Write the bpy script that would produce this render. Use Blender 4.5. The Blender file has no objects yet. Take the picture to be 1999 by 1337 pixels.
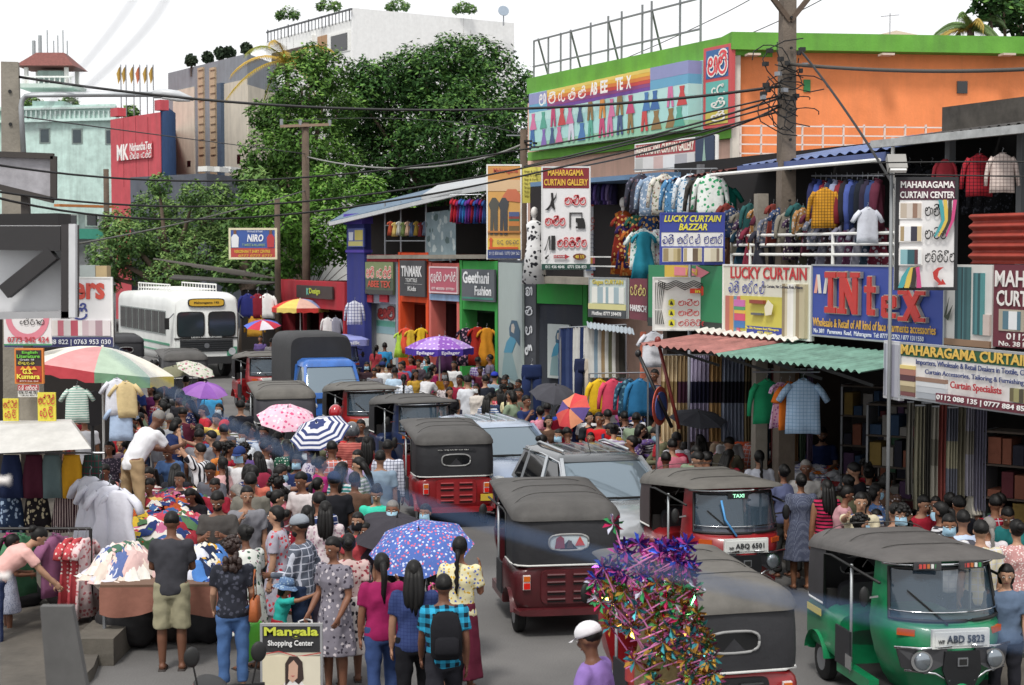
import bpy, bmesh, math, random
import numpy as np
from mathutils import Vector, Matrix, noise
random.seed(7)
R = math.radians
sc = bpy.context.scene
COL = sc.collection
# ---------------------------------------------------------------- camera
F, CX, CY, YH, H = 3200.0, 999.5, 668.5, 492.0, 4.5
PIT = math.atan((CY-YH)/F)
cam = bpy.data.cameras.new('camera'); cam.sensor_width = 36; cam.lens = F/1999*36
cam.clip_start = 0.2; cam.clip_end = 3000
cam.dof.use_dof = True; cam.dof.focus_distance = 24; cam.dof.aperture_fstop = 4.5
co = bpy.data.objects.new('camera', cam); COL.objects.link(co)
co.location = (0, 0, H); co.rotation_euler = (math.pi/2-PIT, 0, 0)
sc.camera = co
# ---------------------------------------------------------------- sky and sun (bright overcast)
SUN_EL, SUN_AZ = R(58), R(200)
w = bpy.data.worlds.new('World'); sc.world = w; w.use_nodes = True
nt = w.node_tree; nt.nodes.clear()
out = nt.nodes.new('ShaderNodeOutputWorld'); bg = nt.nodes.new('ShaderNodeBackground')
sky = nt.nodes.new('ShaderNodeTexSky'); sky.sky_type = 'NISHITA'; sky.sun_disc = False
sky.sun_elevation = SUN_EL; sky.sun_rotation = SUN_AZ; sky.air_density = 1.0; sky.dust_density = 6.0
hs = nt.nodes.new('ShaderNodeHueSaturation'); hs.inputs['Saturation'].default_value = 0.12
mx = nt.nodes.new('ShaderNodeMix'); mx.data_type = 'RGBA'; mx.inputs[0].default_value = 0.86
mx.inputs[7].default_value = (11.0, 11.1, 11.3, 1)
nt.links.new(sky.outputs[0], hs.inputs['Color']); nt.links.new(hs.outputs[0], mx.inputs[6])
nt.links.new(mx.outputs[2], bg.inputs[0]); nt.links.new(bg.outputs[0], out.inputs[0])
bg.inputs[1].default_value = 0.092
sl = bpy.data.lights.new('sun', 'SUN'); sl.energy = 2.1; sl.angle = R(11); sl.color = (1, .96, .9)
so = bpy.data.objects.new('sun', sl); COL.objects.link(so)
so.rotation_euler = (math.pi/2-SUN_EL, 0, math.pi-SUN_AZ)
sc.view_settings.view_transform = 'Standard'; sc.view_settings.look = 'None'
sc.view_settings.exposure = 0.3; sc.view_settings.gamma = 1.0
sc.cycles.use_denoising = True; sc.cycles.max_bounces = 6; sc.cycles.transparent_max_bounces = 8
sc.cycles.diffuse_bounces = 3; sc.cycles.glossy_bounces = 3; sc.cycles.transmission_bounces = 4

# ---------------------------------------------------------------- pixel -> place
def P(px, py, Z):
    x = (px-CX)/F; y = (CY-py)/F
    dy = math.cos(PIT)+y*math.sin(PIT); dz = -math.sin(PIT)+y*math.cos(PIT)
    t = Z/dy
    return Vector((x*t, Z, H+dz*t))
def D(py, h):
    y = (CY-py)/F
    return (h-H)*(math.cos(PIT)+y*math.sin(PIT))/(-math.sin(PIT)+y*math.cos(PIT))
def G(px, py, h=0.0): return P(px, py, D(py, h))
# ---------------------------------------------------------------- objects
def tag(o, label=None, cat=None, group=None, kind=None):
    if label: o['label'] = label
    if cat: o['category'] = cat
    if group: o['group'] = group
    if kind: o['kind'] = kind
    return o
def put(name, me, parent=None, mats=None, loc=(0,0,0), rz=0, mtx=None):
    o = bpy.data.objects.new(name, me); COL.objects.link(o)
    if parent: o.parent = parent
    o.location = loc; o.rotation_euler = (0,0,rz)
    if mtx is not None: o.matrix_basis = mtx
    if mats:
        if not isinstance(mats, (list, tuple)): mats = [mats]
        while len(me.materials) < len(mats): me.materials.append(mats[len(me.materials)])
        for i, m in enumerate(mats):
            if me.materials[i] is not m:
                o.material_slots[i].link = 'OBJECT'; o.material_slots[i].material = m
    return o
def E(name, loc, rz=0, label=None, cat=None, group=None, scale=1):
    o = bpy.data.objects.new(name, None); COL.objects.link(o)
    o.location = loc; o.rotation_euler = (0,0,rz); o.scale = (scale,)*3; o.empty_display_size = .1
    return tag(o, label, cat, group)
# ---------------------------------------------------------------- mesh builder
def frame(d, ref=Vector((1,0,0))):
    d = Vector(d).normalized()
    if abs(d.dot(ref)) > .98: ref = Vector((0,1,0))
    b = d.cross(ref).normalized(); a = b.cross(d).normalized()
    return a, b
class MB:
    def __init__(s): s.v = []; s.f = []; s.m = []; s.mi = 0
    def add(s, vs, fs):
        k = len(s.v); s.v += [tuple(x) for x in vs]
        for q in fs: s.f.append(tuple(i+k for i in q)); s.m.append(s.mi)
        return s
    def box(s, c, d, rz=0, M=None):
        hx, hy, hz = d[0]/2, d[1]/2, d[2]/2
        vs = [Vector((x,y,z)) for z in (-hz,hz) for y in (-hy,hy) for x in (-hx,hx)]
        if M is None: M = Matrix.Rotation(rz,3,'Z')
        vs = [M@v+Vector(c) for v in vs]
        return s.add(vs, [(0,2,3,1),(4,5,7,6),(0,1,5,4),(2,6,7,3),(0,4,6,2),(1,3,7,5)])
    def bb(s, x0, x1, y0, y1, z0, z1): return s.box(((x0+x1)/2,(y0+y1)/2,(z0+z1)/2),(x1-x0,y1-y0,z1-z0))
    def bar(s, a, b, wd, th=None):
        a = Vector(a); b = Vector(b); u, v = frame(b-a, Vector((0,0,1))); th = th or wd
        vs = [p+u*x*wd/2+v*y*th/2 for p in (a,b) for x,y in ((-1,-1),(1,-1),(1,1),(-1,1))]
        return s.add(vs, [(3,2,1,0),(4,5,6,7),(0,1,5,4),(1,2,6,5),(2,3,7,6),(3,0,4,7)])
    def rings(s, rs, cap=True, closed=True):
        n = len(rs[0]); vs = [p for r in rs for p in r]; fs = []
        for i in range(len(rs)-1):
            for j in range(n if closed else n-1):
                a = i*n+j; b = i*n+(j+1)%n
                fs.append((a, b, b+n, a+n))
        if cap and closed:
            fs.append(tuple(range(n-1,-1,-1))); fs.append(tuple((len(rs)-1)*n+j for j in range(n)))
        return s.add(vs, fs)
    def tube(s, pts, rad, n=8, ref=Vector((1,0,0)), cap=True):
        pts = [Vector(p) for p in pts]; rs = []
        if not isinstance(rad, (list,tuple)): rad = [rad]*len(pts)
        for i, p in enumerate(pts):
            d = (pts[min(i+1,len(pts)-1)]-pts[max(i-1,0)])
            a, b = frame(d, ref); r = rad[i]
            ra, rb = r if isinstance(r, tuple) else (r, r)
            rs.append([p+a*ra*math.cos(2*math.pi*j/n)+b*rb*math.sin(2*math.pi*j/n) for j in range(n)])
        return s.rings(rs, cap)
    def ell(s, c, r, n=10, m=7, M=None):
        c = Vector(c); rs = []
        for i in range(m+1):
            t = math.pi*(.04+.92*i/m); z = -math.cos(t)*r[2]; q = math.sin(t)
            ring = [Vector((q*r[0]*math.cos(2*math.pi*j/n), q*r[1]*math.sin(2*math.pi*j/n), z)) for j in range(n)]
            rs.append([c+(M@p if M is not None else p) for p in ring])
        return s.rings(rs)
    def disc(s, c, axis, r, th, n=20, r2=None):
        a = Vector(axis).normalized(); c = Vector(c)
        return s.tube([c-a*th/2, c+a*th/2], [r, r2 or r], n)
    def grid(s, fn, nu, nv):
        vs = [fn(i/nu, j/nv) for j in range(nv+1) for i in range(nu+1)]
        fs = [(j*(nu+1)+i, j*(nu+1)+i+1, (j+1)*(nu+1)+i+1, (j+1)*(nu+1)+i) for j in range(nv) for i in range(nu)]
        return s.add(vs, fs)
    def prism(s, poly, d):   # poly: 3d points, extruded by vector d
        n = len(poly); d = Vector(d); vs = [Vector(p) for p in poly]; vs += [p+d for p in vs]
        return s.add(vs, [tuple(range(n-1,-1,-1)), tuple(range(n,2*n))]+[(i,(i+1)%n,(i+1)%n+n,i+n) for i in range(n)])
    def mesh(s, name, smooth=False):
        me = bpy.data.meshes.new(name); me.from_pydata(s.v, [], s.f)
        me.polygons.foreach_set('material_index', s.m)
        if smooth is True: me.polygons.foreach_set('use_smooth', [True]*len(s.f))
        elif smooth:
            me.polygons.foreach_set('use_smooth', [True]*len(s.f)); me.set_sharp_from_angle(angle=R(smooth))
        bm = bmesh.new(); bm.from_mesh(me); bmesh.ops.recalc_face_normals(bm, faces=bm.faces); bm.to_mesh(me); bm.free()
        return me
    def build(s, name, mats, parent=None, smooth=False, **k):
        return put(name, s.mesh(name, smooth), parent, mats, **k)
# ---------------------------------------------------------------- materials
MC = {}
def srgb(c):
    if isinstance(c, str):
        c = c.lstrip('#'); c = c if len(c) == 6 else ''.join(x*2 for x in c); c = tuple(int(c[i:i+2],16)/255 for i in (0,2,4))
    return tuple(((x/12.92) if x <= .04045 else ((x+.055)/1.055)**2.4) for x in c)
def mat(c, rough=.7, metal=0, wear=.12, bump=0, bscale=30, pat=None, c2=None, c3=None, ps=8, spec=.5, alpha=1, trans=0, emit=0, nscale=4, coat=0, streak=0):
    key = (streak, c, rough, metal, wear, bump, bscale, pat, c2, c3, ps, spec, alpha, trans, emit, nscale, coat)
    if key in MC: return MC[key]
    m = bpy.data.materials.new('material'); m.use_nodes = True
    t = m.node_tree; N = t.nodes; L = t.links; b = N['Principled BSDF']
    col = srgb(c)+(1,)
    b.inputs['Roughness'].default_value = rough; b.inputs['Metallic'].default_value = metal
    b.inputs['Specular IOR Level'].default_value = spec
    if coat: b.inputs['Coat Weight'].default_value = coat; b.inputs['Coat Roughness'].default_value = .08
    if trans: b.inputs['Transmission Weight'].default_value = trans
    if alpha < 1: b.inputs['Alpha'].default_value = alpha
    tc = N.new('ShaderNodeTexCoord'); src = None
    def node(ty, **kw):
        n = N.new(ty)
        for k, v in kw.items():
            if k in n.inputs: n.inputs[k].default_value = v
            else: setattr(n, k, v)
        return n
    def mixc(fac, a, bcol):
        x = N.new('ShaderNodeMix'); x.data_type = 'RGBA'
        for sock, val in ((x.inputs[0],fac),(x.inputs[6],a),(x.inputs[7],bcol)):
            if hasattr(val, 'links'): L.new(val, sock)
            else: sock.default_value = val
        return x.outputs[2]
    def step(v, th, greater=True):
        n = node('ShaderNodeMath', operation='GREATER_THAN' if greater else 'LESS_THAN'); n.inputs[1].default_value = th
        L.new(v, n.inputs[0]); return n.outputs[0]
    base = col
    if pat:
        k2 = srgb(c2 or '#ffffff')+(1,); k3 = srgb(c3)+(1,) if c3 else None
        O = tc.outputs['Object']
        if pat in ('floral', 'dots'):
            v = node('ShaderNodeTexVoronoi', Scale=ps); v.inputs['Randomness'].default_value = 1 if pat == 'floral' else .15
            L.new(O, v.inputs['Vector'])
            dist = v.outputs['Distance']
            if pat == 'floral':
                nz = node('ShaderNodeTexNoise', Scale=ps*2.5); L.new(O, nz.inputs['Vector'])
                mm = node('ShaderNodeMath', operation='MULTIPLY_ADD'); L.new(nz.outputs[0], mm.inputs[0]); mm.inputs[1].default_value = .55; L.new(dist, mm.inputs[2])
                f = step(mm.outputs[0], .62, False)
                if k3:
                    sp = node('ShaderNodeSeparateColor'); L.new(v.outputs['Color'], sp.inputs[0])
                    k2 = mixc(step(sp.outputs[0], .5), k2, k3)
            else: f = step(dist, .3, False)
            base = mixc(f, col, k2)
        else:
            sp = node('ShaderNodeSeparateXYZ'); L.new(O, sp.inputs[0])
            def band(o, duty, mul=1):
                a = node('ShaderNodeMath', operation='MULTIPLY'); L.new(o, a.inputs[0]); a.inputs[1].default_value = ps*mul
                fr = node('ShaderNodeMath', operation='FRACT'); L.new(a.outputs[0], fr.inputs[0])
                return step(fr.outputs[0], duty, False)
            if pat == 'hstripe': base = mixc(band(sp.outputs[2], .45), col, k2)
            elif pat == 'vstripe': base = mixc(band(sp.outputs[0], .45), col, k2)
            elif pat == 'check':
                h_ = band(sp.outputs[2], .45); v_ = band(sp.outputs[0], .45)
                hm = node('ShaderNodeMath', operation='ADD'); L.new(h_, hm.inputs[0]); L.new(v_, hm.inputs[1])
                hh = node('ShaderNodeMath', operation='MULTIPLY'); L.new(hm.outputs[0], hh.inputs[0]); hh.inputs[1].default_value = .5
                base = mixc(hh.outputs[0], col, k2)
            elif pat == 'plaid':
                base = mixc(band(sp.outputs[2], .14), mixc(band(sp.outputs[0], .14), col, k2), k2)
    if wear:
        nz = node('ShaderNodeTexNoise', Scale=nscale); nz.inputs['Detail'].default_value = 6; nz.inputs['Roughness'].default_value = .65
        L.new(tc.outputs['Object'], nz.inputs['Vector'])
        mr = node('ShaderNodeMapRange'); L.new(nz.outputs[0], mr.inputs[0])
        mr.inputs[1].default_value = .3; mr.inputs[2].default_value = .7; mr.inputs[3].default_value = 1-wear; mr.inputs[4].default_value = 1+wear*.5
        x = N.new('ShaderNodeMix'); x.data_type = 'RGBA'; x.blend_type = 'MULTIPLY'; x.inputs[0].default_value = 1
        if hasattr(base, 'links'): L.new(base, x.inputs[6])
        else: x.inputs[6].default_value = base
        L.new(mr.outputs[0], x.inputs[7]); base = x.outputs[2]
    if streak:
        mp = N.new('ShaderNodeMapping'); mp.inputs['Scale'].default_value = (1.6,1.6,.12); L.new(tc.outputs['Object'], mp.inputs[0])
        nz = node('ShaderNodeTexNoise', Scale=1.5); nz.inputs['Detail'].default_value = 7; nz.inputs['Roughness'].default_value = .7; L.new(mp.outputs[0], nz.inputs['Vector'])
        mr = node('ShaderNodeMapRange'); L.new(nz.outputs[0], mr.inputs[0]); mr.inputs[1].default_value = .42; mr.inputs[2].default_value = .72; mr.inputs[3].default_value = 0; mr.inputs[4].default_value = streak
        base = mixc(mr.outputs[0], base, (.09,.085,.075,1))
    if hasattr(base, 'links'): L.new(base, b.inputs['Base Color'])
    else: b.inputs['Base Color'].default_value = base
    if emit:
        b.inputs['Emission Color'].default_value = col; b.inputs['Emission Strength'].default_value = emit
    if bump:
        nz = node('ShaderNodeTexNoise', Scale=bscale); nz.inputs['Detail'].default_value = 4
        L.new(tc.outputs['Object'], nz.inputs['Vector'])
        bp = N.new('ShaderNodeBump'); bp.inputs['Strength'].default_value = bump; bp.inputs['Distance'].default_value = .02
        L.new(nz.outputs[0], bp.inputs['Height']); L.new(bp.outputs[0], b.inputs['Normal'])
    MC[key] = m; return m
def cloth(c, pat=None, c2=None, c3=None, ps=14): return mat(c, .9, wear=.15, bump=.35, bscale=14, pat=pat, c2=c2, c3=c3, ps=ps, spec=.15)
def paint(c, wear=.3): return mat(c, .38, wear=wear, spec=.5, coat=.3, nscale=3)
def wall(c, wear=.22): return mat(c, .9, wear=wear, bump=.25, bscale=25, spec=.2, nscale=1.2, streak=.26)
def printm(c):
    k = [int(c.lstrip('#')[i:i+2],16) for i in (0,2,4)]; c = '#%02x%02x%02x' % tuple(int(a*.87+b*.13) for a, b in zip(k,(168,165,160)))
    return mat(c, .55, wear=.06, spec=.35, nscale=3)
BLACK = mat('#151515', .6); DARK = mat('#1c1a1a', .85); STEEL = mat('#8f9296', .4, .7); GALV = mat('#a9adb0', .5, .5)
WHITEP = mat('#e6e6e2', .5, wear=.15); RUBBER = mat('#161617', .85); CHROME = mat('#d0d2d4', .15, 1, wear=.05)
GLASSD = mat('#0b0d10', .06, spec=.8, wear=0); GLASSW = mat('#77858f', .05, spec=.9, wear=0, metal=.55); RUST = mat('#6b3a26', .9, wear=.4)
CONC = mat('#8d877c', .92, wear=.3, bump=.4, bscale=20, nscale=2); WOOD = mat('#5a4c40', .9, wear=.35, bump=.5, bscale=16, nscale=3)
# ---------------------------------------------------------------- lettering
PENDING = []
def text_later(s, parent, mtx, wd, ht, m, name='lettering', bold=.015, shear=0):
    cu = bpy.data.curves.new('lettering', 'FONT'); cu.body = s; cu.resolution_u = 2; cu.offset = bold; cu.extrude = .012; cu.shear = shear
    cu.align_x = 'LEFT'; o = bpy.data.objects.new('lettering_source', cu); COL.objects.link(o)
    PENDING.append((o, parent, mtx, wd, ht, m, name))
def flush_text():
    if not PENDING: return
    bpy.context.view_layer.update(); dg = bpy.context.evaluated_depsgraph_get()
    done = []
    for o, parent, mtx, wd, ht, m, name in PENDING:
        me = bpy.data.meshes.new_from_object(o.evaluated_get(dg)); done.append((me, parent, mtx, wd, ht, m, name))
    for o, *_ in PENDING: bpy.data.objects.remove(o)
    PENDING.clear()
    for me, parent, mtx, wd, ht, m, name in done:
        a = np.empty(len(me.vertices)*3, 'f'); me.vertices.foreach_get('co', a); a = a.reshape(-1,3)
        if not len(a): continue
        lo = a.min(0); sz = np.maximum(a.max(0)-lo, 1e-4); a = (a-lo)/sz
        b = np.stack([a[:,0]*wd, -a[:,2]*.006, a[:,1]*ht], 1)
        me.vertices.foreach_set('co', b.ravel().astype('f')); me.update(); me.materials.clear()
        put(name, me, parent, m, mtx=mtx)
A_ = lambda cx, cy, rx, ry, a0, a1: ('a', cx, cy, rx, ry, a0, a1)
GLY = {'ම':[A_(.5,.42,.45,.42,155,395),A_(.27,.7,.16,.16,0,360),A_(.68,.68,.2,.26,0,180)],
 'න':[A_(.5,.38,.45,.38,180,360),A_(.2,.45,.18,.2,0,360),A_(.7,.55,.25,.4,-20,170)],
 'ස':[A_(.5,.38,.46,.38,170,370),A_(.22,.58,.17,.17,0,360),A_(.5,.5,.12,.42,50,180),A_(.78,.62,.18,.3,0,180)],
 'ව':[A_(.48,.45,.42,.45,-150,150),A_(.2,.5,.15,.15,0,360)],
 'ක':[A_(.5,.38,.46,.38,180,360),A_(.2,.5,.17,.2,0,360),A_(.55,.55,.17,.35,0,180),A_(.86,.5,.14,.28,-90,190)],
 'ර':[A_(.42,.38,.35,.38,-220,40),A_(.38,.88,.2,.12,0,300)], 'ල':[A_(.5,.5,.46,.5,-180,120),A_(.3,.35,.18,.2,0,360)],
 'ට':[A_(.45,.48,.42,.48,50,330),A_(.7,.9,.2,.1,90,270)], 'බ':[A_(.45,.45,.42,.45,140,400),A_(.22,.74,.14,.14,0,360),A_(.64,.8,.2,.2,-30,190)],
 'අ':[A_(.28,.7,.18,.2,0,360),A_(.4,.35,.38,.35,120,400),A_(.86,.5,.14,.45,-90,180)],
 'ප':[A_(.5,.42,.46,.42,150,390),A_(.75,.8,.2,.15,0,200)], 'ද':[A_(.4,.62,.35,.33,-40,250),A_(.55,.2,.32,.2,90,360)],
 'ත':[A_(.5,.45,.45,.45,-150,150),A_(.42,.4,.15,.18,0,360)], 'ග':[A_(.48,.45,.44,.45,140,400),A_(.82,.75,.15,.2,0,200)],
 'හ':[A_(.4,.62,.3,.35,0,270),A_(.55,.25,.37,.25,120,380)]}
GLY['ෂ'] = GLY['ස'][1:]; GLY['ෆ'] = GLY['ග'][:1]+GLY['ක'][1:2]; GLY['ඩ'] = GLY['ට']; GLY['උ'] = GLY['ද']; GLY['ණ'] = GLY['න']; GLY['ළ'] = GLY['ල']
GLY['ඉ'] = GLY['ක']; GLY['ය'] = GLY['ස']; GLY['ච'] = GLY['ව']; GLY['ඇ'] = GLY['අ']
SIGNS = {'ැ':[A_(1.12,.5,.14,.32,-100,140)], 'ි':[A_(.5,1.02,.36,.2,0,180)], 'ී':[A_(.5,1.02,.36,.22,0,180),A_(.84,1.1,.1,.1,0,360)],
 'ා':[A_(1.15,.5,.14,.45,-90,150)], '්':[A_(.72,1.12,.16,.16,-60,200)], 'ු':[A_(.75,-.1,.2,.14,150,380)], 'ූ':[A_(.75,-.1,.25,.16,150,400)], 'ෙ':[A_(-.32,.42,.2,.3,40,330)], 'ේ':[A_(-.32,.42,.2,.3,40,330),A_(.72,1.12,.16,.16,-60,200)]}
def sinhala(s, parent, mtx, wd, ht, m, wt=.13, name='lettering', yoff=0):
    mb = MB(); x = 0; lines = []; prev = 0
    for ch in s:
        if ch == ' ': x += .6; continue
        if ch in GLY:
            prev = x; arcs = GLY[ch]; ox = x; x += 1.14
        elif ch in SIGNS:
            arcs = SIGNS[ch]; ox = prev
            if ch in 'ෙේ':
                for i in range(len(lines)):
                    if lines[i][0] == prev: lines[i] = (prev+.5, [(p+.5, q) for p, q in lines[i][1]])
                ox = prev = prev+.5; x += .5
            if ch in 'ැා': x += .3
        else: continue
        for _, cx, cy, rx, ry, a0, a1 in arcs:
            n = max(5, int(abs(a1-a0)/26))
            lines.append((ox, [(ox+cx+rx*math.cos(R(a0+(a1-a0)*i/n)), cy+ry*math.sin(R(a0+(a1-a0)*i/n))) for i in range(n+1)]))
    if not lines: return
    xs = [p for _, l in lines for p, q in l]; ys = [q for _, l in lines for p, q in l]
    x0, x1, y0, y1 = min(xs), max(xs), min(ys), max(ys); sx = wd/(x1-x0); sy = ht/(y1-y0)
    for _, l in lines:
        vs = []; k = len(l)
        for i, (p, q) in enumerate(l):
            a = Vector(l[max(i-1,0)]); b = Vector(l[min(i+1,k-1)]); d = (b-a).normalized(); nx, ny = -d.y*wt*.38, d.x*wt*.38
            for sg in (1,-1): vs.append(((p+sg*nx-x0)*sx, -.004-yoff, (q+sg*ny-y0)*sy))
        mb.add(vs, [(2*i,2*i+1,2*i+3,2*i+2) for i in range(k-1)])
    put(name, mb.mesh(name), parent, m, mtx=mtx)
# ---------------------------------------------------------------- sign boards
class Sign:
    """a board: local x along its width, z up, -y towards the viewer, origin at its lower left corner"""
    def __init__(s, name, label, cat, a, b, z0, z1, bgc, th=.06, frame_m=None, fw=.03, group=None):
        a = Vector(a); b = Vector(b); d = b-a; s.w = math.hypot(d.x, d.y); s.h = z1-z0; s.n = 0
        s.o = E(name, (a.x, a.y, z0), math.atan2(d.y, d.x), label, cat, group)
        MB().bb(0, s.w, 0, th, 0, s.h).build('board', bgc, s.o)
        if frame_m:
            for q in ((-.004,fw,-.004,s.h+.004),(s.w-fw,s.w+.004,-.004,s.h+.004),(fw,s.w-fw,-.004,fw),(fw,s.w-fw,s.h-fw,s.h+.004)):
                MB().bb(q[0],q[1],-.012,th*.5,q[2],q[3]).build('frame_bar', frame_m, s.o)
    def y(s): s.n += 1; return -.003-.0025*s.n
    def rect(s, u0, v0, u1, v1, m, name='printed_panel'):
        y = s.y(); return MB().bb(u0*s.w,u1*s.w,y,-.001,v0*s.h,v1*s.h).build(name, m, s.o)
    def poly(s, pts, m, name='printed_shape'):
        y = s.y(); return MB().prism([(u*s.w, y, v*s.h) for u, v in pts], (0,-.002,0)).build(name, m, s.o)
    def txt(s, t, u0, v0, u1, v1, m, bold=.015, shear=0, name='lettering'):
        text_later(t, s.o, Matrix.Translation((u0*s.w, s.y()-.004, v0*s.h)), (u1-u0)*s.w, (v1-v0)*s.h, m, name, bold, shear)
    def sin(s, t, u0, v0, u1, v1, m, wt=.13, back=None, name='lettering'):
        M = Matrix.Translation((u0*s.w, s.y()-.004, v0*s.h))
        if back: sinhala(t, s.o, M, (u1-u0)*s.w, (v1-v0)*s.h, back, wt*2.1, 'lettering_outline'); M = Matrix.Translation((u0*s.w, s.y()-.004, v0*s.h))
        sinhala(t, s.o, M, (u1-u0)*s.w, (v1-v0)*s.h, m, wt, name)
    def pics(s, u0, v0, u1, v1, cols, vert=True, seed=0):
        """a printed picture suggested by uneven bands of colour"""
        r = random.Random(seed); n = len(cols); x = 0; ws = [r.uniform(.6,1.4) for _ in cols]; tot = sum(ws)
        for c, q in zip(cols, ws):
            a = x/tot; x += q; b = x/tot
            if vert: s.rect(u0+(u1-u0)*a, v0, u0+(u1-u0)*b, v1, printm(c), 'printed_picture')
            else: s.rect(u0, v0+(v1-v0)*a, u1, v0+(v1-v0)*b, printm(c), 'printed_picture')
def fsign(name, label, cat, px0, px1, y0, y1, Z, bgc, Z1=None, **k):
    """a board whose left and right edges are seen at px0, px1 and whose left edge spans y0..y1 in the photograph"""
    a = P(px0, y1, Z); t = P(px0, y0, Z); b = P(px1, y1, Z1 or Z)
    return Sign(name, label, cat, a, b, a.z, t.z, bgc, **k)
# ================================================================ the setting
def ground_mat():
    m = bpy.data.materials.new('asphalt'); m.use_nodes = True; t = m.node_tree; N = t.nodes; L = t.links; b = N['Principled BSDF']
    tc = N.new('ShaderNodeTexCoord'); n1 = N.new('ShaderNodeTexNoise'); n1.inputs['Scale'].default_value = .35; n1.inputs['Detail'].default_value = 8
    n2 = N.new('ShaderNodeTexNoise'); n2.inputs['Scale'].default_value = 60; n2.inputs['Detail'].default_value = 3
    for n in (n1, n2): L.new(tc.outputs['Object'], n.inputs['Vector'])
    r1 = N.new('ShaderNodeValToRGB'); r1.color_ramp.elements[0].position = .35; r1.color_ramp.elements[1].position = .7
    r1.color_ramp.elements[0].color = (.085,.083,.082,1); r1.color_ramp.elements[1].color = (.165,.16,.155,1); L.new(n1.outputs[0], r1.inputs[0])
    mm = N.new('ShaderNodeMix'); mm.data_type = 'RGBA'; mm.blend_type = 'OVERLAY'; mm.inputs[0].default_value = .5
    L.new(r1.outputs[0], mm.inputs[6]); L.new(n2.outputs[0], mm.inputs[7]); L.new(mm.outputs[2], b.inputs['Base Color'])
    b.inputs['Roughness'].default_value = .85
    bp = N.new('ShaderNodeBump'); bp.inputs['Strength'].default_value = .4; bp.inputs['Distance'].default_value = .01; L.new(n2.outputs[0], bp.inputs['Height']); L.new(bp.outputs[0], b.inputs['Normal'])
    return m
tag(MB().add([(-400,-20,0),(400,-20,0),(400,900,0),(-400,900,0)],[(0,1,2,3)]).build('road', ground_mat()), kind='structure')
# raised concrete pavement on the left with its kerb
tag(MB().prism([(-9,6,0),(-4.42,6,0),(-4.42,17.1,0),(-5.2,22,0),(-7.3,30,0),(-13,44,0),(-20,44,0)],(0,0,.13)).build('pavement_left', mat('#57524b',.9,wear=.4,bump=.4,bscale=12,nscale=1.5)), kind='structure')
tag(MB().prism([(5.2,10,0),(9,10,0),(9,30,0),(3.4,30,0),(3.9,24,0)],(0,0,.12)).build('pavement_right', mat('#57524b',.9,wear=.4,bump=.4,bscale=12,nscale=1.5)), kind='structure')

class Fac:
    """a vertical facade line on the plan; turns pixels into places on it"""
    def __init__(s, a, b):
        s.a = Vector((a[0],a[1])); s.b = Vector((b[0],b[1])); s.d = (s.b-s.a).normalized(); s.n = Vector((s.d.y, -s.d.x))
        if s.n.y > 0: s.n = -s.n
        s.rz = math.atan2(s.d.y, s.d.x)
    def at(s, px, off=0):
        a = s.a+s.n*off; k = P(px, YH, 1).x
        t = (k*a.y-a.x)/(s.d.x-k*s.d.y); return a+s.d*t
    def z(s, px, py, off=0): return P(px, py, s.at(px,off).y).z
    def sign(s, name, label, cat, px0, px1, y0, y1, m, off=.1, ref=None, **k):
        q = ref or px0; a = s.at(px0,off); b = s.at(px1,off)
        return Sign(name, label, cat, (a.x,a.y,0), (b.x,b.y,0), s.z(q,y1,off), s.z(q,y0,off), m, **k)
def pt(px, Z): v = P(px, YH, Z); return (v.x, v.y)
def block(name, label, cat, facs, zt, depth_pt, m, z0=0):
    """a building whose seen faces follow the plan points facs, closed behind at depth_pt points"""
    o = E(name, (facs[0][0], facs[0][1], 0), 0, label, cat)
    pl = [(x-facs[0][0], y-facs[0][1], z0) for x, y in list(facs)+list(depth_pt)]
    MB().prism(pl, (0,0,zt-z0)).build('wall', m, o)
    return o
def on(o, f, px0, px1, y0, y1, m, name, proud=.06, th=.12, ref=None):
    """a slab on facade f seen between these pixels, child of building o"""
    q = ref if ref is not None else px0; a = f.at(px0, proud); b = f.at(px1, proud); z0 = f.z(q, y1, proud); z1 = f.z(q, y0, proud)
    c = (a+b)/2+ -f.n*th/2; rz = o.rotation_euler.z; lv = Matrix.Rotation(-rz,3,'Z')@Vector((c.x-o.location.x, c.y-o.location.y, 0))
    return MB().box((lv.x, lv.y, (z0+z1)/2), ((b-a).length, th, abs(z1-z0)), f.rz-rz).build(name, m, o)
def window(o, f, px0, px1, y0, y1, fm=WHITEP, gm=GLASSD):
    wv = on(o, f, px0, px1, y0, y1, fm, 'window', .05, .08)
    a = on(o, f, px0+(px1-px0)*.12, px1-(px1-px0)*.12, y0+(y1-y0)*.08, y1-(y1-y0)*.08, gm, 'pane', .07, .08); a.parent = wv
    return wv
# ---- far left: mint building with its water tower
MINT = wall('#bdd6cf', .25)
f = Fac(pt(-60,150), pt(230,146))
o = block('mint_building', 'pale mint green block with a lattice parapet behind the leftmost pole', 'building', [pt(-60,150), pt(230,146)], 17.6, [pt(240,170), pt(-60,174)], MINT)
for x0, y0 in ((80,250),(143,251),(208,252)): window(o, f, x0, x0+21, y0, y0+30, mat('#7d8a86'), mat('#39454a',.2))
for i in range(24):
    x = -2+i*9.4; on(o, f, x, x+2, 216, 236, mat('#b9c7c4'), 'parapet_post', .3, .2)
on(o, f, -60, 229, 214, 217.5, mat('#b9c7c4'), 'parapet_rail', .32, .25); on(o, f, -60, 229, 236, 241, mat('#c3dcd6'), 'cornice', .5, .6)
o = E('water_tower', P(103, 240, 158)-Vector((0,0,P(103,240,158).z)), 0, 'pale tower with red hipped tile roof and antennas on top', 'tower')
z = lambda y: P(103, y, 158).z
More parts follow.
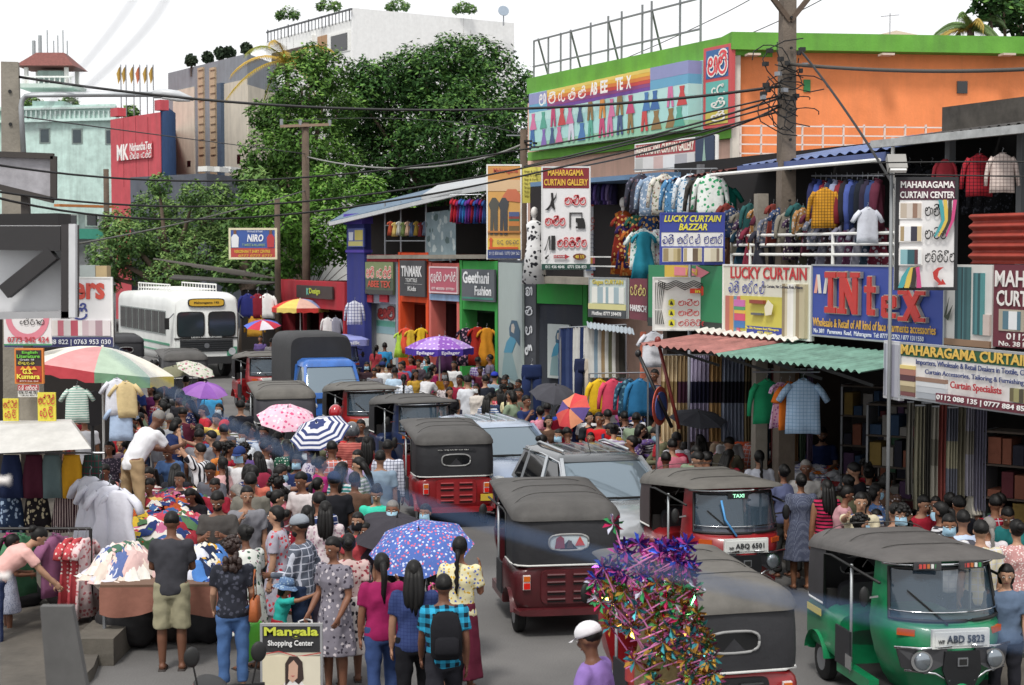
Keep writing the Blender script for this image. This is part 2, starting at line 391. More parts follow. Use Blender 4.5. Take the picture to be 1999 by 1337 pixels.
MB().bb(-1.5,1.5,-1.5,1.5,0,z(200)).build('shaft', MINT, o); MB().bb(-2.6,2.6,-2.6,2.6,z(176),z(168)).build('balcony_slab', mat('#b8c4bd'), o)
MB().bb(-1.1,1.3,-1,1,z(168),z(140)).build('core', MINT, o)
for sx in (-1.9,1.9):
    for sy in (-1.9,1.9): MB().bb(sx-.17,sx+.17,sy-.17,sy+.17,z(168),z(136)).build('column', WHITEP, o)
for i in range(11): MB().bb(-2.6+i*.5,-2.5+i*.5,-2.6,-2.5,z(168),z(156)).build('baluster', WHITEP, o)
MB().bb(-2.7,2.7,-2.7,-2.55,z(157),z(154)).build('balcony_rail', WHITEP, o)
e = 2.75; tz, bz = z(104), z(134)
MB().add([(-e,-e,bz),(e,-e,bz),(e,e,bz),(-e,e,bz),(-1.3,-.6,tz),(1.3,-.6,tz),(1.3,.6,tz),(-1.3,.6,tz)],[(3,2,1,0),(4,5,6,7),(0,1,5,4),(1,2,6,5),(2,3,7,6),(3,0,4,7)]).build('roof', mat('#7a4a44',.9,wear=.4,nscale=6), o)
for i, x in enumerate((-1.7,-1.1,-.4,.2,.6,1.1,1.5)): MB().tube([(x,0,tz-.6),(x,0,tz+1.2+.5*(i%3))],.06 if i > 1 else .18,6).build('antenna', mat('#9aa0a2'), o)
# ---- MK building, grey building, white building
RED = wall('#bf545c', .15)
A, B, C = pt(219,111), pt(316,105), pt(343,113)
o = block('red_and_blue_shop_block', 'red fronted block with white lettering and blue side wall', 'building', [A,B,C], 13.4, [pt(345,130), pt(222,130)], RED)
f = Fac(A,B); f2 = Fac(B,C)
on(o, f2, 316, 343, 200, 400, wall('#3f5f8f'), 'blue_wall', .05, .1); on(o, f, 219, 233, 212, 228, RED, 'parapet_step', .02, .6); on(o, f, 305, 316, 196, 216, RED, 'parapet_step', .02, .6)
for i in range(1,4): on(o, f, 219+i*24, 219.6+i*24, 228, 365, mat('#8f3038'), 'panel_joint', .02, .05)
s = f.sign('shop_lettering', 'white raised letters in two lines on the red wall', 'lettering', 231, 299, 283, 314, RED, off=.12, th=.03)
s.txt('MK', 0,0,.34,1, printm('#f4f0ee'), .03); s.txt('NishanthaTex', .38,.5,1,1, printm('#f4f0ee'), .02); s.sin('නිශාන්ත ටෙක්ස්', .38,.02,.98,.45, printm('#f4f0ee'), .18)
for i, x in enumerate((237,247,262,274,288,300)):
    b = P(x, 232, 112); t = P(x, 126, 112)
    o = E('flag_on_pole', b, 0, f'small flag on a thin pole, {["first","second","third","fourth","fifth","sixth"][i]} from the left above the red block', 'flag', 'flags above the red block')
    hh = t.z-b.z; MB().tube([(0,0,-1),(0,0,hh)], .04, 5).build('pole', STEEL, o)
    MB().grid(lambda u, v: Vector((-.03-.3*u*(.4+.6*v), .1*math.sin(5*u+3*v), hh-.1-.75*(1-v)-.5*u)), 5, 5).build('cloth', cloth('#b89a52' if i != 3 else '#c77a5a'), o, True)
A, B, C = pt(332,122), pt(486,110), pt(540,116)
o = block('grey_and_beige_building', 'grey framed building with beige panels and two brown lattice strips', 'building', [A,B,C], 17.7, [pt(545,135), pt(336,140)], wall('#868a90',.12))
f = Fac(A,B); f2 = Fac(B,C)
BEI = wall('#c9c0b0',.1)
on(o, f, 341, 382, 178, 345, BEI, 'beige_panel', .06, .1, ref=341); on(o, f, 434, 484, 165, 345, BEI, 'beige_panel', .06, .1, ref=434); on(o, f2, 487, 540, 165, 345, BEI, 'beige_panel', .06, .1)
on(o, f, 426, 434, 163, 345, mat('#46566a'), 'blue_grey_edge', .3, .3)
for x0 in (389, 412):
    lp = on(o, f, x0, x0+10, 133, 345, mat('#b39c80'), 'lattice_strip', .15, .15)
    for k in range(12):
        y = 137+k*15; g = on(o, f, x0+1, x0+9, y, y+1.5, mat('#7d6650'), 'lattice_bar', .2, .1); g.parent = lp
window(o, f, 366, 375, 313, 327, mat('#8b8578')); window(o, f, 463, 472, 300, 322, mat('#8b8578'))
for i, (x, y) in enumerate(((373,119),(406,114),(430,105),(448,104),(481,96))):
    tp = E('roof_planter', P(x, y+14, 118), 0, f'round clipped shrub, {["first","second","third","fourth","fifth"][i]} along the grey roof', 'shrub', 'shrubs on the grey roof')
    mb = MB(); rr = random.Random(i)
    for k in range(260):
        d = Vector((rr.gauss(0,1),rr.gauss(0,1),rr.gauss(0,1))).normalized()*rr.uniform(.25,.45); q = Vector((0,0,.55))+d; a, b = frame((rr.gauss(0,1),rr.gauss(0,1),rr.gauss(0,1))); r_ = .09
        mb.add([q-a*r_-b*r_, q+a*r_-b*r_, q+a*r_+b*r_, q-a*r_+b*r_],[(0,1,2,3)])
    mb.build('crown', mat('#24361f',.8), tp); MB().tube([(0,0,-.6),(0,0,.5)],.05,6).build('stem', WOOD, tp)
A, B, C = pt(256,97), pt(405,92), pt(482,98)
o = block('low_grey_annex', 'low dark grey annex roof edge beneath the beige building', 'building', [A,B,C], 8.9, [pt(485,108), pt(260,108)], wall('#5b5f68'))
for i, x in enumerate((388,430,452)):
    on(o, Fac(A,B) if x < 405 else Fac(B,C), x, x+18, 325, 335, mat('#d6d6d2'), 'air_conditioner', -.3, .5)
A, B, C = pt(522,133), pt(690,120), pt(1004,128)
o = block('white_building', 'large plain white building behind the trees with roof terrace railing', 'building', [A,B,C], 21.4, [pt(1004,145), pt(530,150)], mat('#e6e6e4',.9,wear=.08,streak=.06))
f = Fac(A,B); f2 = Fac(B,C)
on(o, f2, 690.5, 1004, 15, 140, mat('#e9e9e8',.9,wear=.08,streak=.07), 'side_wall', .1, .2, ref=690.5)
on(o, f, 533, 600, 88, 130, mat('#4a4038'), 'loggia', .03, .1, ref=600); on(o, f, 622, 640, 72, 130, mat('#a88462'), 'timber_panel', .05, .1)
window(o, f, 643, 685, 68, 108); on(o, f, 604, 612, 70, 140, WHITEP, 'pier', .3, .3)
for i in range(25):
    x = 525+i*6.6; y = 66-i*6.6*.262
    on(o, f, x, x+(1.2 if i%6 == 0 else .5), y-6 if i%6 else y-8, y+17, mat('#4b4d50'), 'railing_post', .2, .06)
a = f.at(524,.2); b = f.at(689,.2); zt = f.z(600, 42, .2)
MB().bar(Vector((a.x-A[0],a.y-A[1],zt)), Vector((b.x-A[0],b.y-A[1],zt)), .12).build('handrail', mat('#4b4d50'), o)
d = E('satellite_dish', P(983, 42, 126), 0, 'grey satellite dish on the white building roof', 'satellite dish')
MB().tube([(0,0,-.3),(0,0,.7)],.05,6).build('mast', STEEL, d); MB().disc((0,-.1,.8),(0.2,-1,.4),.42,.06).build('dish', mat('#8d9aa8',.4), d)
# cluttered low buildings at the far left
o = block('white_shop_house', 'stained white and grey house below the mint building', 'building', [pt(-40,92), pt(118,90), pt(225,93)], 6.6, [pt(225,102), pt(-40,102)], wall('#b9babb',.4))
f = Fac(pt(118,90), pt(225,93))
for x in (128,168): window(o, f, x, x+26, 418, 442)
on(o, f, 118, 224, 398, 403, wall('#c97f4b'), 'orange_fascia', .4, .5); on(o, f, 146, 212, 446, 466, mat('#4aa38b',.6), 'green_awning', 1.2, 1.6)
# ---- orange and green corner building
A, B, C = pt(1030,45), pt(1427,36), pt(2130,37)
OR = mat('#f0905c',.9,wear=.2,bump=.25,bscale=25,spec=.2,nscale=.8,streak=.16); GRN = wall('#6aa545',.22); PINK = wall('#d9b3a2',.15)
o = block('orange_and_green_building', 'orange two storey building with bright green parapet and long picture sign', 'building', [A,B,C], 8.55, [pt(2130,52), pt(1030,60)], PINK)
f = Fac(A,B); f2 = Fac(B,C)
on(o, f, 1028, 1427, 153, 184, GRN, 'green_parapet', .25, 1.2, ref=1030); on(o, f2, 1425, 2130, 62, 96, GRN, 'green_parapet', .55, 1.15, ref=1440)
on(o, f, 1030, 1427, 252, 272, GRN, 'green_band', .16, .2, ref=1400); on(o, f2, 1443, 2130, 100, 330, OR, 'orange_wall', .1, .2, ref=1443)
on(o, f2, 1428, 1443, 90, 330, mat('#cfc8bd'), 'drain_pipe', .35, .2)
on(o, f2, 1566, 1579, 155, 179, mat('#2f7a45'), 'window', .13, .1); on(o, f2, 1864, 1884, 158, 182, GLASSD, 'window', .13, .1)
for i in range(14):
    x = 1443+i*40; on(o, f2, x, x+3, 243, 312, mat('#d9c8c0'), 'railing_post', 1.2, .05)
for y in (244,262,280,298): on(o, f2, 1443, 2000, y, y+2.6, mat('#e0d2ca'), 'railing_bar', 1.2, .05)
for x in (1470,1730,1965): on(o, f2, x-12, x+12, 103, 107, mat('#c9b6a8'), 'ceiling_lamp', .8, .3)
# roof frame above the sign
zt = lambda px, py: f.z(px, py, .1)
tops = [(1042,80),(1070,73),(1094,64),(1113,58),(1152,44),(1186,31),(1212,22),(1252,9),(1270,2),(1325,-18),(1365,-30)]
for px, py in tops:
    a = f.at(px,.1); hgt = zt(px,py)
    MB().bb(a.x-A[0]-.025,a.x-A[0]+.025,a.y-A[1]-.025,a.y-A[1]+.025,8.5,hgt).build('roof_frame_post', mat('#777a7c'), o)
a = f.at(1042,.1); b = f.at(1365,.1); q = Vector((A[0],A[1],0))
for h1 in (zt(1042,80), zt(1042,130)): MB().bar(Vector((a.x,a.y,h1))-q, Vector((b.x,b.y,h1))-q, .04).build('roof_frame_rail', mat('#777a7c'), o)
for px in (1050,1113,1186,1270): 
    a = f.at(px,.1); MB().bar(Vector((a.x,a.y,10.2))-q, Vector((a.x+.5,a.y+1.0,8.6))-q, .04).build('roof_frame_brace', mat('#777a7c'), o)
# the long picture sign
S = f.sign('picture_sign', 'long sunrise coloured clothing sign under the green parapet', 'sign', 1033, 1369, 183, 295, printm('#a9d7d6'), off=.3, th=.08)
rr = random.Random(3); n = 15
DC = ['#c23a6a','#3a6fb0','#d98a3a','#7d5fb0','#c83c3c','#2f5fa0','#8a6a3a','#e0c050','#4aa08a','#d06a9a','#334a7a','#d0d0e0']
for i in range(n):
    u0, u1 = i/n+.001, (i+1)/n-.002
    for v0, v1, c in ((.0,.14,'#8fc7a8'),(.14,.5,'#a8dcd8'),(.5,.66,'#b9e0dc')): S.rect(u0,v0,u1,v1,printm(c))
    if 2 <= i <= 11:
        for k, c in enumerate(('#6a3a9a','#8a3a7a','#c83c3a','#dd7a32','#e8b13a','#e6c85a')): S.rect(u0,.66+k*.055,u1,.66+(k+1)*.055,printm(c))
    else:
        for v0, v1, c in ((.66,.8,'#5fa3c8'),(.8,.99,'#8a8fc0')): S.rect(u0,v0,u1,v1,printm(c))
    for k in range(2):
        um = u0+(u1-u0)*rr.uniform(.3,.7); vb = .06+.3*k; wd = (u1-u0)*rr.uniform(.28,.45); c = rr.choice(DC)
        if rr.random() < .5: S.poly([(um-wd,vb),(um+wd,vb),(um+wd*.35,vb+.2),(um+wd*.5,vb+.28),(um-wd*.5,vb+.28),(um-wd*.35,vb+.2)], printm(c), 'printed_dress')
        else:
            S.poly([(um-wd*.8,vb),(um-wd*.3,vb),(um,vb+.2),(um+wd*.3,vb),(um+wd*.8,vb),(um+wd*.5,vb+.3),(um-wd*.5,vb+.3)], printm(c), 'printed_trousers')
for i, ch in enumerate(('අ','බි','ටෙ','ක්','ස්')): S.sin(ch, (2.35+i*.95)/n, .72, (2.95+i*.95)/n, .9, printm('#f5f2ee'), .2)
for i, t in enumerate(('AB','EE','TE','X')):
    u = (7.2,8.1,9.4,10.3)[i]/n; S.txt(t, u, .73, u+(.62 if i < 3 else .4)/n, .93, printm('#f5f2ee'), .03)
S = f.sign('corner_picture_sign', 'red framed pair of blue sign panels at the building corner', 'sign', 1371, 1425, 95, 252, printm('#c8474a'), off=.32, th=.1)
S.rect(.1,.61,.9,.96,printm('#2f5f9c')); S.rect(.1,.04,.9,.57,printm('#5fb0a8')); S.rect(.1,.04,.9,.2,printm('#c9b84a')); S.sin('අබි',.2,.66,.85,.92,printm('#e04048'),.22,printm('#f3efe9'))
for i, ch in enumerate(('ටෙ','ක්','ස්')): S.sin(ch,.35,.4-.16*i,.8,.52-.16*i,printm('#f0ece4'),.2)
tag(MB().add([(-1.8,0,-.3),(2.3,0,-.3),(2.3,6,-.3),(-1.8,6,-.3),(-1.2,3,.05),(.8,3,.55)],[(0,1,5,4),(1,2,5),(2,3,4,5),(3,0,4),(3,2,1,0)]).build('tiled_roof', mat('#a89a86',.9), loc=P(1745,66,70)), 'low brown hipped roof beyond the green parapet', 'roof')
an = E('tv_antenna', P(1737,68,50), 0, 'thin television antenna rising above the green parapet', 'antenna')
MB().tube([(0,0,-.3),(0,0,.65)],.015,5).build('mast', STEEL, an); MB().bar((-.28,0,.55),(.28,0,.6),.02).build('boom', STEEL, an)
# ---------------------------------------------------------------- trees
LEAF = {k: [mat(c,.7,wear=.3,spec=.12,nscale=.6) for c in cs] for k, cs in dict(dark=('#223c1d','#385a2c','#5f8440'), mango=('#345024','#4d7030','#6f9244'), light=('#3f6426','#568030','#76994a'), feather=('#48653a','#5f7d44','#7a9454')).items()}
def tree(label, base, Z, blobs, kind, dens=1.0, size=.34, seed=0, group='trees behind the shops'):
    g = P(base, YH, Z); o = E('leafy_tree', (g.x, Z, 0), 0, label, 'tree', group); rg = np.random.default_rng(seed)
    Vs = []; Ms = []; cents = []
    for bx, by, br in blobs:
        c = P(bx, by, Z+rg.uniform(-2.5,2.5)); c = np.array([c.x-g.x, c.y-Z, c.z]); r = br*Z/F; cents.append((c, r))
        k = int(620*dens*r*r*(.34/size)**2/ 2.2)+150
        d = rg.normal(size=(k,3)); d /= np.linalg.norm(d,axis=1)[:,None]
        lump = 1+.18*np.sin(d[:,0]*7+c[0])*np.sin(d[:,2]*6+bx)+.12*np.sin(d[:,1]*11+d[:,2]*9)
        p = c+d*(r*lump*rg.uniform(.45,1.06,k)**.45)[:,None]*np.array([1,1,.92])
        up = d*.7+np.array([0,0,.9])+rg.normal(size=(k,3))*.55; up /= np.linalg.norm(up,axis=1)[:,None]
        a = np.cross(up, rg.normal(size=(k,3))); a /= np.linalg.norm(a,axis=1)[:,None]; b = np.cross(up, a)
        sz = (size*rg.uniform(.5,1.1,k))[:,None]
        Vs.append(np.stack([p-a*sz*.9, p-b*sz*.38, p+a*sz*.9, p+b*sz*.38],1).reshape(-1,3))
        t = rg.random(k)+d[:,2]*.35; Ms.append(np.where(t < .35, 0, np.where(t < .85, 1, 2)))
    v = np.concatenate(Vs); mi = np.concatenate(Ms); n = len(mi)
    me = bpy.data.meshes.new('crown'); me.vertices.add(len(v)); me.vertices.foreach_set('co', v.astype('f').ravel())
    me.loops.add(n*4); me.loops.foreach_set('vertex_index', np.arange(n*4,dtype='i')); me.polygons.add(n)
    me.polygons.foreach_set('loop_start', np.arange(0,n*4,4,dtype='i')); me.polygons.foreach_set('material_index', mi.astype('i')); me.update(calc_edges=True)
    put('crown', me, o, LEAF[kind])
    top = max(c[2] for c, r in cents); tr = MB()
    kk = .12 if 'bush' in label else 1
    tr.tube([(0,0,0),(.1,.1,top*.3),(-.1,0,top*.55)],[.42*kk,.3*kk,.22*kk],8).build('trunk', WOOD, o, True)
    lb = MB()
    for c, r in cents: lb.tube([(0,0,top*.35),(c[0]*.5,c[1]*.5,top*.35+(c[2]-top*.35)*.55),tuple(c)],[.2*kk,.12*kk,.04*kk],5)
    lb.build('limbs', WOOD, o, True); return o
tree('large dark green tree with dense rounded crown behind the upper market roofs', 880, 85, [(870,170,95),(955,170,80),(770,220,85),(895,270,120),(1000,240,60),(800,320,105),(930,360,100),(735,330,75),(880,115,52),(1010,320,55),(860,410,80),(700,260,60),(940,110,45),(1025,180,38),(830,150,60),(700,190,45),(740,165,55),(712,150,38),(785,140,48),(690,230,50)], 'dark', .8, .17, 1)
tree('mango tree with drooping leaves in front of the white building', 585, 78, [(590,170,62),(640,140,48),(560,230,62),(525,300,52),(600,280,75),(660,215,52),(512,225,32),(560,360,72),(640,330,66),(500,350,45),(610,115,35)], 'mango', .8, .16, 2)
tree('bright green bush-like tree beside the far wooden pole', 600, 68, [(560,430,60),(625,370,52),(685,415,52),(505,405,45),(640,455,66),(580,495,55),(720,380,40),(700,470,50),(770,440,55),(740,500,45),(500,470,50)], 'light', .85, .16, 3)
tree('feathery light green tree above the bus', 330, 76, [(300,410,45),(360,430,52),(250,465,42),(420,425,48),(330,480,55),(275,505,50),(395,495,55),(450,465,45),(225,440,32),(460,520,45),(210,500,40),(380,380,30),(310,360,24),(430,380,28),(200,540,40),(340,540,50)], 'feather', .85, .13, 4)
tree('reddish green shrubby tree left of the hanging blue billboard', 480, 72, [(470,430,40),(480,490,40),(500,360,35),(455,530,40),(530,530,40)], 'feather', 1.2, .24, 5)
tree('leafy tree at the top right corner beyond the orange building', 1975, 60, [(1960,20,38),(1995,35,40),(1930,5,30),(1990,-10,40)], 'dark', .7, .26, 6)
tree('small tree growing behind the mint building parapet', 70, 165, [(60,200,16),(75,208,14),(135,205,18),(195,217,12),(255,220,16)], 'feather', 1.5, .3, 7)
for i, (x, y) in enumerate(((560,25),(640,8),(775,8),(905,14))):
    tree(f'sparse potted bush on the white roof terrace, {["leftmost","second from left","second from right","rightmost"][i]}', x, 124, [(x,y,14),(x+16,y+4,10),(x-14,y+5,9)], 'feather', .1, .2, 20+i, 'bushes on the white roof')
def palm(label, px, py, Z, cols, L_, seed, n=11):
    c = P(px, py, Z); o = E('palm_tree', (c.x, Z, 0), 0, label, 'palm'); rr = random.Random(seed)
    MB().tube([(0,0,0),(.1,0,c.z*.5),(0,0,c.z)],[.2,.16,.13],8).build('trunk', WOOD, o, True)
    for i in range(n):
        a = 2*math.pi*i/n+rr.uniform(-.2,.2); el = rr.uniform(.1,1.2); mb = MB(); pts = []
        for k in range(9):
            t = k/8; pts.append(Vector((math.cos(a)*L_*t*math.cos(el*.6), math.sin(a)*L_*t*math.cos(el*.6), c.z+L_*(math.sin(el)*t-.75*t*t))))
        mb.tube(pts, [.04]*8+[.01], 4)
        for k in range(1,9):
            d = (pts[k]-pts[k-1]).normalized(); sd = d.cross(Vector((0,0,1))).normalized()
            for q in range(4):
                p = pts[k-1].lerp(pts[k], q/4)
                for sg in (1,-1):
                    tip = p+sd*sg*L_*.2*(1.1-k/9)+d*.25-Vector((0,0,.22)); mb.add([p-d*.04, p+d*.04, tip],[(0,1,2)])
        mb.build('frond', mat(cols[i%len(cols)],.6), o)
palm('palm with yellowing fronds in front of the white building', 560, 120, 90, ['#b59a3a','#8a8f3a','#c2a040'], 3.4, 1)
palm('palm with yellowing fronds beyond the green parapet', 1895, 55, 58, ['#4f6a38','#5f7a40','#a08a3a'], 1.6, 2)
# ---------------------------------------------------------------- poles and wires
def pole(name, label, px, ytop, Z, w0, w1, m, base=0, square=True):
    t = P(px, ytop, Z); o = E(name, (t.x, Z, base), R(12), label, 'pole')
    if square:
        MB().rings([[Vector((sx*q/2, sy*q/2, zz)) for sx, sy in ((-1,-1),(1,-1),(1,1),(-1,1))] for q, zz in ((w0,0),(w1,t.z-base))]).build('shaft', m, o)
    else: MB().tube([(0,0,0),(0,0,t.z-base)],[w0/2,w1/2],10).build('shaft', m, o, True)
    return o, t.z-base
o, h = pole('concrete_pole', 'grey concrete pole carrying the street lamp arm at the left edge', 20, 122, 28, .42, .28, CONC)
for k in range(9): MB().disc((0,-.16,h-.5-k*.55),(0,1,0),.03,.03,8).build('step_hole', BLACK, o)
lo = E('street_lamp', P(45,290,27.8), 0, 'grey street lamp with long horizontal arm on the concrete pole', 'street lamp')
q = lo.location; PL = lambda px, py: P(px, py, 27.8)-q
MB().tube([PL(46,298),PL(41,210),PL(43,196),PL(50,188),PL(62,185),PL(190,184),PL(302,184)], .046, 8).build('arm', GALV, lo, True)
a = PL(300,184); MB().tube([a, a+Vector((.17,0,.014)), a+Vector((.42,0,-.014)), a+Vector((.67,0,-.085))],[(.105,.07),(.12,.085),(.125,.077),(.042,.028)],10,Vector((0,1,0))).build('lamp_head', mat('#b9bcbf',.4), lo, True)
MB().tube([a+Vector((.14,0,-.05)), a+Vector((.42,0,-.085)), a+Vector((.61,0,-.11))],[(.07,.028),(.1,.042),(.03,.014)],8,Vector((0,1,0))).build('lens', mat('#d8dadb',.2), lo, True)
o, h = pole('concrete_utility_pole', 'tall weathered concrete utility pole rising behind the curtain sign band', 1538, -30, 24.6, .27, .2, mat('#6f6459',.92,wear=.35,bump=.4,nscale=2))
for k in range(12): MB().disc((0,-.16,h-.5-k*.45),(0,1,0),.02,.03,8).build('step_hole', BLACK, o)
for sg in (-1,1): MB().bar((0,-.1,h-.55),(sg*.75,-.1,h+.35),.07).build('cross_brace', WOOD, o)
rr = random.Random(5)
for k in range(15):
    zc = h-1.15-rr.uniform(-.25,.75); x0 = rr.uniform(-.35,.3); mb = MB(); n = 9; r = rr.uniform(.12,.38)
    x0 *= .7; q0, q1 = rr.uniform(.5,1.5), rr.uniform(-.3,.3); mb.tube([(x0+r*math.cos(t*.55+k)*q0+q1*t/n, -.2+.06*math.sin(3*t), zc+r*.8*math.sin(t*.5+k)-.03*t) for t in range(n)], .009, 5).build('wire_loop', BLACK, o, True)
for k in range(16):
    MB().box((rr.uniform(-.5,.25),-.24,h-1.1-rr.uniform(-.15,.6)),(.09,.06,.06),rr.uniform(0,3)).build('cable_clamp', BLACK if k%4 else STEEL, o)
o, h = pole('short_concrete_post', 'short concrete post with broken top beside the utility pole', 1486, 378, 24.9, .2, .17, CONC, square=True)
o, h = pole('dark_wooden_pole', 'dark wooden pole left of the maroon headed board', 1022, 253, 42.6, .2, .18, WOOD, square=False)
MB().bar((-.45,0,h-.15),(0,0,h-.15),.03).build('bracket', STEEL, o)
for k in range(5): MB().box((.18*(k%2)+.1,-.1,h-.3-.05*k),(.22,.05,.05),k).build('cable_clamp', BLACK, o)
o, h = pole('wooden_cross_pole', 'dark wooden pole with a crossbar in front of the trees', 596, 240, 62, .34, .26, WOOD, square=False)
MB().bar((-.95,-.15,h-.15),(.95,-.15,h-.05),.1).build('crossbar', mat('#8a7462'), o)
for x in (-.9,-.2,.9): MB().tube([(x,-.15,h-.1),(x,-.15,h+.12)],.06,6).build('insulator', STEEL, o)
pole('wooden_sign_pole', 'thin dark pole beside the hanging blue billboard', 541, 388, 60, .24, .2, WOOD, square=False)
pole('far_wooden_pole', 'thin dark pole in front of the mint building', 207, 330, 80, .34, .26, WOOD, square=False)
def wire(label, pts, r=.014, m=BLACK, n=28):
    W = [P(*p) for p in pts]; mb = MB(); out_ = []
    for i in range(n+1):
        t = i/n
        if len(W) == 2: v = W[0].lerp(W[1], t)-Vector((0,0,4*t*(1-t)*.25))
        else:
            a = (1-t)*(1-2*t); b = 4*t*(1-t); c = t*(2*t-1); v = W[0]*a+W[1]*b+W[2]*c
        out_.append(v)
    q = out_[0]; mb.tube([v-q for v in out_], r, 6)
    return tag(mb.build('overhead_wire', m, None, True, loc=q), label, 'wire', 'overhead wires')
wire('thick twisted black cable sagging from the lamp pole to the utility pole, topmost', [(25,148,28),(760,214,26),(1525,168,24.5)], .022)
wire('black cable from the left edge through the middle to the tangle, second highest', [(-30,318,18),(690,338,24),(1520,188,24.5)], .014)
wire('black cable just under the wires at mid height left of the trees', [(-30,370,18),(700,382,24),(1520,205,24.5)], .014)
wire('lowest of the long black cables crossing the trees', [(-30,380,18),(640,410,24),(1520,218,24.5)], .015)
wire('thin cable from the lamp pole to the far wooden cross pole', [(20,224,28),(300,262,40),(596,300,62)], .014)
wire('pale cable hanging between the cross pole and the dark wooden pole', [(600,306,62),(800,328,48),(1018,282,42.6)], .025, mat('#8a8a86'))
wire('thin line from the crossbar to the dark wooden pole', [(560,236,62),(800,232,50),(1020,262,42.6)], .012)
wire('thick twisted cable running right from the tangle past the orange wall', [(1540,125,24.5),(1770,138,22),(2020,134,20)], .028, mat('#4c4945'))
wire('black cable slanting down from the tangle to the tall board at the right', [(1560,95,24.5),(1650,215,22),(1752,375,19.6)], .018)
wire('black cable from the dark wooden pole up to the tangle', [(1022,325,42.6),(1280,262,30),(1525,190,24.5)], .018)
wire('second cable from the dark wooden pole up to the tangle, lower one', [(1022,345,42.6),(1290,290,30),(1525,205,24.5)], .018)
wire('thin line rising over the green parapet to the top edge', [(900,240,50),(1230,110,42),(1480,-10,36)], .01)
wire('thin line rising behind the utility pole to the top edge', [(930,262,50),(1330,120,40),(1620,-10,36)], .01)
wire('horizontal black line in front of the dark upper right shirts', [(1700,318,19),(1850,316,18.5),(2020,316,18)], .009)
wire('lower horizontal black line in front of the dark upper right shirts', [(1700,340,19),(1850,342,18.5),(2020,345,18)], .009)
wire('thin cable crossing the lower trees to the left sign roofs', [(140,478,30),(420,420,45),(596,372,62)], .02, mat('#55554f'))
wire('blurred navy blue cable close to the camera crossing the whole street', [(215,680,1.5),(760,962,1.2),(2030,1262,.85)], .0018, mat('#3d5578',.5))
wire('blurred grey cable close to the camera at the top left', [(330,-30,1.6),(240,105,1.9),(60,262,2.6)], .0014, mat('#8a8a90'))
wire('second blurred grey cable close to the camera at the top left', [(275,-30,1.7),(190,95,2.0),(50,255,2.7)], .0013, mat('#94949a'))
# ================================================================ market row
def corr(o, name, p, u, v, waves, amp, m, nv=1, th=.0):
    """corrugated sheet: corner p, ridges run along v, waves counted across u"""
    p, u, v = Vector(p), Vector(u), Vector(v); nrm = u.cross(v).normalized()
    if nrm.z < 0: nrm = -nrm
    return MB().grid(lambda a, b: p+u*a+v*b+nrm*amp*math.sin(a*waves*2*math.pi), waves*6, nv).build(name, m, o, True)
NF = Fac((2.29,28.0), (5.93,19.0))
LO = NF.at(1262); LEN = (NF.at(2170)-LO).length
mk = E('curtain_market_building', (LO.x, LO.y, 0), NF.rz, 'two storey curtain market building along the right side', 'building')
U = lambda px, off=0: (NF.at(px,off)-LO).dot(NF.d)
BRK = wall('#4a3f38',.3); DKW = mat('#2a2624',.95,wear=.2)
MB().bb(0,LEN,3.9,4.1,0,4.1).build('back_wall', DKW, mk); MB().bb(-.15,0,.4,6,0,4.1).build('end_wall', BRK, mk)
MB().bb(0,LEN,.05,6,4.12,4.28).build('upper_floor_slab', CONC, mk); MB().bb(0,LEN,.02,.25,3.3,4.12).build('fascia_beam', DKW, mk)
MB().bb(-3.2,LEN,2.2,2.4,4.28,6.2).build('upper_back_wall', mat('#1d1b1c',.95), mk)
for px in (2040,): u = U(px); MB().bb(u-.06,u+.06,.1,4.6,0,3.3).build('party_wall', BRK, mk)
for px in (1270,1425,1735,1870): u = U(px); MB().bb(u-.05,u+.05,.9,1.0,4.28,6.0).build('upper_post', mat('#6c6f72'), mk)
MB().bb(0,LEN,0.05,4.6,.0,.125).build('shop_floor', CONC, mk)
u0, u1, u2 = U(1405), U(1690), LEN
zr = NF.z(1500,322,-.6)
corr(mk, 'blue_roof_sheet', (u0,.35,zr), (u1-u0,0,.05), (0,3.2,.55), 16, .02, mat('#5a6c9a',.5,wear=.3))
MB().bb(u0,u1,.3,.36,zr-.12,zr+.0).build('blue_gutter', mat('#4a5a8c',.5), mk)
corr(mk, 'grey_roof_sheet', (u1+.05,.1,zr+.12), (u2-u1,0,.05), (0,3.4,.5), 26, .02, mat('#3d3a38',.9,wear=.4))
MB().bb(u1,u2,.05,.13,zr+.04,zr+.14).build('roof_edge', mat('#a9abab',.6,wear=.4), mk)
MB().bb(u1,u2,1.2,1.7,zr+.2,zr+.62).build('parapet', mat('#4b4742',.95,wear=.5), mk)
corr(mk, 'left_roof_sheet', (0,.2,zr-.15), (u0-.1,0,.1), (0,3.0,.4), 12, .02, mat('#5f2f2a',.9,wear=.4))
u0, u1 = U(1868), LEN
mb = MB(); z0, z1 = NF.z(1870,514), NF.z(1870,418)
mb.grid(lambda a, b: Vector((u0+(u1-u0)*a, .2+.035*math.sin(b*5*2*math.pi), z0+(z1-z0)*b)), 2, 40).build('red_shutter_sheet', mat('#9a3a2c',.6,wear=.3), mk, True)
# upper railing of white pipes
for y in (457,477,497):
    z = NF.z(1600,y,-.15); MB().tube([(U(1412),.15,z),(U(1735),.15,z)],.022,8).build('railing_pipe', WHITEP, mk)
for px in (1412,1448,1608,1722): MB().tube([(U(px),.15,4.28),(U(px),.15,NF.z(1600,455,-.15) if px < 1700 else 6.0)],.025,8).build('railing_post', WHITEP, mk)
z = NF.z(1500,330,.3); MB().tube([(U(1410),-.2,z),(U(1740),-.2,z)],.025,8).build('hanging_pipe', WHITEP, mk)
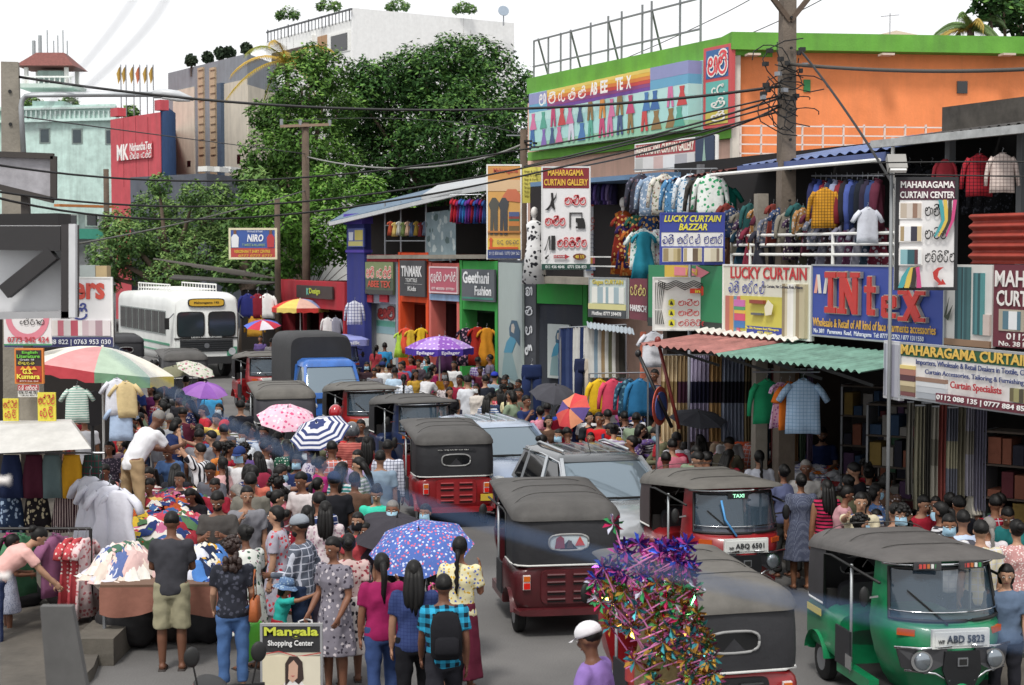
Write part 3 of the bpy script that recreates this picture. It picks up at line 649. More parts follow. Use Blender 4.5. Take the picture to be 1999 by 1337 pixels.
# corrugated awning, red half and green half
zt, zb = NF.z(1400,652,.12), NF.z(1420,690,1.25)
A_red = (U(1393,.12), -.12, zt); 
corr(mk, 'red_awning_sheet', (U(1382,.12),-.12,zt), (U(1545,.12)-U(1382,.12),0,0), (0,-1.2,zb-zt), 11, .022, mat('#a06a64',.7,wear=.45,nscale=3))
corr(mk, 'green_awning_sheet', (U(1545,.12)+.02,-.12,zt-.02), (U(1850,.12)-U(1545,.12),0,0), (0,-1.25,zb-zt), 21, .022, mat('#6d9384',.7,wear=.45,nscale=3))
corr(mk, 'white_flashing', (U(1390),-.1,zt+.08), (U(1590)-U(1390),0,0), (0,-.22,-.05), 14, .025, mat('#d3d0c8',.6,wear=.3))
for px in (1400,1500,1600,1700): MB().bar((U(px,.1),-.05,zb-.35),(U(px,.1),-1.1,zb-.02),.04).build('awning_bracket', mat('#5b5d5e'), mk)
# ---- sign band on the near block
S = NF.sign('green_shop_board', 'green and yellow board partly hidden behind the black and white drapes sign', 'sign', 1266, 1424, 519, 648, printm('#1f7a4a'), off=.1, ref=1400)
S.rect(.22,.0,.52,1,printm('#d8b03a')); S.txt('39/', .1,.55,.4,.8,printm('#e8e6d8')); S.rect(0,0,1,.14,printm('#1e2a26')); S.poly([(.35,.84),(.62,.84),(.62,.76),(.78,.9),(.62,1.0),(.62,.95),(.35,.98)],printm('#e07a88'),'printed_arrow'); S.txt('IN',.5,.85,.64,.95,printm('#d8b03a'))
S = NF.sign('cream_curtain_board', 'cream and yellow board with red capital letters and curtain pictures', 'sign', 1412, 1584, 516, 650, printm('#d9d8c8'), off=.14, frame_m=WHITEP, fw=.02)
S.txt('LUCKY CURTAIN',.1,.8,.96,.97,printm('#b8282c'),.02); S.sin('ලකී කර්ටන්',.08,.6,.5,.77,printm('#2a3a9a'),.16)
S.rect(.22,.06,.7,.56,printm('#c9c04a')); S.rect(.3,.03,.7,.14,printm('#2a3a9a')); S.pics(.04,.04,.22,.55,['#b8685a','#d08a4a','#5f8fa0','#c85a6a']); S.pics(.16,.1,.28,.5,['#3a6fb0','#d04a6a','#e0b84a','#4a9a6a','#c86ab0'],False,2)
S.txt('No. 38/6, Pamunuwa Road, Maharagama.',.31,.09,.69,.13,printm('#e8d84a'),.0); S.txt('0771-483695',.45,.04,.62,.08,printm('#e8d84a'),.0)
S.pics(.72,.03,.97,.75,['#8a7a5a','#c9bfa0','#e6e4dc','#eceae4','#d8d4c0','#8f7f60','#b9ad8c'],True,4)
S.rect(.36,.46,.52,.51,printm('#8a3a2a')); S.rect(.38,.3,.5,.33,printm('#555a60')); S.poly([(.55,.3),(.62,.32),(.64,.45),(.58,.52),(.54,.42)],printm('#e3dfc2')); S.txt('Lace Curtains, Net Curtains, Rods, Pelmets',.52,.68,.96,.73,printm('#333344'),0)
S = NF.sign('raised_letter_board', 'royal blue board with large raised red letters edged in silver', 'sign', 1586, 1846, 516, 655, printm('#2b3f96'), off=.16, frame_m=GALV, fw=.02)
def slab(ch, u, v, wd, ht, o):   # raised slab serif letters of boxes
    st = {'I':[(.5,.5,.34,1,0),(.5,.07,.9,.14,0),(.5,.93,.9,.14,0)], 'N':[(.2,.5,.22,1,0),(.8,.5,.22,1,0),(.5,.5,.24,1.05,-32),(.2,.06,.4,.12,0),(.2,.94,.4,.12,0),(.8,.94,.4,.12,0)],
          't':[(.45,.52,.28,1,0),(.5,.68,.8,.16,0),(.62,.08,.5,.16,0)], 'e':[(.2,.35,.24,.6,0),(.5,.08,.7,.15,0),(.5,.62,.6,.14,0),(.78,.5,.22,.3,0),(.5,.36,.6,.12,0)], 'x':[(.5,.45,.26,1.0,-38),(.5,.45,.18,1.0,38),(.15,.05,.4,.12,0),(.85,.05,.4,.12,0),(.15,.85,.4,.12,0),(.85,.85,.4,.12,0)]}[ch]
    for gr, th, mm, nm in ((1.22,.05,mat('#b9b2a4',.3,.6),'letter_edge'),(1,.07,mat('#b8322e',.4),'letter')):
        mb = MB()
        for k, (cx, cy, a, b, an) in enumerate(st):
            pad = (gr-1)*.035*3
            M = Matrix.Rotation(R(an),3,'Y'); mb.box((u+cx*wd, -.01-th/2-.001*k, v+cy*ht), (a*wd+pad, th, b*ht+pad), 0, M)
        mb.build(nm, mm, o)
w_, h_ = S.w, S.h
for ch, u, v, wd, ht in (('I',.14,.34,.1,.56),('N',.25,.34,.17,.56),('t',.45,.34,.1,.5),('e',.58,.32,.13,.42),('x',.72,.3,.17,.42)): slab(ch, u*w_, v*h_, wd*w_, ht*h_, S.o)
for k in range(3): S.poly([(.02+k*.04,.6),(.045+k*.04,.6),(.065+k*.04 if k != 1 else .03+k*.04,.86),(.04+k*.04 if k != 1 else .005+k*.04,.86)],printm('#d8d2cc' if k else '#e09a88'),'logo_stroke')
S.txt('Wholesale & Retail of All kind of lace Garments accessories',.02,.14,.95,.26,printm('#e0a83a'),.01); S.txt('No 38/1   Pamunuwa  Road,  Maharagama  Tel: 0777 622752 / 077 1311550',.03,.03,.87,.11,printm('#e6e8f0'),.0)
S = NF.sign('drapes_photo_board', 'photo board of teal patterned drapes right of the blue board', 'sign', 1849, 1938, 516, 672, printm('#d8d6d2'), off=.14)
S.pics(.2,.05,.55,.97,['#1f3f48','#2f5f66','#1a3238','#3a6a70','#23474e','#315c60'],True,2); S.pics(.62,.15,.85,.9,['#2f5f66','#3f7a80','#24484e','#46868a'],True,5); S.rect(0,0,1,.08,printm('#8a6a50')); S.rect(.86,.15,1,.4,printm('#c9b8b0')); S.poly([(0,.35),(.12,.6),(.06,.36),(.2,.5),(.1,.3)],printm('#2a3328'),'printed_plant')
S = NF.sign('maroon_curtain_board', 'maroon board with large white letters at the right edge', 'sign', 1941, 2160, 516, 676, printm('#5f1f2c'), off=.15)
S.txt('MAHARAGAMA',.02,.73,.98,.93,printm('#ece8e4'),.02); S.txt('CURTAIN CENTER',.04,.5,.98,.69,printm('#ece8e4'),.02); S.rect(.06,.2,.3,.46,printm('#a9a08e')); S.pics(.1,.22,.27,.44,['#4a6f80','#e6e8ea','#e6e8ea','#4a6f80'],True,2)
S.txt('0112 088 135',.15,.1,.7,.18,printm('#ece8e4'),.01); S.txt('No. 38 Pamunuwa Road',.08,.02,.8,.08,printm('#ece8e4'),.01)
# ---- boards facing the camera
S = fsign('curtain_centre_board', 'tall white board with dark maroon header, three photos and a curved red arrow', 'sign', 1748, 1867, 346, 566, 19.5, printm('#e6e5e4'), frame_m=mat('#2b2b2e'), fw=.035, th=.1)
S.rect(.03,.8,.97,.985,printm('#4f2034')); S.txt('MAHARAGAMA',.06,.905,.94,.965,printm('#f2efec'),.025); S.txt('CURTAIN CENTER',.05,.815,.94,.875,printm('#f2efec'),.025)
for i, t in enumerate(('මැසීම','මැනීම','සවිකිරීම')):
    v = .64-.205*i; S.rect(.04,v-.01,.42,v+.14,printm('#f4f2ee')); S.pics(.06,v,.4,v+.13,[['#b9aa98','#cfc6bc','#8a6a58','#c0b0a2'],['#a08a62','#e4e6e8','#2a2a38','#cbb890'],['#7fb0b8','#23505a','#4a2a30','#dfe3e2']][i],True,i)
    S.sin(t,.46,v+.02,.94 if i == 2 else .8,v+.12,printm('#1c1c1c'),.2)
for k, c in enumerate(('#3a9aa0','#d8b84a','#2a2622','#c83c78')):
    S.poly([(.66+k*.08,.8),(.72+k*.08,.8),(.8+k*.04,.62),(.62+k*.06,.47),(.6+k*.06,.48),(.72+k*.05,.62)],printm(c),'printed_swoosh'); S.poly([(.02+k*.1,.02),(.1+k*.1,.02),(.2+k*.06,.13),(.3+k*.02,.21),(.18+k*.04,.2),(.08+k*.08,.12)],printm(c),'printed_swoosh')
S.poly([(.58,.16),(.66,.2),(.76,.205),(.68,.17),(.66,.12),(.72,.075),(.74,.1),(.8,.05),(.66,.045),(.68,.06),(.6,.1)],printm('#b82a24'),'printed_arrow')
o, h = pole('sign_post', 'grey steel post holding the tall white board at the right', 1741, 330, 19.55, .045, .045, mat('#7d8082',.6,.3), square=False)
lamp = E('floodlight', P(1743,333,19.5), 0, 'grey floodlight on top of the sign post', 'lamp'); MB().box((.02,-.1,.08),(.22,.1,.2),0,Matrix.Rotation(R(-35),3,'X')).build('housing', mat('#8c8a86',.5), lamp); MB().box((.02,-.14,.05),(.19,.05,.17),0,Matrix.Rotation(R(-35),3,'X')).build('glass', mat('#d2d2cf',.2), lamp)
S = fsign('curtain_specialists_board', 'wide white board with dark green header and maroon phone strip', 'sign', 1757, 2040, 668, 776, 19.3, printm('#dcdad8'), Z1=16.9, th=.1, frame_m=GALV, fw=.02)
S.rect(0,.76,1,1,printm('#1f4f34')); S.txt('MAHARAGAMA CURTAIN CENTER',.01,.79,1.25,.97,printm('#dcb24a'),.03)
S.txt('Importers, Wholesale & Retail Dealers in Textile, Curtains,',.13,.61,.98,.73,printm('#26356e'),.008); S.txt('Curtain Accessories, Tailoring & Furnishing Items.',.2,.46,.98,.57,printm('#26356e'),.008)
S.pics(.01,.05,.12,.6,['#6a3a3a','#8a7a5a','#c9b890','#4a2a30','#a06a5a','#e0c878'],False,3); S.pics(.14,.05,.36,.42,['#9aa0a8','#b8bcc2','#cfd2d6','#8a6a58'],False,6); S.txt('Curtain Specialists',.4,.26,.75,.42,printm('#a82a30'),.02); S.pics(.8,.2,.93,.42,['#5a5236','#8f8a5a','#3f3a2a','#9a8f60'],True,3)
S.rect(.3,.03,.94,.18,printm('#5f1f2c')); S.txt('0112 088 135 | 0777 884 853',.31,.05,.93,.16,printm('#f0eeec'),.015)
S = fsign('board_end_panel', 'narrow end panel with a grey curtain picture left of the wide white board', 'sign', 1724, 1756, 664, 776, 19.8, printm('#c9cace'), Z1=19.35, th=.06)
S.pics(.05,.05,.95,.95,['#8a8c9a','#b8bac4','#d8dae0','#8f90a0','#a8aab4'],True,3)
S = fsign('blue_curtain_board', 'blue and white board with yellow slanted letters and three small photos', 'sign', 1288, 1414, 415, 516, 25.5, printm('#e8e8e6'), frame_m=printm('#2b3a94'), fw=.02)
S.rect(.02,.62,.98,.98,printm('#2b3a94')); S.txt('LUCKY CURTAIN',.06,.82,.95,.95,printm('#e6dc3a'),.03,.25); S.txt('BAZZAR',.29,.66,.73,.79,printm('#e6dc3a'),.03,.25); S.sin('ලකී කර්ටන් බසාර්',.04,.4,.96,.58,printm('#1f2a80'),.18)
S.rect(.02,.02,.98,.35,printm('#2b3a94'))
for i in range(3): S.rect(.04+.32*i,.05,.33+.32*i,.32,printm('#d8d4c4')); S.pics(.05+.32*i,.06,.32+.32*i,.31,[['#8f7f5a','#c9bfa0','#b8a87a','#8a7a50'],['#a89a72','#e6e4dc','#5a4a3a','#c0b490'],['#d9d3c0','#c8c0a8','#7a6a58','#d6d0bc']][i],True,i)
S = fsign('drapes_arrow_board', 'white board with black drawn drapes, red arrow and three yellow hexagons', 'sign', 1274, 1397, 541, 645, 26, printm('#eae9e6'), frame_m=mat('#d8d8d6',.5), fw=.02)
for sg in (0,1):
    for k in range(5):
        fx = (lambda a: a) if not sg else (lambda a: 1-a)
        S.poly([(fx(.04+k*.035),.9),(fx(.055+k*.035),.9),(fx(.045+k*.022),.4),(fx(.04+k*.022),.4)],printm('#161616'),'printed_drape'); S.poly([(fx(.04+k*.022),.38),(fx(.05+k*.022),.38),(fx(.06+k*.03),.12),(fx(.045+k*.03),.12)],printm('#161616'),'printed_drape')
for k in range(3):
    for j in range(4): S.poly([(.08+k*.28,.93-j*.03),(.22+k*.28,.86-j*.035),(.36+k*.28,.93-j*.03),(.36+k*.28,.945-j*.03),(.22+k*.28,.88-j*.035),(.08+k*.28,.945-j*.03)],printm('#161616'),'printed_drape')
S.poly([(.58,.7),(.76,.7),(.76,.65),(.92,.74),(.76,.84),(.76,.79),(.58,.79)],printm('#d8341f'),'printed_arrow'); S.txt('in',.66,.71,.74,.77,printm('#f0e23a'),.03)
for i, t in enumerate(('මැනීම','මැසීම','සවිකිරීම')):
    v = .48-.19*i; S.poly([(.24,v),(.29,v-.03),(.34,v),(.34,v+.09),(.29,v+.12),(.24,v+.09)],printm('#d6cf2a'),'printed_hexagon'); S.poly([(.26,v+.01),(.32,v+.0),(.3,v+.06),(.28,v+.09)],printm('#1a1a1a'),'printed_figure'); S.sin(t,.4,v-.01,.84 if i == 2 else .72,v+.11,printm('#b82428'),.2)
MB().tube([(0,0,0),(0,0,1.4)],.025,6)
o, h = pole('thin_sign_post', 'thin steel post under the blue curtain board', 1347, 516, 26.1, .06, .06, STEEL, square=False)
S = fsign('curtain_gallery_board', 'tall white board with maroon header, black silhouettes and red lettering', 'sign', 1057, 1152, 325, 526, 33, printm('#e6e5e5'), frame_m=printm('#d8d8d8'), fw=.025, th=.1)
S.rect(.02,.79,.98,.985,printm('#7c1c24')); S.txt('MAHARAGAMA',.13,.91,.86,.97,printm('#e2b23a'),.03); S.txt('CURTAIN GALLERY',.05,.815,.95,.88,printm('#e2b23a'),.03)
S.sin('මැනීම',.48,.63,.9,.72,printm('#b8242c'),.22,printm('#f0d0d0')); S.sin('මැසීම',.08,.43,.48,.52,printm('#b8242c'),.22,printm('#f0d0d0')); S.sin('සවිකිරීම',.33,.22,.92,.31,printm('#b8242c'),.22,printm('#f0d0d0'))
S.poly([(.07,.58),(.14,.575),(.2,.62),(.26,.58),(.28,.585),(.25,.66),(.3,.7),(.31,.75),(.27,.7),(.24,.69),(.24,.745),(.19,.745),(.2,.68),(.17,.63),(.12,.6)],printm('#141414'),'printed_figure')
S.rect(.57,.41,.6,.55,printm('#3a3a3a')); S.rect(.82,.41,.835,.55,printm('#3a3a3a')); S.rect(.57,.545,.835,.555,printm('#3a3a3a')); S.poly([(.7,.4),(.9,.4),(.9,.43),(.88,.48),(.86,.5),(.7,.5),(.7,.46),(.74,.45),(.74,.42),(.7,.42)],printm('#141414'),'printed_machine')
S.rect(.2,.19,.28,.33,printm('#141414')); S.poly([(.05,.185),(.08,.185),(.14,.32),(.18,.33),(.18,.19),(.16,.19),(.15,.3)],printm('#303030'),'printed_ladder'); S.poly([(.07,.1),(.12,.1),(.12,.12),(.15,.13),(.15,.145),(.19,.16),(.07,.12)],printm('#141414'),'printed_stairs')
S.poly([(.25,.11),(.48,.11),(.48,.1),(.58,.125),(.48,.15),(.48,.14),(.25,.14)],printm('#a8242c'),'printed_arrow'); S.txt('1ST FLOOR',.26,.118,.48,.133,printm('#f0eeee'),.01); S.poly([(.64+.14*math.cos(t*.524)+.14,.125+.032*math.sin(t*.524)) for t in range(12)],printm('#6a3420'),'printed_oval'); S.txt('40 1/1',.69,.108,.87,.142,printm('#e8c83a'),.02)
S.rect(.0,.0,1,.055,printm('#123a30')); S.txt('011 436 4646   0771 536 853',.08,.012,.92,.042,printm('#e8eeec'),.01)
S = fsign('arrow_list_board', 'white list board with red arrows half hidden behind the maroon headed board', 'sign', 1140, 1208, 392, 543, 35.5, printm('#d3d7dc'), frame_m=GALV, fw=.02)
for i in range(3):
    for v in (.94,.05): S.poly([(.2+.28*i,v-.012),(.34+.28*i,v-.012),(.34+.28*i,v-.022),(.4+.28*i,v),(.34+.28*i,v+.022),(.34+.28*i,v+.012),(.2+.28*i,v+.012)],printm('#c03a34'),'printed_arrow')
S.poly([(.48+.16*math.cos(t*.524),.87+.035*math.sin(t*.524)) for t in range(12)],printm('#3a6fb8'),'printed_oval'); S.txt('NR',.42,.85,.54,.885,printm('#eef2f6'),.02); S.sin('රත්න',.2,.72,.6,.8,printm('#b84038'),.2); S.sin('පාලිපැක්',.1,.62,.95,.7,printm('#b84038'),.2)
for i in range(5):
    for u0, t in ((.1,'Shopping'),(.55,('Price Ball','Price Tag','PP Bag','Gum Tape','Poly Bags')[i])): S.txt(t,u0,.55-.055*i,u0+.36,.58-.055*i,printm('#3a4a6a'),.0)
S.pics(.1,.19,.45,.28,['#d89a3a','#c85a6a','#e0c85a'],True,2); S.pics(.5,.19,.92,.28,['#c84a4a','#4a9a5a','#d8d8e0'],True,3); S.rect(.05,.1,.95,.155,printm('#3f5f98')); S.txt('0112830476 / 078-9473205',.08,.11,.92,.145,printm('#e8eef4'),.0)
S = fsign('clothing_poster', 'tall orange poster of shirts and trousers with a red up arrow', 'sign', 950, 1018, 321, 506, 40, printm('#d8a052'), frame_m=WHITEP, fw=.03)
S.rect(.03,.84,.97,.97,printm('#c98a48')); S.txt('Maharagama',.2,.9,.9,.96,printm('#b8483a'),.02); S.rect(.03,.72,.97,.84,printm('#d9b48a')); S.poly([(.45,.66),(.6,.74),(.85,.74),(.97,.68),(.97,.6),(.5,.62)],printm('#c96a48')); S.rect(.03,.1,.97,.22,printm('#e6c04a'))
for u, c in ((.08,'#4a4a44'),(.36,'#3a3d42')): S.poly([(u+.02,.26),(u+.1,.26),(u+.12,.45),(u+.14,.26),(u+.24,.26),(u+.24,.52),(u+.28,.6),(u+.18,.65),(u+.08,.65),(u-.02,.58),(u+.03,.52)],printm(c),'printed_clothes')
S.pics(.64,.3,.94,.5,['#6a5a3a','#c8783a','#3a6a4a','#8a3a3a','#4a5a8a'],False,2); S.rect(.03,.28,.97,.3,printm('#b8743a')); S.poly([(.06,.11),(.3,.11),(.3,.13),(.16,.13),(.16,.2),(.2,.2),(.12,.235),(.05,.2),(.09,.2),(.09,.13),(.06,.13)],printm('#d8542a'),'printed_arrow'); S.rect(.3,.11,.9,.13,printm('#d8542a')); S.sin('උඩු මහලට',.3,.15,.92,.2,printm('#2a2a5a'),.16); S.rect(.03,.01,.97,.1,printm('#2f3f7a')); S.txt('0112 850 665 / 0773 284 262',.07,.045,.94,.08,printm('#dfe4f0'),0)
S = fsign('yellow_text_board', 'narrow yellow board of small text behind the dark wooden pole', 'sign', 1020, 1056, 326, 396, 41, printm('#d8cf5a'))
for k in range(7): S.txt('Bags & Cover'[:9+k%4],.1,.85-.11*k,.8,.91-.11*k,printm('#6a6230'),0)
S = fsign('gallery_upper_board', 'red and white curtain board on the pink wall', 'sign', 1240, 1398, 282, 336, 34.4, printm('#d8d4d0'), Z1=31.5, frame_m=WHITEP, fw=.02)
S.rect(.0,.52,.77,1,printm('#a8343a')); S.txt('MAHARAGAMA CURTAIN GALLERY',.02,.58,.75,.92,printm('#efe4d2'),.02); S.pics(.0,.05,.76,.48,['#b8b4b0','#d8d4d0','#c9a8a0','#e0dedc','#a8a4a8','#d0ccc8'],True,3); S.rect(.77,.0,.985,1,printm('#1f2f4a')); S.poly([(.85,.0),(.9,.0),(.885,.5),(.875,.95),(.865,.5)],printm('#8fb0a0'),'printed_tower')
S = fsign('pale_curtain_board', 'pale board of hanging white curtains with hotline number, above the trouser rack', 'sign', 1150, 1223, 541, 618, 33, printm('#b9c6c2'), Z1=32, frame_m=GALV, fw=.02)
S.txt('Gagee CURTAIN',.1,.8,.92,.95,printm('#c9b84a'),.02); S.pics(.08,.36,.95,.76,['#e6e6de','#9ab0b8','#eceae4','#8aa4ac','#e8e8e2','#9ab0b8','#dfe0da'],True,2); S.rect(.0,.2,1,.34,printm('#cfc98a')); S.rect(0,0,1,.2,printm('#3a3f44')); S.txt('Hotline: 0777 594478',.12,.05,.9,.15,printm('#e8e8e8'),.015)
S = fsign('maroon_shop_board', 'small maroon board with yellow and white letters beside the drapes sign', 'sign', 1229, 1263, 543, 622, 31, printm('#6a2030'), Z1=30)
S.sin('හරිස්ච',.08,.6,.95,.85,printm('#d8c86a'),.2); S.txt('HARISCH',.08,.2,1.0,.36,printm('#f0eeee'),.02)
corr(None, 'grey_awning', P(1145,628,32.5), P(1235,640,31)-P(1145,628,32.5), Vector((0,-.5,-.1)), 12, .015, mat('#9aa4ac',.6)); tag(COL.objects['grey_awning'], 'grey corrugated awning strip under the pale curtain board', 'awning')
# ---- upper balcony shop behind those boards
A, B = pt(1035,38), pt(1300,33)
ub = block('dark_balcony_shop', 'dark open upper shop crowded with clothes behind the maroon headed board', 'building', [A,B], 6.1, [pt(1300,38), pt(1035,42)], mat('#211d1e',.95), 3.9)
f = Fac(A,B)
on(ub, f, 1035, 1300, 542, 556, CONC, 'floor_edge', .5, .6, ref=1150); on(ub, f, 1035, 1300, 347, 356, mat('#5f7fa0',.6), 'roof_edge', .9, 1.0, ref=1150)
for y in (500,518): on(ub, f, 1150, 1290, y, y+2.5, WHITEP, 'railing_bar', .6, .04)
# ================================================================ far row of painted shop fronts
MF = Fac(pt(548,62), pt(970,46))
def shopfront(label, px0, px1, ytop, ymid, m, inner, pil=.16):
    a = MF.at(px0); b = MF.at(px1); wd = (b-a).length; zt = MF.z(px0,ytop); zm = MF.z(px0,ymid)
    o = E('painted_shop_front', (a.x,a.y,0), MF.rz, label, 'shop')
    MB().bb(0,pil,0,.5,0,zt).build('pillar', m, o); MB().bb(wd-pil,wd,0,.5,0,zt-.01).build('pillar', m, o)
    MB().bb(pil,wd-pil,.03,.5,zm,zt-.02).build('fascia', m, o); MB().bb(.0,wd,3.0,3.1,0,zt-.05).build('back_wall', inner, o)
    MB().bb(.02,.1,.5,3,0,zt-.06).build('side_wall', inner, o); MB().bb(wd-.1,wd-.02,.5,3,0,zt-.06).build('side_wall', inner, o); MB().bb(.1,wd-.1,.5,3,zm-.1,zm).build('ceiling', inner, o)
    return o, wd, zt, zm
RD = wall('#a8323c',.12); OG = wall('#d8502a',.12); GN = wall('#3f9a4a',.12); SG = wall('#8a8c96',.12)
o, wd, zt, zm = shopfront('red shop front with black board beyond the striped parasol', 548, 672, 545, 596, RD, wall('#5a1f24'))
S = MF.sign('black_lettered_board', 'black board with yellow green lettering on the red shop', 'sign', 578, 648, 556, 580, printm('#2a1f20'), off=.08); S.txt('K',.3,.25,.37,.8,printm('#5fb0a0'),.03); S.txt('Design',.38,.25,.68,.8,printm('#b8c83a'),.02)
for px in (590,622): a = MF.at(px,-.3); on(o, MF, px, px+3, 596, 720, RD, 'mullion', -.1, .1)
cl = E('purple_column', (*MF.at(677,.12), 0), MF.rz, 'tall royal blue column with a small yellow sign near its top', 'column')
wq = (MF.at(711,.12)-MF.at(677,.12)).length; zt = MF.z(677,438,.12)
MB().bb(0,wq,0,.25,0,zt).build('shaft', wall('#33397a',.15), cl); MB().bb(-.08,wq+.04,-.08,.3,zt,zt+.35).build('cap', wall('#5a4aa8',.1), cl); MB().bb(-.05,wq+.03,-.03,.28,zt-.95,zt-.86).build('moulding', wall('#5a4aa8',.1), cl)
S = MF.sign('column_sign', 'small blue and yellow sign near the top of the royal blue column', 'sign', 679, 710, 446, 482, printm('#3f4fa0'), off=.2); S.rect(.45,.35,.95,.9,printm('#c9b84a')); S.rect(.05,.05,.95,.3,printm('#c9c06a')); S.poly([(.1,.35),(.35,.35),(.38,.8),(.08,.8)],printm('#d8dce8'),'printed_shirt')
o, wd, zt, zm = shopfront('grey and red striped shop front with green and black board', 709, 776, 496, 590, SG, wall('#a8a49c'))
on(o, MF, 709.5, 775, 497, 510, RD, 'red_band', .03, .2); 
for x in (709.5,740): on(o, MF, x, x+16, 575, 589, RD, 'red_block', .03, .2)
S = MF.sign('red_letter_board', 'green and black board with red letters on the striped shop', 'sign', 713, 767, 511, 573, printm('#3a4a34'), off=.1); S.rect(0,.5,1,1,printm('#6a7a4a')); S.sin('අබි ටෙක්ස්',.06,.52,.94,.85,printm('#c8403a'),.2,printm('#e0d8c8')); S.txt('ABEE TEX',.1,.22,.92,.42,printm('#c8442f'),.02); S.rect(0,0,1,.14,printm('#2a2a28'))
pm = MF.sign('lettered_wall_panel', 'white printed wall panel with red letters beside the orange shop', 'sign', 732, 771, 592, 706, printm('#c9cdc8'), off=-.4, th=.1); pm.rect(0,.62,1,.72,printm('#5fa890')); pm.rect(0,.5,1,.62,printm('#8ab0b8')); pm.sin('අබි',.2,.76,.95,.95,printm('#b8342c'),.25,printm('#7a2020'))
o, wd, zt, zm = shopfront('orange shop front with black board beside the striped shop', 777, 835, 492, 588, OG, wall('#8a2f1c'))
S = MF.sign('white_letter_board', 'black board with bold white lettering on the orange shop', 'sign', 780, 829, 508, 577, printm('#2b2c30'), off=.1); S.txt('TINMARK',.08,.55,.9,.85,printm('#dcdcdc'),.03); S.txt('TEXTILE',.25,.4,.72,.5,printm('#d0d0d0'),.01); S.rect(.2,.34,.9,.35,printm('#b0b0b0')); S.txt('Kids',.35,.15,.68,.28,printm('#c8c8c8'),.02)
o, wd, zt, zm = shopfront('pink banded shop front between orange and green shops', 837, 896, 512, 586, wall('#c86a62',.12), wall('#4a1f22'))
on(o, MF, 838, 895, 573, 585, wall('#8fa8c8'), 'blue_band', .03, .2); S = MF.sign('pink_sinhala_board', 'dusty pink board with white Sinhala lettering', 'sign', 838, 893, 520, 571, printm('#b0485c'), off=.1, frame_m=printm('#d8c0c4'), fw=.04); S.sin('මුතුමිණි ගැෂන්ස්',.06,.4,.94,.8,printm('#f0e6e8'),.2); S.txt('077 4830390  0777301',.1,.12,.9,.22,printm('#ecdfe2'),0)
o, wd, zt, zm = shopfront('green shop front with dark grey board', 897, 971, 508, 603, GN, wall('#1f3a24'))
S = MF.sign('grey_fashion_board', 'dark grey board with two lines of white letters on the green shop', 'sign', 901, 965, 525, 586, printm('#4b5058'), off=.12); S.txt('Geethani',.05,.55,.85,.93,printm('#eceef0'),.03); S.txt('Fashion',.42,.18,.92,.48,printm('#eceef0'),.03); S.rect(.03,.06,.97,.12,printm('#2f7a6a'))
gb = block('fashion_side_block', 'dark grey and green side wall of the green fashion shop', 'building', [pt(972,45.6), pt(1020,41.6), pt(1047,41), pt(1150,39.6)], 4.28, [pt(1150,41.4), pt(1047,43.4), pt(985,47)], wall('#3b3f47',.1))
f = Fac(pt(972,45.6), pt(1020,41.6)); S = f.sign('blue_dress_mural', 'pale tall mural of a woman in a blue dress', 'mural', 973, 1019, 512, 735, printm('#a9b8b4'), off=.06)
def lady(S, u, v, su, sv):
    q = lambda pts: [(u+a*su, v+b*sv) for a, b in pts]
    S.poly(q([(.1,0),(.95,.0),(.8,.2),(.6,.45),(.25,.45),(.15,.2)]),printm('#7fa0a4'),'printed_skirt'); S.poly(q([(.2,.4),(.62,.45),(.85,.7),(.6,.75),(.35,.6)]),printm('#3a8fb0'),'printed_dress'); S.poly(q([(.5,.72),(.75,.7),(.98,.6),(1,.85),(.85,1),(.6,.99),(.48,.85)]),printm('#25506a'),'printed_hair'); S.poly(q([(.58,.8),(.72,.78),(.76,.88),(.7,.94),(.6,.92)]),printm('#b8b0a4'),'printed_face')
lady(S,.08,.03,.86,.5)
f = Fac(pt(1020,41.6), pt(1047,41)); S = f.sign('lettered_pillar', 'black pillar with five white Sinhala letters one above another', 'pillar', 1020, 1046, 506, 735, printm('#34383f'), off=.08, th=.2)
for i, ch in enumerate(('ගී','තා','නි','ෆැ','ෂ')): S.sin(ch,.28,.86-.165*i,.75,.93-.165*i,printm('#dfe2e4'),.24)
f = Fac(pt(1047,41), pt(1150,39.6)); on(gb, f, 1048, 1137, 553, 592, GN, 'green_band', .08, .15); on(gb, f, 1138, 1146, 500, 735, GN, 'green_edge', .1, .2)
S = f.sign('second_mural', 'small pale mural of a woman beside the trouser rack', 'mural', 1069, 1111, 632, 737, printm('#c3cdca'), off=.1); lady(S,.05,.05,.7,.85)
# upper storey above the painted shops with its blue roof
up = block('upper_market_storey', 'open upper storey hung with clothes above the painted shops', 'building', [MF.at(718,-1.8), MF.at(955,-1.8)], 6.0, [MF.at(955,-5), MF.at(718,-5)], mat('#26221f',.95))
uo = up.location; loc_ = lambda px, py, off: Vector((*MF.at(px,off), MF.z(px,py,off)))-uo
MB().prism([loc_(716,505,-1.7), loc_(955,505,-1.7), loc_(955,505,.1), loc_(716,505,.1)],(0,0,.12)).build('floor_slab', CONC, up)
for px in (752,783,832,880): a = loc_(px,500,-.1); MB().tube([Vector((a.x,a.y,4.2)),Vector((a.x,a.y,6.1))],.03,6).build('steel_post', STEEL, up)
for py in (470,440): MB().bar(loc_(752,py,-.1), loc_(880,py+ (0),-.1)*1.0, .03).build('rail', STEEL, up)
MB().grid(lambda a, b: loc_(832,510,.0).lerp(loc_(890,508,.0),a)*(1-b)+loc_(832,415,.0).lerp(loc_(890,408,.0),a)*b+Vector((0,.06*math.sin(a*18),0)),18,6).build('patterned_sheet', cloth('#7f8f94','floral','#aab4b4','#5a6a6a',3), up, True)
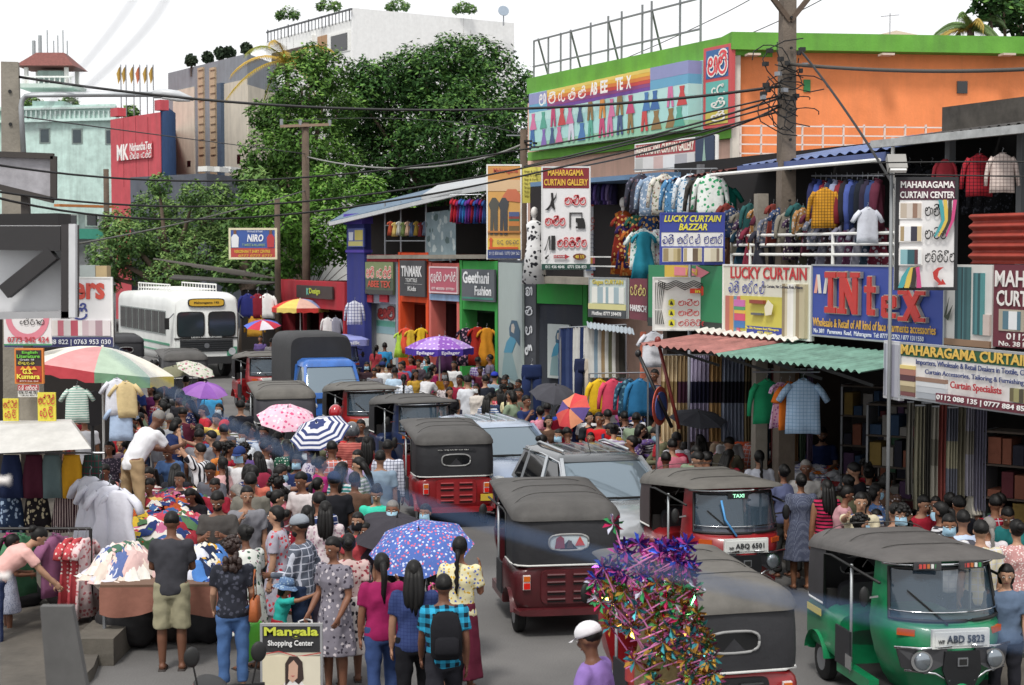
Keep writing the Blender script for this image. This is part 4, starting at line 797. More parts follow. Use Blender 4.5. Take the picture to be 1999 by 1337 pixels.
for pa, pb, za, zb, m, nm in ((645,905,436,374,mat('#5f7488',.7,wear=.45),'blue_roof_sheet'),(826,1010,384,358,mat('#a9adb0',.6,wear=.3),'grey_roof_sheet')):
    a, b = loc_(pa,za,.6), loc_(pb,zb,.6); bk = loc_(pb,zb,-4)-loc_(pb,zb,.6)
    MB().prism([a,b,b+Vector((bk.x,bk.y,.7)),a+Vector((bk.x,bk.y,.7))],(0,0,.08)).build(nm, m, up); MB().bar(a+Vector((0,0,-.02)), b+Vector((0,0,-.02)), .12, .1).build('roof_gutter', mat('#b9bcbd',.5), up)
# hanging billboard among the trees
S = fsign('tshirt_billboard', 'blue and red T shirt billboard hanging among the trees', 'billboard', 447, 541, 445, 506, 59, printm('#31509a'), frame_m=mat('#d8d0b0'), fw=.07, th=.1)
S.rect(.03,.04,.97,.36,printm('#b03a34')); S.txt('NIRO',.38,.56,.72,.8,printm('#eef0f4'),.03,.2); S.txt('T SHIRTS & ALL KINDS',.28,.42,.75,.5,printm('#a8c87a'),0); S.txt('NIROSHAN T SHIRT CENTRE',.12,.2,.86,.3,printm('#e8c83a'),.01); S.txt('Wholesale & Retail',.38,.86,.7,.93,printm('#d8e0ee'),0); S.txt('0777 0777 0777',.2,.07,.9,.15,printm('#e8c83a'),.0)
for u, c in ((.06,'#e0e2e6'),(.8,'#b02f34')): S.poly([(u,.38),(u+.14,.38),(u+.15,.7),(u+.1,.8),(u+.04,.8),(u-.01,.7)],printm(c),'printed_shirt'); S.poly([(u+.04,.8),(u+.1,.8),(u+.1,.93),(u+.04,.93)],printm('#6a4634'),'printed_head')
MB().bar((0,0,0),(1,0,0),.05)
# roofs over the stalls beside the bus
tag(MB().prism([P(330,545,66),P(520,556,60),P(545,553,64),P(340,538,72)],(0,0,.05)).build('stall_roof', mat('#3f3b38',.9,wear=.5)), 'dark makeshift stall roof of rods right of the bus', 'roof')
for i in range(7):
    a = P(300+i*25,505+i*5,66-i*.5); b = P(480+i*9,530+i*2,61); tag(MB().bar(Vector((0,0,0)), b-a, .05).build('roof_rod', mat('#5a5550'), loc=a), f'loose grey rod lying on the stall roof right of the bus', 'rod', 'rods on the stall roof')
sb = block('stall_backdrop', 'dark stall wall hung with clothes right of the bus', 'stall', [pt(470,63), pt(545,61)], 3.0, [pt(545,64), pt(475,66)], mat('#2a2523',.95))
# ================================================================ left side boards
S = fsign('white_shop_board', 'white shop board with red letters above a navy phone strip', 'sign', 10, 221, 541, 677, 27, printm('#e4e4e6'), frame_m=WHITEP, fw=.02)
S.txt('ers',.64,.68,.93,.92,printm('#c84438'),.035); S.sin('ස්',.64,.4,.76,.62,printm('#2f3a80'),.2); S.pics(.38,.16,.72,.38,['#d8b8c0','#e6dcd8','#c86a7a','#d8d0d0','#b84a5a','#e8e4e2'],True,3); S.pics(.72,.16,.98,.38,['#c9b0b8','#d8c8cc','#a88a94','#e0d8da'],True,5); S.rect(0,0,1,.14,printm('#2a2c5e')); S.txt('0112 848 822 | 0763 953 030',.25,.02,.985,.11,printm('#eceef4'),.01)
S = fsign('pink_ring_banner', 'white banner with a pink ring and red phone number below the black framed billboard', 'banner', 8, 101, 618, 674, 25, printm('#e2dedd'), th=.02)
S.poly([(.5+.46*math.cos(R(180+k*15)),1.0+.85*math.sin(R(180+k*15))) for k in range(13)]+[(.5+.34*math.cos(R(360-k*15)),1.0+.6*math.sin(R(360-k*15))) for k in range(13)],printm('#d87a8a'),'printed_ring'); S.sin('වේරාණ',.35,.72,.85,.95,printm('#2a2626'),.18); S.txt('0773 242 424',.08,.1,.95,.3,printm('#b83a44'),.02); S.rect(0,0,1,.05,printm('#3f8a5a'))
S = fsign('english_class_board', 'orange framed black and red class poster at the left shop', 'poster', 29, 85, 680, 749, 20.5, printm('#d8782a'))
S.rect(.06,.5,.94,.95,printm('#2a2220')); S.rect(.06,.05,.94,.5,printm('#a82a1f')); S.txt('English',.28,.83,.82,.93,printm('#6ac83a'),.02); S.txt('Literature',.1,.73,.9,.83,printm('#6ac83a'),.02); S.txt('Grade 10',.2,.66,.7,.71,printm('#e8e8e8'),0); S.sin('විදුහල',.15,.54,.7,.63,printm('#e8d83a'),.2); S.poly([(.2,.4),(.3,.5),(.4,.42),(.5,.52),(.6,.42),(.7,.5),(.8,.4)],printm('#e8a02a'),'printed_flame'); S.txt('G.S.',.3,.28,.65,.42,printm('#e8e04a'),.03); S.txt('Kumara',.1,.14,.9,.28,printm('#e8e04a'),.03); S.txt('0777-366 264',.2,.06,.85,.1,printm('#e8e0d0'),0)
S = fsign('small_white_notice', 'small white notice with a phone number under the orange class poster', 'notice', 35, 76, 751, 775, 20.4, printm('#dcdad8'), th=.02); S.rect(0,.55,1,1,printm('#a83a3a')); S.sin('රත් වාසියක්',.06,.6,.94,.95,printm('#f0eeee'),.2); S.txt('076 77 40 781',.05,.28,.95,.5,printm('#2a2a2a'),.02); S.txt('call any time',.2,.06,.8,.2,printm('#2a2a2a'),0)
for (x0,x1), nm in (((6,36),'left'),((74,109),'right')):
    S = fsign('yellow_fabric_sign', f'yellow sign with red Sinhala letters, {nm} one of the two', 'sign', x0, x1, 778 if nm == 'left' else 766, 822, 20.3, printm('#d8c83a'), th=.03); S.sin('කට්පීස්',.06,.6,.94,.92,printm('#b8302a'),.22); S.sin('රෙදි',.15,.15,.85,.5,printm('#b8302a'),.22)
# billboard seen from behind and the near black framed board
bb_ = E('billboard_back', P(-30,392,26), 0, 'grey back of a billboard behind the concrete pole', 'billboard'); q = bb_.location
MB().prism([P(-30,300,26)-q,P(104,306,26)-q,P(104,390,26)-q,P(-30,358,26)-q],(0,.08,0)).build('panel', mat('#a3a1a6',.6,wear=.3), bb_)
for a, b in (((-30,300),(105,305)),((105,305),(105,391)),((-30,358),(105,391))): MB().bar(P(*a,25.95)-q, P(*b,25.95)-q, .09).build('frame_bar', mat('#3a3532'), bb_)
MB().bar(P(50,380,26.1)-q, P(50,380,26.1)-q-Vector((0,0,5.2)), .12).build('post', mat('#3a3532'), bb_)
nb = E('black_framed_billboard', P(-40,640,12.5), 0, 'near billboard in black steel frame with diagonal brace at the left edge', 'billboard'); q = nb.location; Q = lambda x, y, Z=12.5: P(x,y,Z)-q
MB().prism([Q(-80,440),Q(120,440),Q(120,618),Q(-80,622)],(0,.05,0)).build('panel', mat('#cfd0d2',.6,wear=.1), nb)
MB().prism([Q(-40,441,12.3),Q(118,441,12.3),Q(118,490,12.3),Q(-40,487,12.3)],(0,.15,0)).build('top_beam', mat('#2b292a',.6), nb)
MB().bar(Q(10,570,12.35), Q(105,494,12.35), .11).build('diagonal_brace', mat('#2b292a',.6), nb); MB().prism([Q(119,438,12.3),Q(134,438,12.3),Q(134,622,12.3),Q(119,622,12.3)],(0,.3,0)).build('side_beam', mat('#332f30',.6), nb)
MB().prism([Q(134,437,12.2),Q(147,437,12.2),Q(147,620,12.2),Q(134,620,12.2)],(0,.06,0)).build('edge_strip', mat('#c3c4c6',.5), nb); MB().prism([Q(-40,610,12.3),Q(140,608,12.3),Q(140,620,12.3),Q(-40,624,12.3)],(0,.15,0)).build('bottom_beam', mat('#9a9a9c',.5), nb)
MB().tube([Q(-70,560,12.4), Vector((Q(-70,560,12.4).x,0,-q.z))],.06,8).build('post', BLACK, nb)
MB().prism([P(-40,418,13.5)-q,P(113,416,13.5)-q,P(113,438,13.5)-q,P(-40,440,13.5)-q],(0,.4,0)).build('rear_beam', mat('#1f1d1e',.7), nb)
ac = E('air_conditioner', P(156,541,29), 0, 'beige air conditioner box above the white shop board', 'air conditioner'); MB().bb(0,.27,0,.3,0,.21).build('case', mat('#9fa8a6',.5), ac); MB().bb(.27,.47,0.02,.32,0,.2).build('side_case', mat('#b8a27a',.6), ac)
# left shop behind the boards
ls = block('left_shop', 'dark open shop behind the boards at the left edge', 'shop', [pt(-60,30), pt(222,31)], 3.4, [pt(222,36), pt(-60,36)], mat('#2c2826',.95))
pl_ = E('shop_pillar', P(58,822,20.8)-Vector((0,0,P(58,822,20.8).z)), 0, 'bare concrete pillar between the two yellow signs', 'pillar'); MB().bb(-.12,.12,0,.24,0,3.2).build('shaft', CONC, pl_)
o = E('round_road_sign', G(183,1010,0)+Vector((0,0,0)), R(58), 'dark back of a round road sign on a pole near the white shirted vendor', 'road sign'); Zs = o.location.y; zc = P(183,797,Zs).z
MB().tube([(0,0,0),(0,0,zc+.28)],.03,8).build('post', mat('#2a2a2c'), o); MB().disc((0,-.05,zc),(0,1,0),.3,.02,28).build('plate', mat('#2b2a2c',.6), o)
# ================================================================ vehicles
MESHES = {}
GLASST = mat('#3c4b58',.04,spec=.9,wear=0,alpha=.72)
def C(key, fn):
    if key not in MESHES: MESHES[key] = fn()
    return MESHES[key]
def place(px, py, ref, a):
    w_ = P(px, py, D(py, ref[2])); v = Matrix.Rotation(a,3,'Z')@Vector((ref[0],ref[1],0)); return Vector((w_.x-v.x, w_.y-v.y, 0))
def sring(y, w, z0, z1, n=24, p=5.0):
    out_ = []; zc = (z0+z1)/2; hz = (z1-z0)/2
    for i in range(n):
        t = 2*math.pi*(i+.5)/n; c, s = math.cos(t), math.sin(t)
        out_.append(Vector((w*math.copysign(abs(c)**(2/p),c), y, zc+hz*math.copysign(abs(s)**(2/p),s))))
    return out_
def rrect(x, y0, y1, z, r, n=5):
    pts = []
    for cx, cy, a0 in ((x-r,y1-r,0),(-x+r,y1-r,90),(-x+r,y0+r,180),(x-r,y0+r,270)):
        for i in range(n+1): t = R(a0+90*i/n); pts.append(Vector((cx+r*math.cos(t), cy+r*math.sin(t), z)))
    return pts
CANV = mat('#4b4947',.62,wear=.3,bump=.35,bscale=9,spec=.35,nscale=2.5); CANV2 = mat('#605d58',.65,wear=.3,bump=.35,bscale=9,spec=.35,nscale=2.5); CANVB = mat('#2b2b2e',.6,wear=.3,bump=.3,bscale=9,spec=.35,nscale=2.5)
def wheel(o, x, y, r, wd, m=STEEL):
    w_ = put('wheel', C(('tyre',r,wd), lambda: MB().tube([(-wd/2,0,0),(-wd*.35,0,0),(wd*.35,0,0),(wd/2,0,0)],[r*.9,r,r,r*.9],22,Vector((0,1,0))).mesh('tyre',40)), o, RUBBER, loc=(x,y,r))
    put('rim', C(('rim',r,wd), lambda: MB().tube([(-wd*.52,0,0),(wd*.52,0,0)],[r*.55,r*.55],16,Vector((0,1,0))).mesh('rim',40)), w_, m)
    return w_
def front_arc(w, d, y0, z, a0=-90, a1=90, n=16):
    return [Vector((w*math.sin(R(t)), y0+d*abs(math.cos(R(t)))**.75, z)) for t in [a0+(a1-a0)*i/n for i in range(n+1)]]
def tuk_hood():
    base = []
    for x, y in ((-.645,-.7),(-.645,-1.0)): base.append((x,y))
    for i in range(7): t = R(180+90*i/6); base.append((-.645+.16+.16*math.cos(t), -1.14+.16*math.sin(t)))
    base.append((0,-1.32)); base += [(-x,y) for x, y in reversed(base[:-1])]
    rs = []
    for z, k, dy in ((.84,1,0),(1.0,1.004,-.008),(1.2,1.0,0.0),(1.36,.99,.02),(1.42,.98,.04),(1.47,.95,.1)): rs.append([Vector((x*k, y+(dy if y < -.9 else 0), z)) for x, y in base])
    return MB().rings(rs, False, False).mesh('canvas_hood', True)
def tuk_roof():
    rs = []
    for z, d in ((1.37,-.004),(1.42,.0),(1.48,.03),(1.545,.09),(1.595,.18),(1.63,.3),(1.645,.48)):
        ring = rrect(.645-d, -1.31+d*1.9, .84-d*1.0, z, max(.04,.17-d*.15), 5)
        for p in ring:
            p.z += .014*math.cos((p.y+.55)*2*math.pi/.62)*(1 if d > .02 else .2) ; tt = min(1,max(0,(p.y-.2)/.45)); p.z = p.z*(1-tt)+(1.565+(p.z-1.37)*.22)*tt
        rs.append(ring)
    return MB().rings(rs).mesh('canvas_roof', 50)
def tuk_cowl():
    return MB().rings([[*front_arc(w_,d,.42,z)] for z, w_, d in ((.26,.36,.5),(.42,.47,.64),(.62,.55,.72),(.82,.6,.72),(.96,.615,.66),(1.0,.61,.6))], True, True).mesh('front_cowl', 50)
def scr(t, s, out_=0):
    w_, d = .6-.05*s+out_, .6-.24*s+out_
    return Vector((w_*math.sin(R(t)), .42+d*abs(math.cos(R(t)))**.75, 1.0+.53*s))
def tuk_glass(): return MB().grid(lambda a, b: scr(-64+128*a, .04+.9*b), 18, 6).mesh('windscreen', True)
def tuk_pillar():
    mb = MB()
    for t0, t1 in ((-90,-66),(66,90)): mb.grid(lambda a, b: scr(t0+(t1-t0)*a, b, .006), 4, 6)
    mb.grid(lambda a, b: scr(-90+180*a, .93+.13*b, .006), 20, 3); mb.grid(lambda a, b: scr(-66+132*a, -.02+.08*b, .006), 20, 1)
    return mb.mesh('screen_pillars', True)
def tuk_seal():
    pts = [scr(-64+128*i/14, .05, .012) for i in range(15)]+[scr(64, .05+.88*i/4, .012) for i in range(1,5)]+[scr(64-128*i/14, .93, .012) for i in range(1,15)]+[scr(-64, .93-.88*i/4, .012) for i in range(1,5)]
    return MB().tube(pts, .018, 6).mesh('screen_seal', True)
def oval(cx, cz, rx, rz, y, n=24, p=3.2): return [Vector((cx+rx*math.copysign(abs(math.cos(t))**(2/p),math.cos(t)), y, cz+rz*math.copysign(abs(math.sin(t))**(2/p),math.sin(t)))) for t in [2*math.pi*i/n for i in range(n+1)]]
def tuk(label, px, py, a, body, front=False, canvas=CANV, hood=CANVB, plate=None, rear_style='red', win='dark', plain=False, roof=None, group='three wheelers in the traffic', det=True):
    ref = (0,.75,1.55) if front else (0,-1.3,1.42)
    o = E('three_wheeler', place(px, py, ref, R(a)), R(a), label, 'three wheeler', group)
    def part(nm, fn, m, parent=None, loc=(0,0,0)): return put(nm, C(('tuk',nm,loc if parent is None and False else 0), fn), parent or o, m, loc=loc)
    def raw(nm, mb, m, sm=False, parent=None): return mb.build(nm, m, parent or o, sm)
    part('rear_body', lambda: MB().rings([sring(-1.31,.57,.36,.83),sring(-1.25,.63,.3,.86),sring(-.4,.645,.28,.86),sring(-.3,.64,.3,.84)]).mesh('rear_body',50), body)
    part('canvas_hood', tuk_hood, hood); part('canvas_roof', tuk_roof, roof or canvas); cw = part('front_cowl', tuk_cowl, body); part('screen_pillars', tuk_pillar, body)
    for y_ in (-.92,-.32,.3): part('roof_seam', lambda: MB().tube([(x/20*.64,0,1.437+.215*(1-abs(x/20)**5)) for x in range(-20,21)],.005,5).mesh('roof_seam',True), mat('#3a3836',.7), loc=(0,y_,.0 if y_ < .2 else -.012))
    part('windscreen', tuk_glass, GLASST); part('screen_seal', tuk_seal, BLACK)
    part('floor_pan', lambda: MB().bb(-.6,.6,-.4,.75,.24,.31).mesh('floor_pan'), DARK)
    part('rear_bulkhead', lambda: MB().bb(-.6,.6,-.78,-.72,.3,1.0).bb(-.58,.58,-1.2,-.75,.8,.9).mesh('rear_bulkhead'), DARK)
    part('passenger_seat', lambda: MB().rings([sring(-.72,.52,.5,.66,16),sring(-.3,.52,.5,.66,16)]).rings([sring(-.74,.5,.66,1.1,16),sring(-.64,.5,.66,1.08,16)]).mesh('passenger_seat',50), mat('#2a2a2e',.6))
    part('driver_seat', lambda: MB().rings([sring(.0,.25,.5,.62,16),sring(.32,.25,.5,.62,16)]).mesh('driver_seat',50), mat('#2a2a2e',.6))
    part('handlebar', lambda: MB().tube([(-.3,.5,.93),(-.1,.58,.96),(.1,.58,.96),(.3,.5,.93)],.018,6).tube([(0,.58,.95),(0,.75,.5)],.03,6).mesh('handlebar',True), BLACK)
    for sg in (-1,1):
        part('side_sill', lambda: MB().bb(-.05,.05,-.35,.5,.24,.36).mesh('side_sill'), body, loc=(sg*.59,0,0))
        part('door_post', lambda: MB().tube([(0,0,.3),(0,0,1.4)],.016,6).mesh('door_post',True), GALV, loc=(sg*.63,.0,0))
        part('hood_edge_tube', lambda: MB().tube([(0,-.7,.84),(0,-.7,1.38),(0,-.5,1.4),(0,.75,1.36)],.014,6).mesh('hood_edge_tube',True), BLACK, loc=(sg*.648,0,0))
        wheel(o, sg*.53, -.92, .22, .12)
        part('rear_mudguard', lambda: MB().grid(lambda u, v: Vector((-.09+.18*v, -.92+.29*math.cos(R(10+160*u)), .24+.29*math.sin(R(10+160*u)))),12,3).mesh('rear_mudguard',True), body, loc=(sg*.585,0,0))
        if sg < 0 or front: part('side_door_panel', lambda: MB().bb(-.012,.012,-.36,.02,.34,.72).mesh('side_door_panel'), mat('#26272b',.6), loc=(sg*.645,0,0))
        mr = part('mirror', lambda: MB().ell((0,0,0),(.055,.025,.1),10,6).mesh('mirror',True), BLACK, loc=(sg*.74,.6,1.2)); put('mirror_arm', C('tma', lambda: MB().bar((0,0,0),(.14,-.03,-.02),.018).mesh('mirror_arm')), mr, CHROME, loc=(-.14 if sg > 0 else 0,.0,-.0))
        if not front:
            tl = part('tail_light', lambda: MB().box((0,0,0),(.085,.03,.17)).mesh('tail_light'), mat('#d8d6d2',.3), loc=(sg*.5,-1.325,.66))
            put('red_lens', C('trl', lambda: MB().box((0,-.012,-.04),(.075,.03,.07)).mesh('red_lens')), tl, mat('#b01a12',.25,emit=.25)); put('amber_lens', C('tal', lambda: MB().box((0,-.012,.045),(.075,.03,.06)).mesh('amber_lens')), tl, mat('#c8641c',.25))
    wheel(o, 0, .98, .2, .1); part('front_mudguard', lambda: MB().ell((0,.99,.34),(.13,.3,.17),14,8).mesh('front_mudguard',True), body)
    # rear
    hm = body if rear_style == 'red' else mat('#17181a',.5)
    hatch = part('engine_hatch', lambda: MB().rings([sring(-1.335,.33,.4,.8,20,8),sring(-1.3,.34,.39,.81,20,8)]).mesh('engine_hatch',50), hm)
    if not front and det:
        for i in range(8):
            lv = put('louvre', C('louvre', lambda: MB().tube([(-.105,0,0),(.105,0,0)],[(.018,.022)]*2,8,Vector((0,0,1))).mesh('louvre',50)), hatch, hm, loc=((-.155,.155)[i%2],-1.345,.46+.085*(i//2)+(.03 if i//2 > 1 else 0)))
            put('louvre_slot', C('lslot', lambda: MB().box((0,0,0),(.2,.012,.03)).mesh('louvre_slot')), lv, BLACK, loc=(0,.006,-.03)) if False else None
            put('louvre_slot', C('lslot', lambda: MB().box((0,0,0),(.21,.014,.022)).mesh('louvre_slot')), hatch, BLACK, loc=((-.155,.155)[i%2],-1.335,.435+.085*(i//2)+(.03 if i//2 > 1 else 0)))
    part('rear_bumper', lambda: MB().rings([sring(-1.38,.6,.27,.35,16),sring(-1.2,.64,.26,.36,16)]).mesh('rear_bumper',50), body)
    part('body_piping', lambda: MB().tube([(-.655,-.7,.855),(-.655,-1.1,.855),(-.6,-1.28,.855),(-.48,-1.335,.855),(.48,-1.335,.855),(.6,-1.28,.855),(.655,-1.1,.855),(.655,-.7,.855)],.012,6).mesh('body_piping',True), mat('#c9c9c6',.4))
    fr = part('rear_window_frame', lambda: MB().tube(oval(0,1.12,.235,.095,-1.325),.013,6).mesh('rear_window_frame',True), mat('#8f8f8e',.4))
    pane = put('rear_window_pane', C('tpane', lambda: MB().prism(oval(0,1.12,.228,.09,-1.322)[:-1],(0,.004,0)).mesh('rear_window_pane')), fr, GLASSD if win == 'dark' else printm('#b9c6cc'))
    if win == 'photo':
        MB().prism([(-.17,-1.334,1.05),(-.05,-1.334,1.05),(-.06,-1.334,1.17),(-.1,-1.334,1.2),(-.15,-1.334,1.17)],(0,.002,0)).build('printed_figure', printm('#7a2a34'), fr); MB().prism([(-.03,-1.334,1.05),(.05,-1.334,1.05),(.03,-1.334,1.14),(-.01,-1.334,1.14)],(0,.002,0)).build('printed_figure', printm('#4a3a38'), fr); MB().prism([(.07,-1.334,1.08),(.19,-1.334,1.08),(.13,-1.334,1.19)],(0,.002,0)).build('printed_triangle', printm('#b83a34'), fr)
    if front:
        for sg in (-1,1):
            hl = part('headlight', lambda: MB().disc((0,0,0),(.25,1,0),.1,.1,18).mesh('headlight',40), CHROME, loc=(sg*.36,1.06,.68)); put('lens', C('tlens', lambda: MB().ell((0,.05,0),(.085,.03,.085),14,8).mesh('lens',True)), hl, mat('#8f979e',.08,.7))
            put('lamp_surround', C(('tsur',sg), lambda: MB().prism([(sg*.14,1.12,.8),(sg*.56,.93,.78),(sg*.52,.96,.6),(sg*.34,1.08,.56),(sg*.16,1.13,.66)],(0,.03,0)).mesh('lamp_surround')), o, mat('#2a2a2d',.4)); put('chrome_edge', C(('tce',sg), lambda: MB().tube([(sg*.1,1.16,.83),(sg*.35,1.1,.8),(sg*.58,.95,.79)],.014,6).tube([(sg*.12,1.16,.5),(sg*.25,1.14,.57),(sg*.5,1.0,.58)],.012,6).mesh('chrome_edge',True)), o, CHROME)
            part('indicator', lambda: MB().box((0,0,0),(.17,.04,.06)).mesh('indicator'), mat('#b8501c',.25), loc=(sg*.45,.92,.92)).rotation_euler.z = -sg*R(38)
        sh = part('front_shield', lambda: MB().prism([(-.17,1.145,.78),(.17,1.145,.78),(.19,1.14,.6),(.12,1.13,.42),(-.12,1.13,.42),(-.19,1.14,.6)],(0,.035,0)).mesh('front_shield'), mat('#1c1d20',.4)); MB().box((0,1.185,.68),(.1,.012,.08)).build('badge', mat('#8f9296',.3,.6), sh); MB().box((0,1.19,.68),(.075,.012,.055)).build('badge_face', BLACK, sh)
        part('chrome_visor', lambda: MB().tube([scr(-70+140*i/14, 1.0, .05) for i in range(15)],.016,6).mesh('chrome_visor',True), CHROME)
        part('screen_bar', lambda: MB().tube([scr(-62+124*i/12, .2, .03) for i in range(13)],.008,5).mesh('screen_bar',True), CHROME)
        part('wiper', lambda: MB().bar(scr(8,.0,.03), scr(42,.55,.02), .014).mesh('wiper'), BLACK)
        pl = part('number_plate', lambda: MB().box((0,1.14,.89),(.52,.02,.13)).box((0,1.12,.89),(.57,.04,.18)).mesh('number_plate'), printm('#d8dad8'))
        if plate:
            T = Matrix.Translation((.145,1.152,.855))@Matrix.Rotation(math.pi,4,'Z'); text_later(plate, o, Matrix.Translation((.15,1.158,.852))@Matrix.Rotation(math.pi,4,'Z'), .375, .075, printm('#26282a'), 'plate_lettering', .02); text_later('WP', o, Matrix.Translation((.235,1.158,.852))@Matrix.Rotation(math.pi,4,'Z'), .065, .035, printm('#26282a'), 'plate_lettering', .01)
    elif rear_style == 'red': MB().box((.5,-1.345,.5),(.2,.015,.11)).build('number_plate', printm('#c8a82a'), o)
    return o
MAROON = paint('#4f1a1f'); TRED = paint('#8c1b20'); TGREEN = paint('#0f7a4c'); TBLUE = paint('#1c2c52'); TBLK = paint('#26262a')
t1 = tuk('maroon three wheeler with grey canvas top and family picture in its rear window', 1110, 1008, 9, MAROON, win='photo')
t2 = tuk('red three wheeler with lit tail lamps and oval rear window', 890, 862, 12, TRED)
MB().bb(-.3,.32,-1.34,-1.33,1.3,1.32).build('rear_writing_strip', CANVB, t2); sinhala('රටේ ලොකු මහතා හරි අපි', t2, Matrix.Translation((-.3,-1.335,1.28)), .5, .035, printm('#d8d8d4'), .2)
t3 = tuk('black backed three wheeler with pale canvas roof beside the pinwheel bundle', 1432, 1186, 15, TRED, canvas=CANV2, rear_style='dark')
t4 = tuk('red TAXI three wheeler with plate ABQ 6501', 1436, 953, 193, TRED, True, CANV2, mat('#3a2c2c',.7,wear=.2), 'ABQ 6501')
bx_ = MB().box((0,.82,1.47),(.26,.03,.06)).build('taxi_sign', BLACK, t4); text_later('TAXI', t4, Matrix.Translation((.07,.84,1.445))@Matrix.Rotation(math.pi,4,'Z'), .15, .045, mat('#9fe8c0',.5,emit=.8), 'taxi_lettering', .02)
MB().tube([(.25,.92,1.43),(.22,.98,1.2),(.1,1.07,1.0)],.014,6).build('garland', mat('#4a8fc8',.6), t4, True)
t5 = tuk('green three wheeler with chrome headlamp trim and plate ABD 5823', 1843, 1095, 190, TGREEN, True, mat('#524f4d',.65,wear=.3,bump=.35,bscale=9,nscale=2.5), mat('#323134',.6,wear=.2), 'ABD 5823')
for sg in (-1,1):
    q = MB().box((sg*.22,.86,1.53),(.26,.03,.075),R(-sg*12)).build('visor_box', mat('#3a3a3c',.4), t5)
    for k, c in enumerate(('#2f8a4a','#d8d8d4','#b8602a','#c03a34','#c03a34')): MB().box((sg*.22-.08+.04*k,.885,1.53),(.026,.012,.04)).build('coloured_light', printm(c), q)
MB().box((.652,-.98,.74),(.01,.4,.07)).build('yellow_sticker', printm('#d8c34a'), t5); MB().box((.66,.02,.42),(.014,.16,.14)).build('chrome_plate', CHROME, t5)
tuk('dark blue three wheeler with ragged canvas top left of the silver blue car', 832, 787, 200, TBLUE, True)
tuk('red fronted three wheeler half hidden beside the red helmet', 727, 761, 200, TRED, True, CANV2)
tuk('grey canvas three wheeler seen from behind the pink floral umbrella', 560, 774, 15, TBLK, canvas=CANV2, hood=mat('#45444a',.6), det=False)
tuk('red three wheeler facing the camera between the bus and the blue truck', 525, 696, 202, TRED, True, CANV2)
tuk('black three wheeler seen from behind in front of the bus', 364, 700, 20, TBLK, hood=mat('#3b3b3d',.6), det=False)
tuk('farthest black three wheeler partly hidden by the white shop board', 246, 666, 22, TRED, det=False, canvas=CANVB)
t12 = tuk('blue delivery three wheeler with pale purple canopy', 668, 672, 203, paint('#274a9a'), True, roof=mat('#c9cde0',.5))
cb = MB().rings([rrect(.85,-1.4,1.05,1.5,.2),rrect(.86,-1.42,1.06,1.7,.2),rrect(.7,-1.2,.8,1.78,.2)]).build('promo_canopy', mat('#8f96d0',.5), t12, 50); text_later('Fresh milk', t12, Matrix.Translation((.6,1.075,1.55))@Matrix.Rotation(math.pi,4,'Z'), 1.1, .12, printm('#eef0f8'), 'lettering', .02)
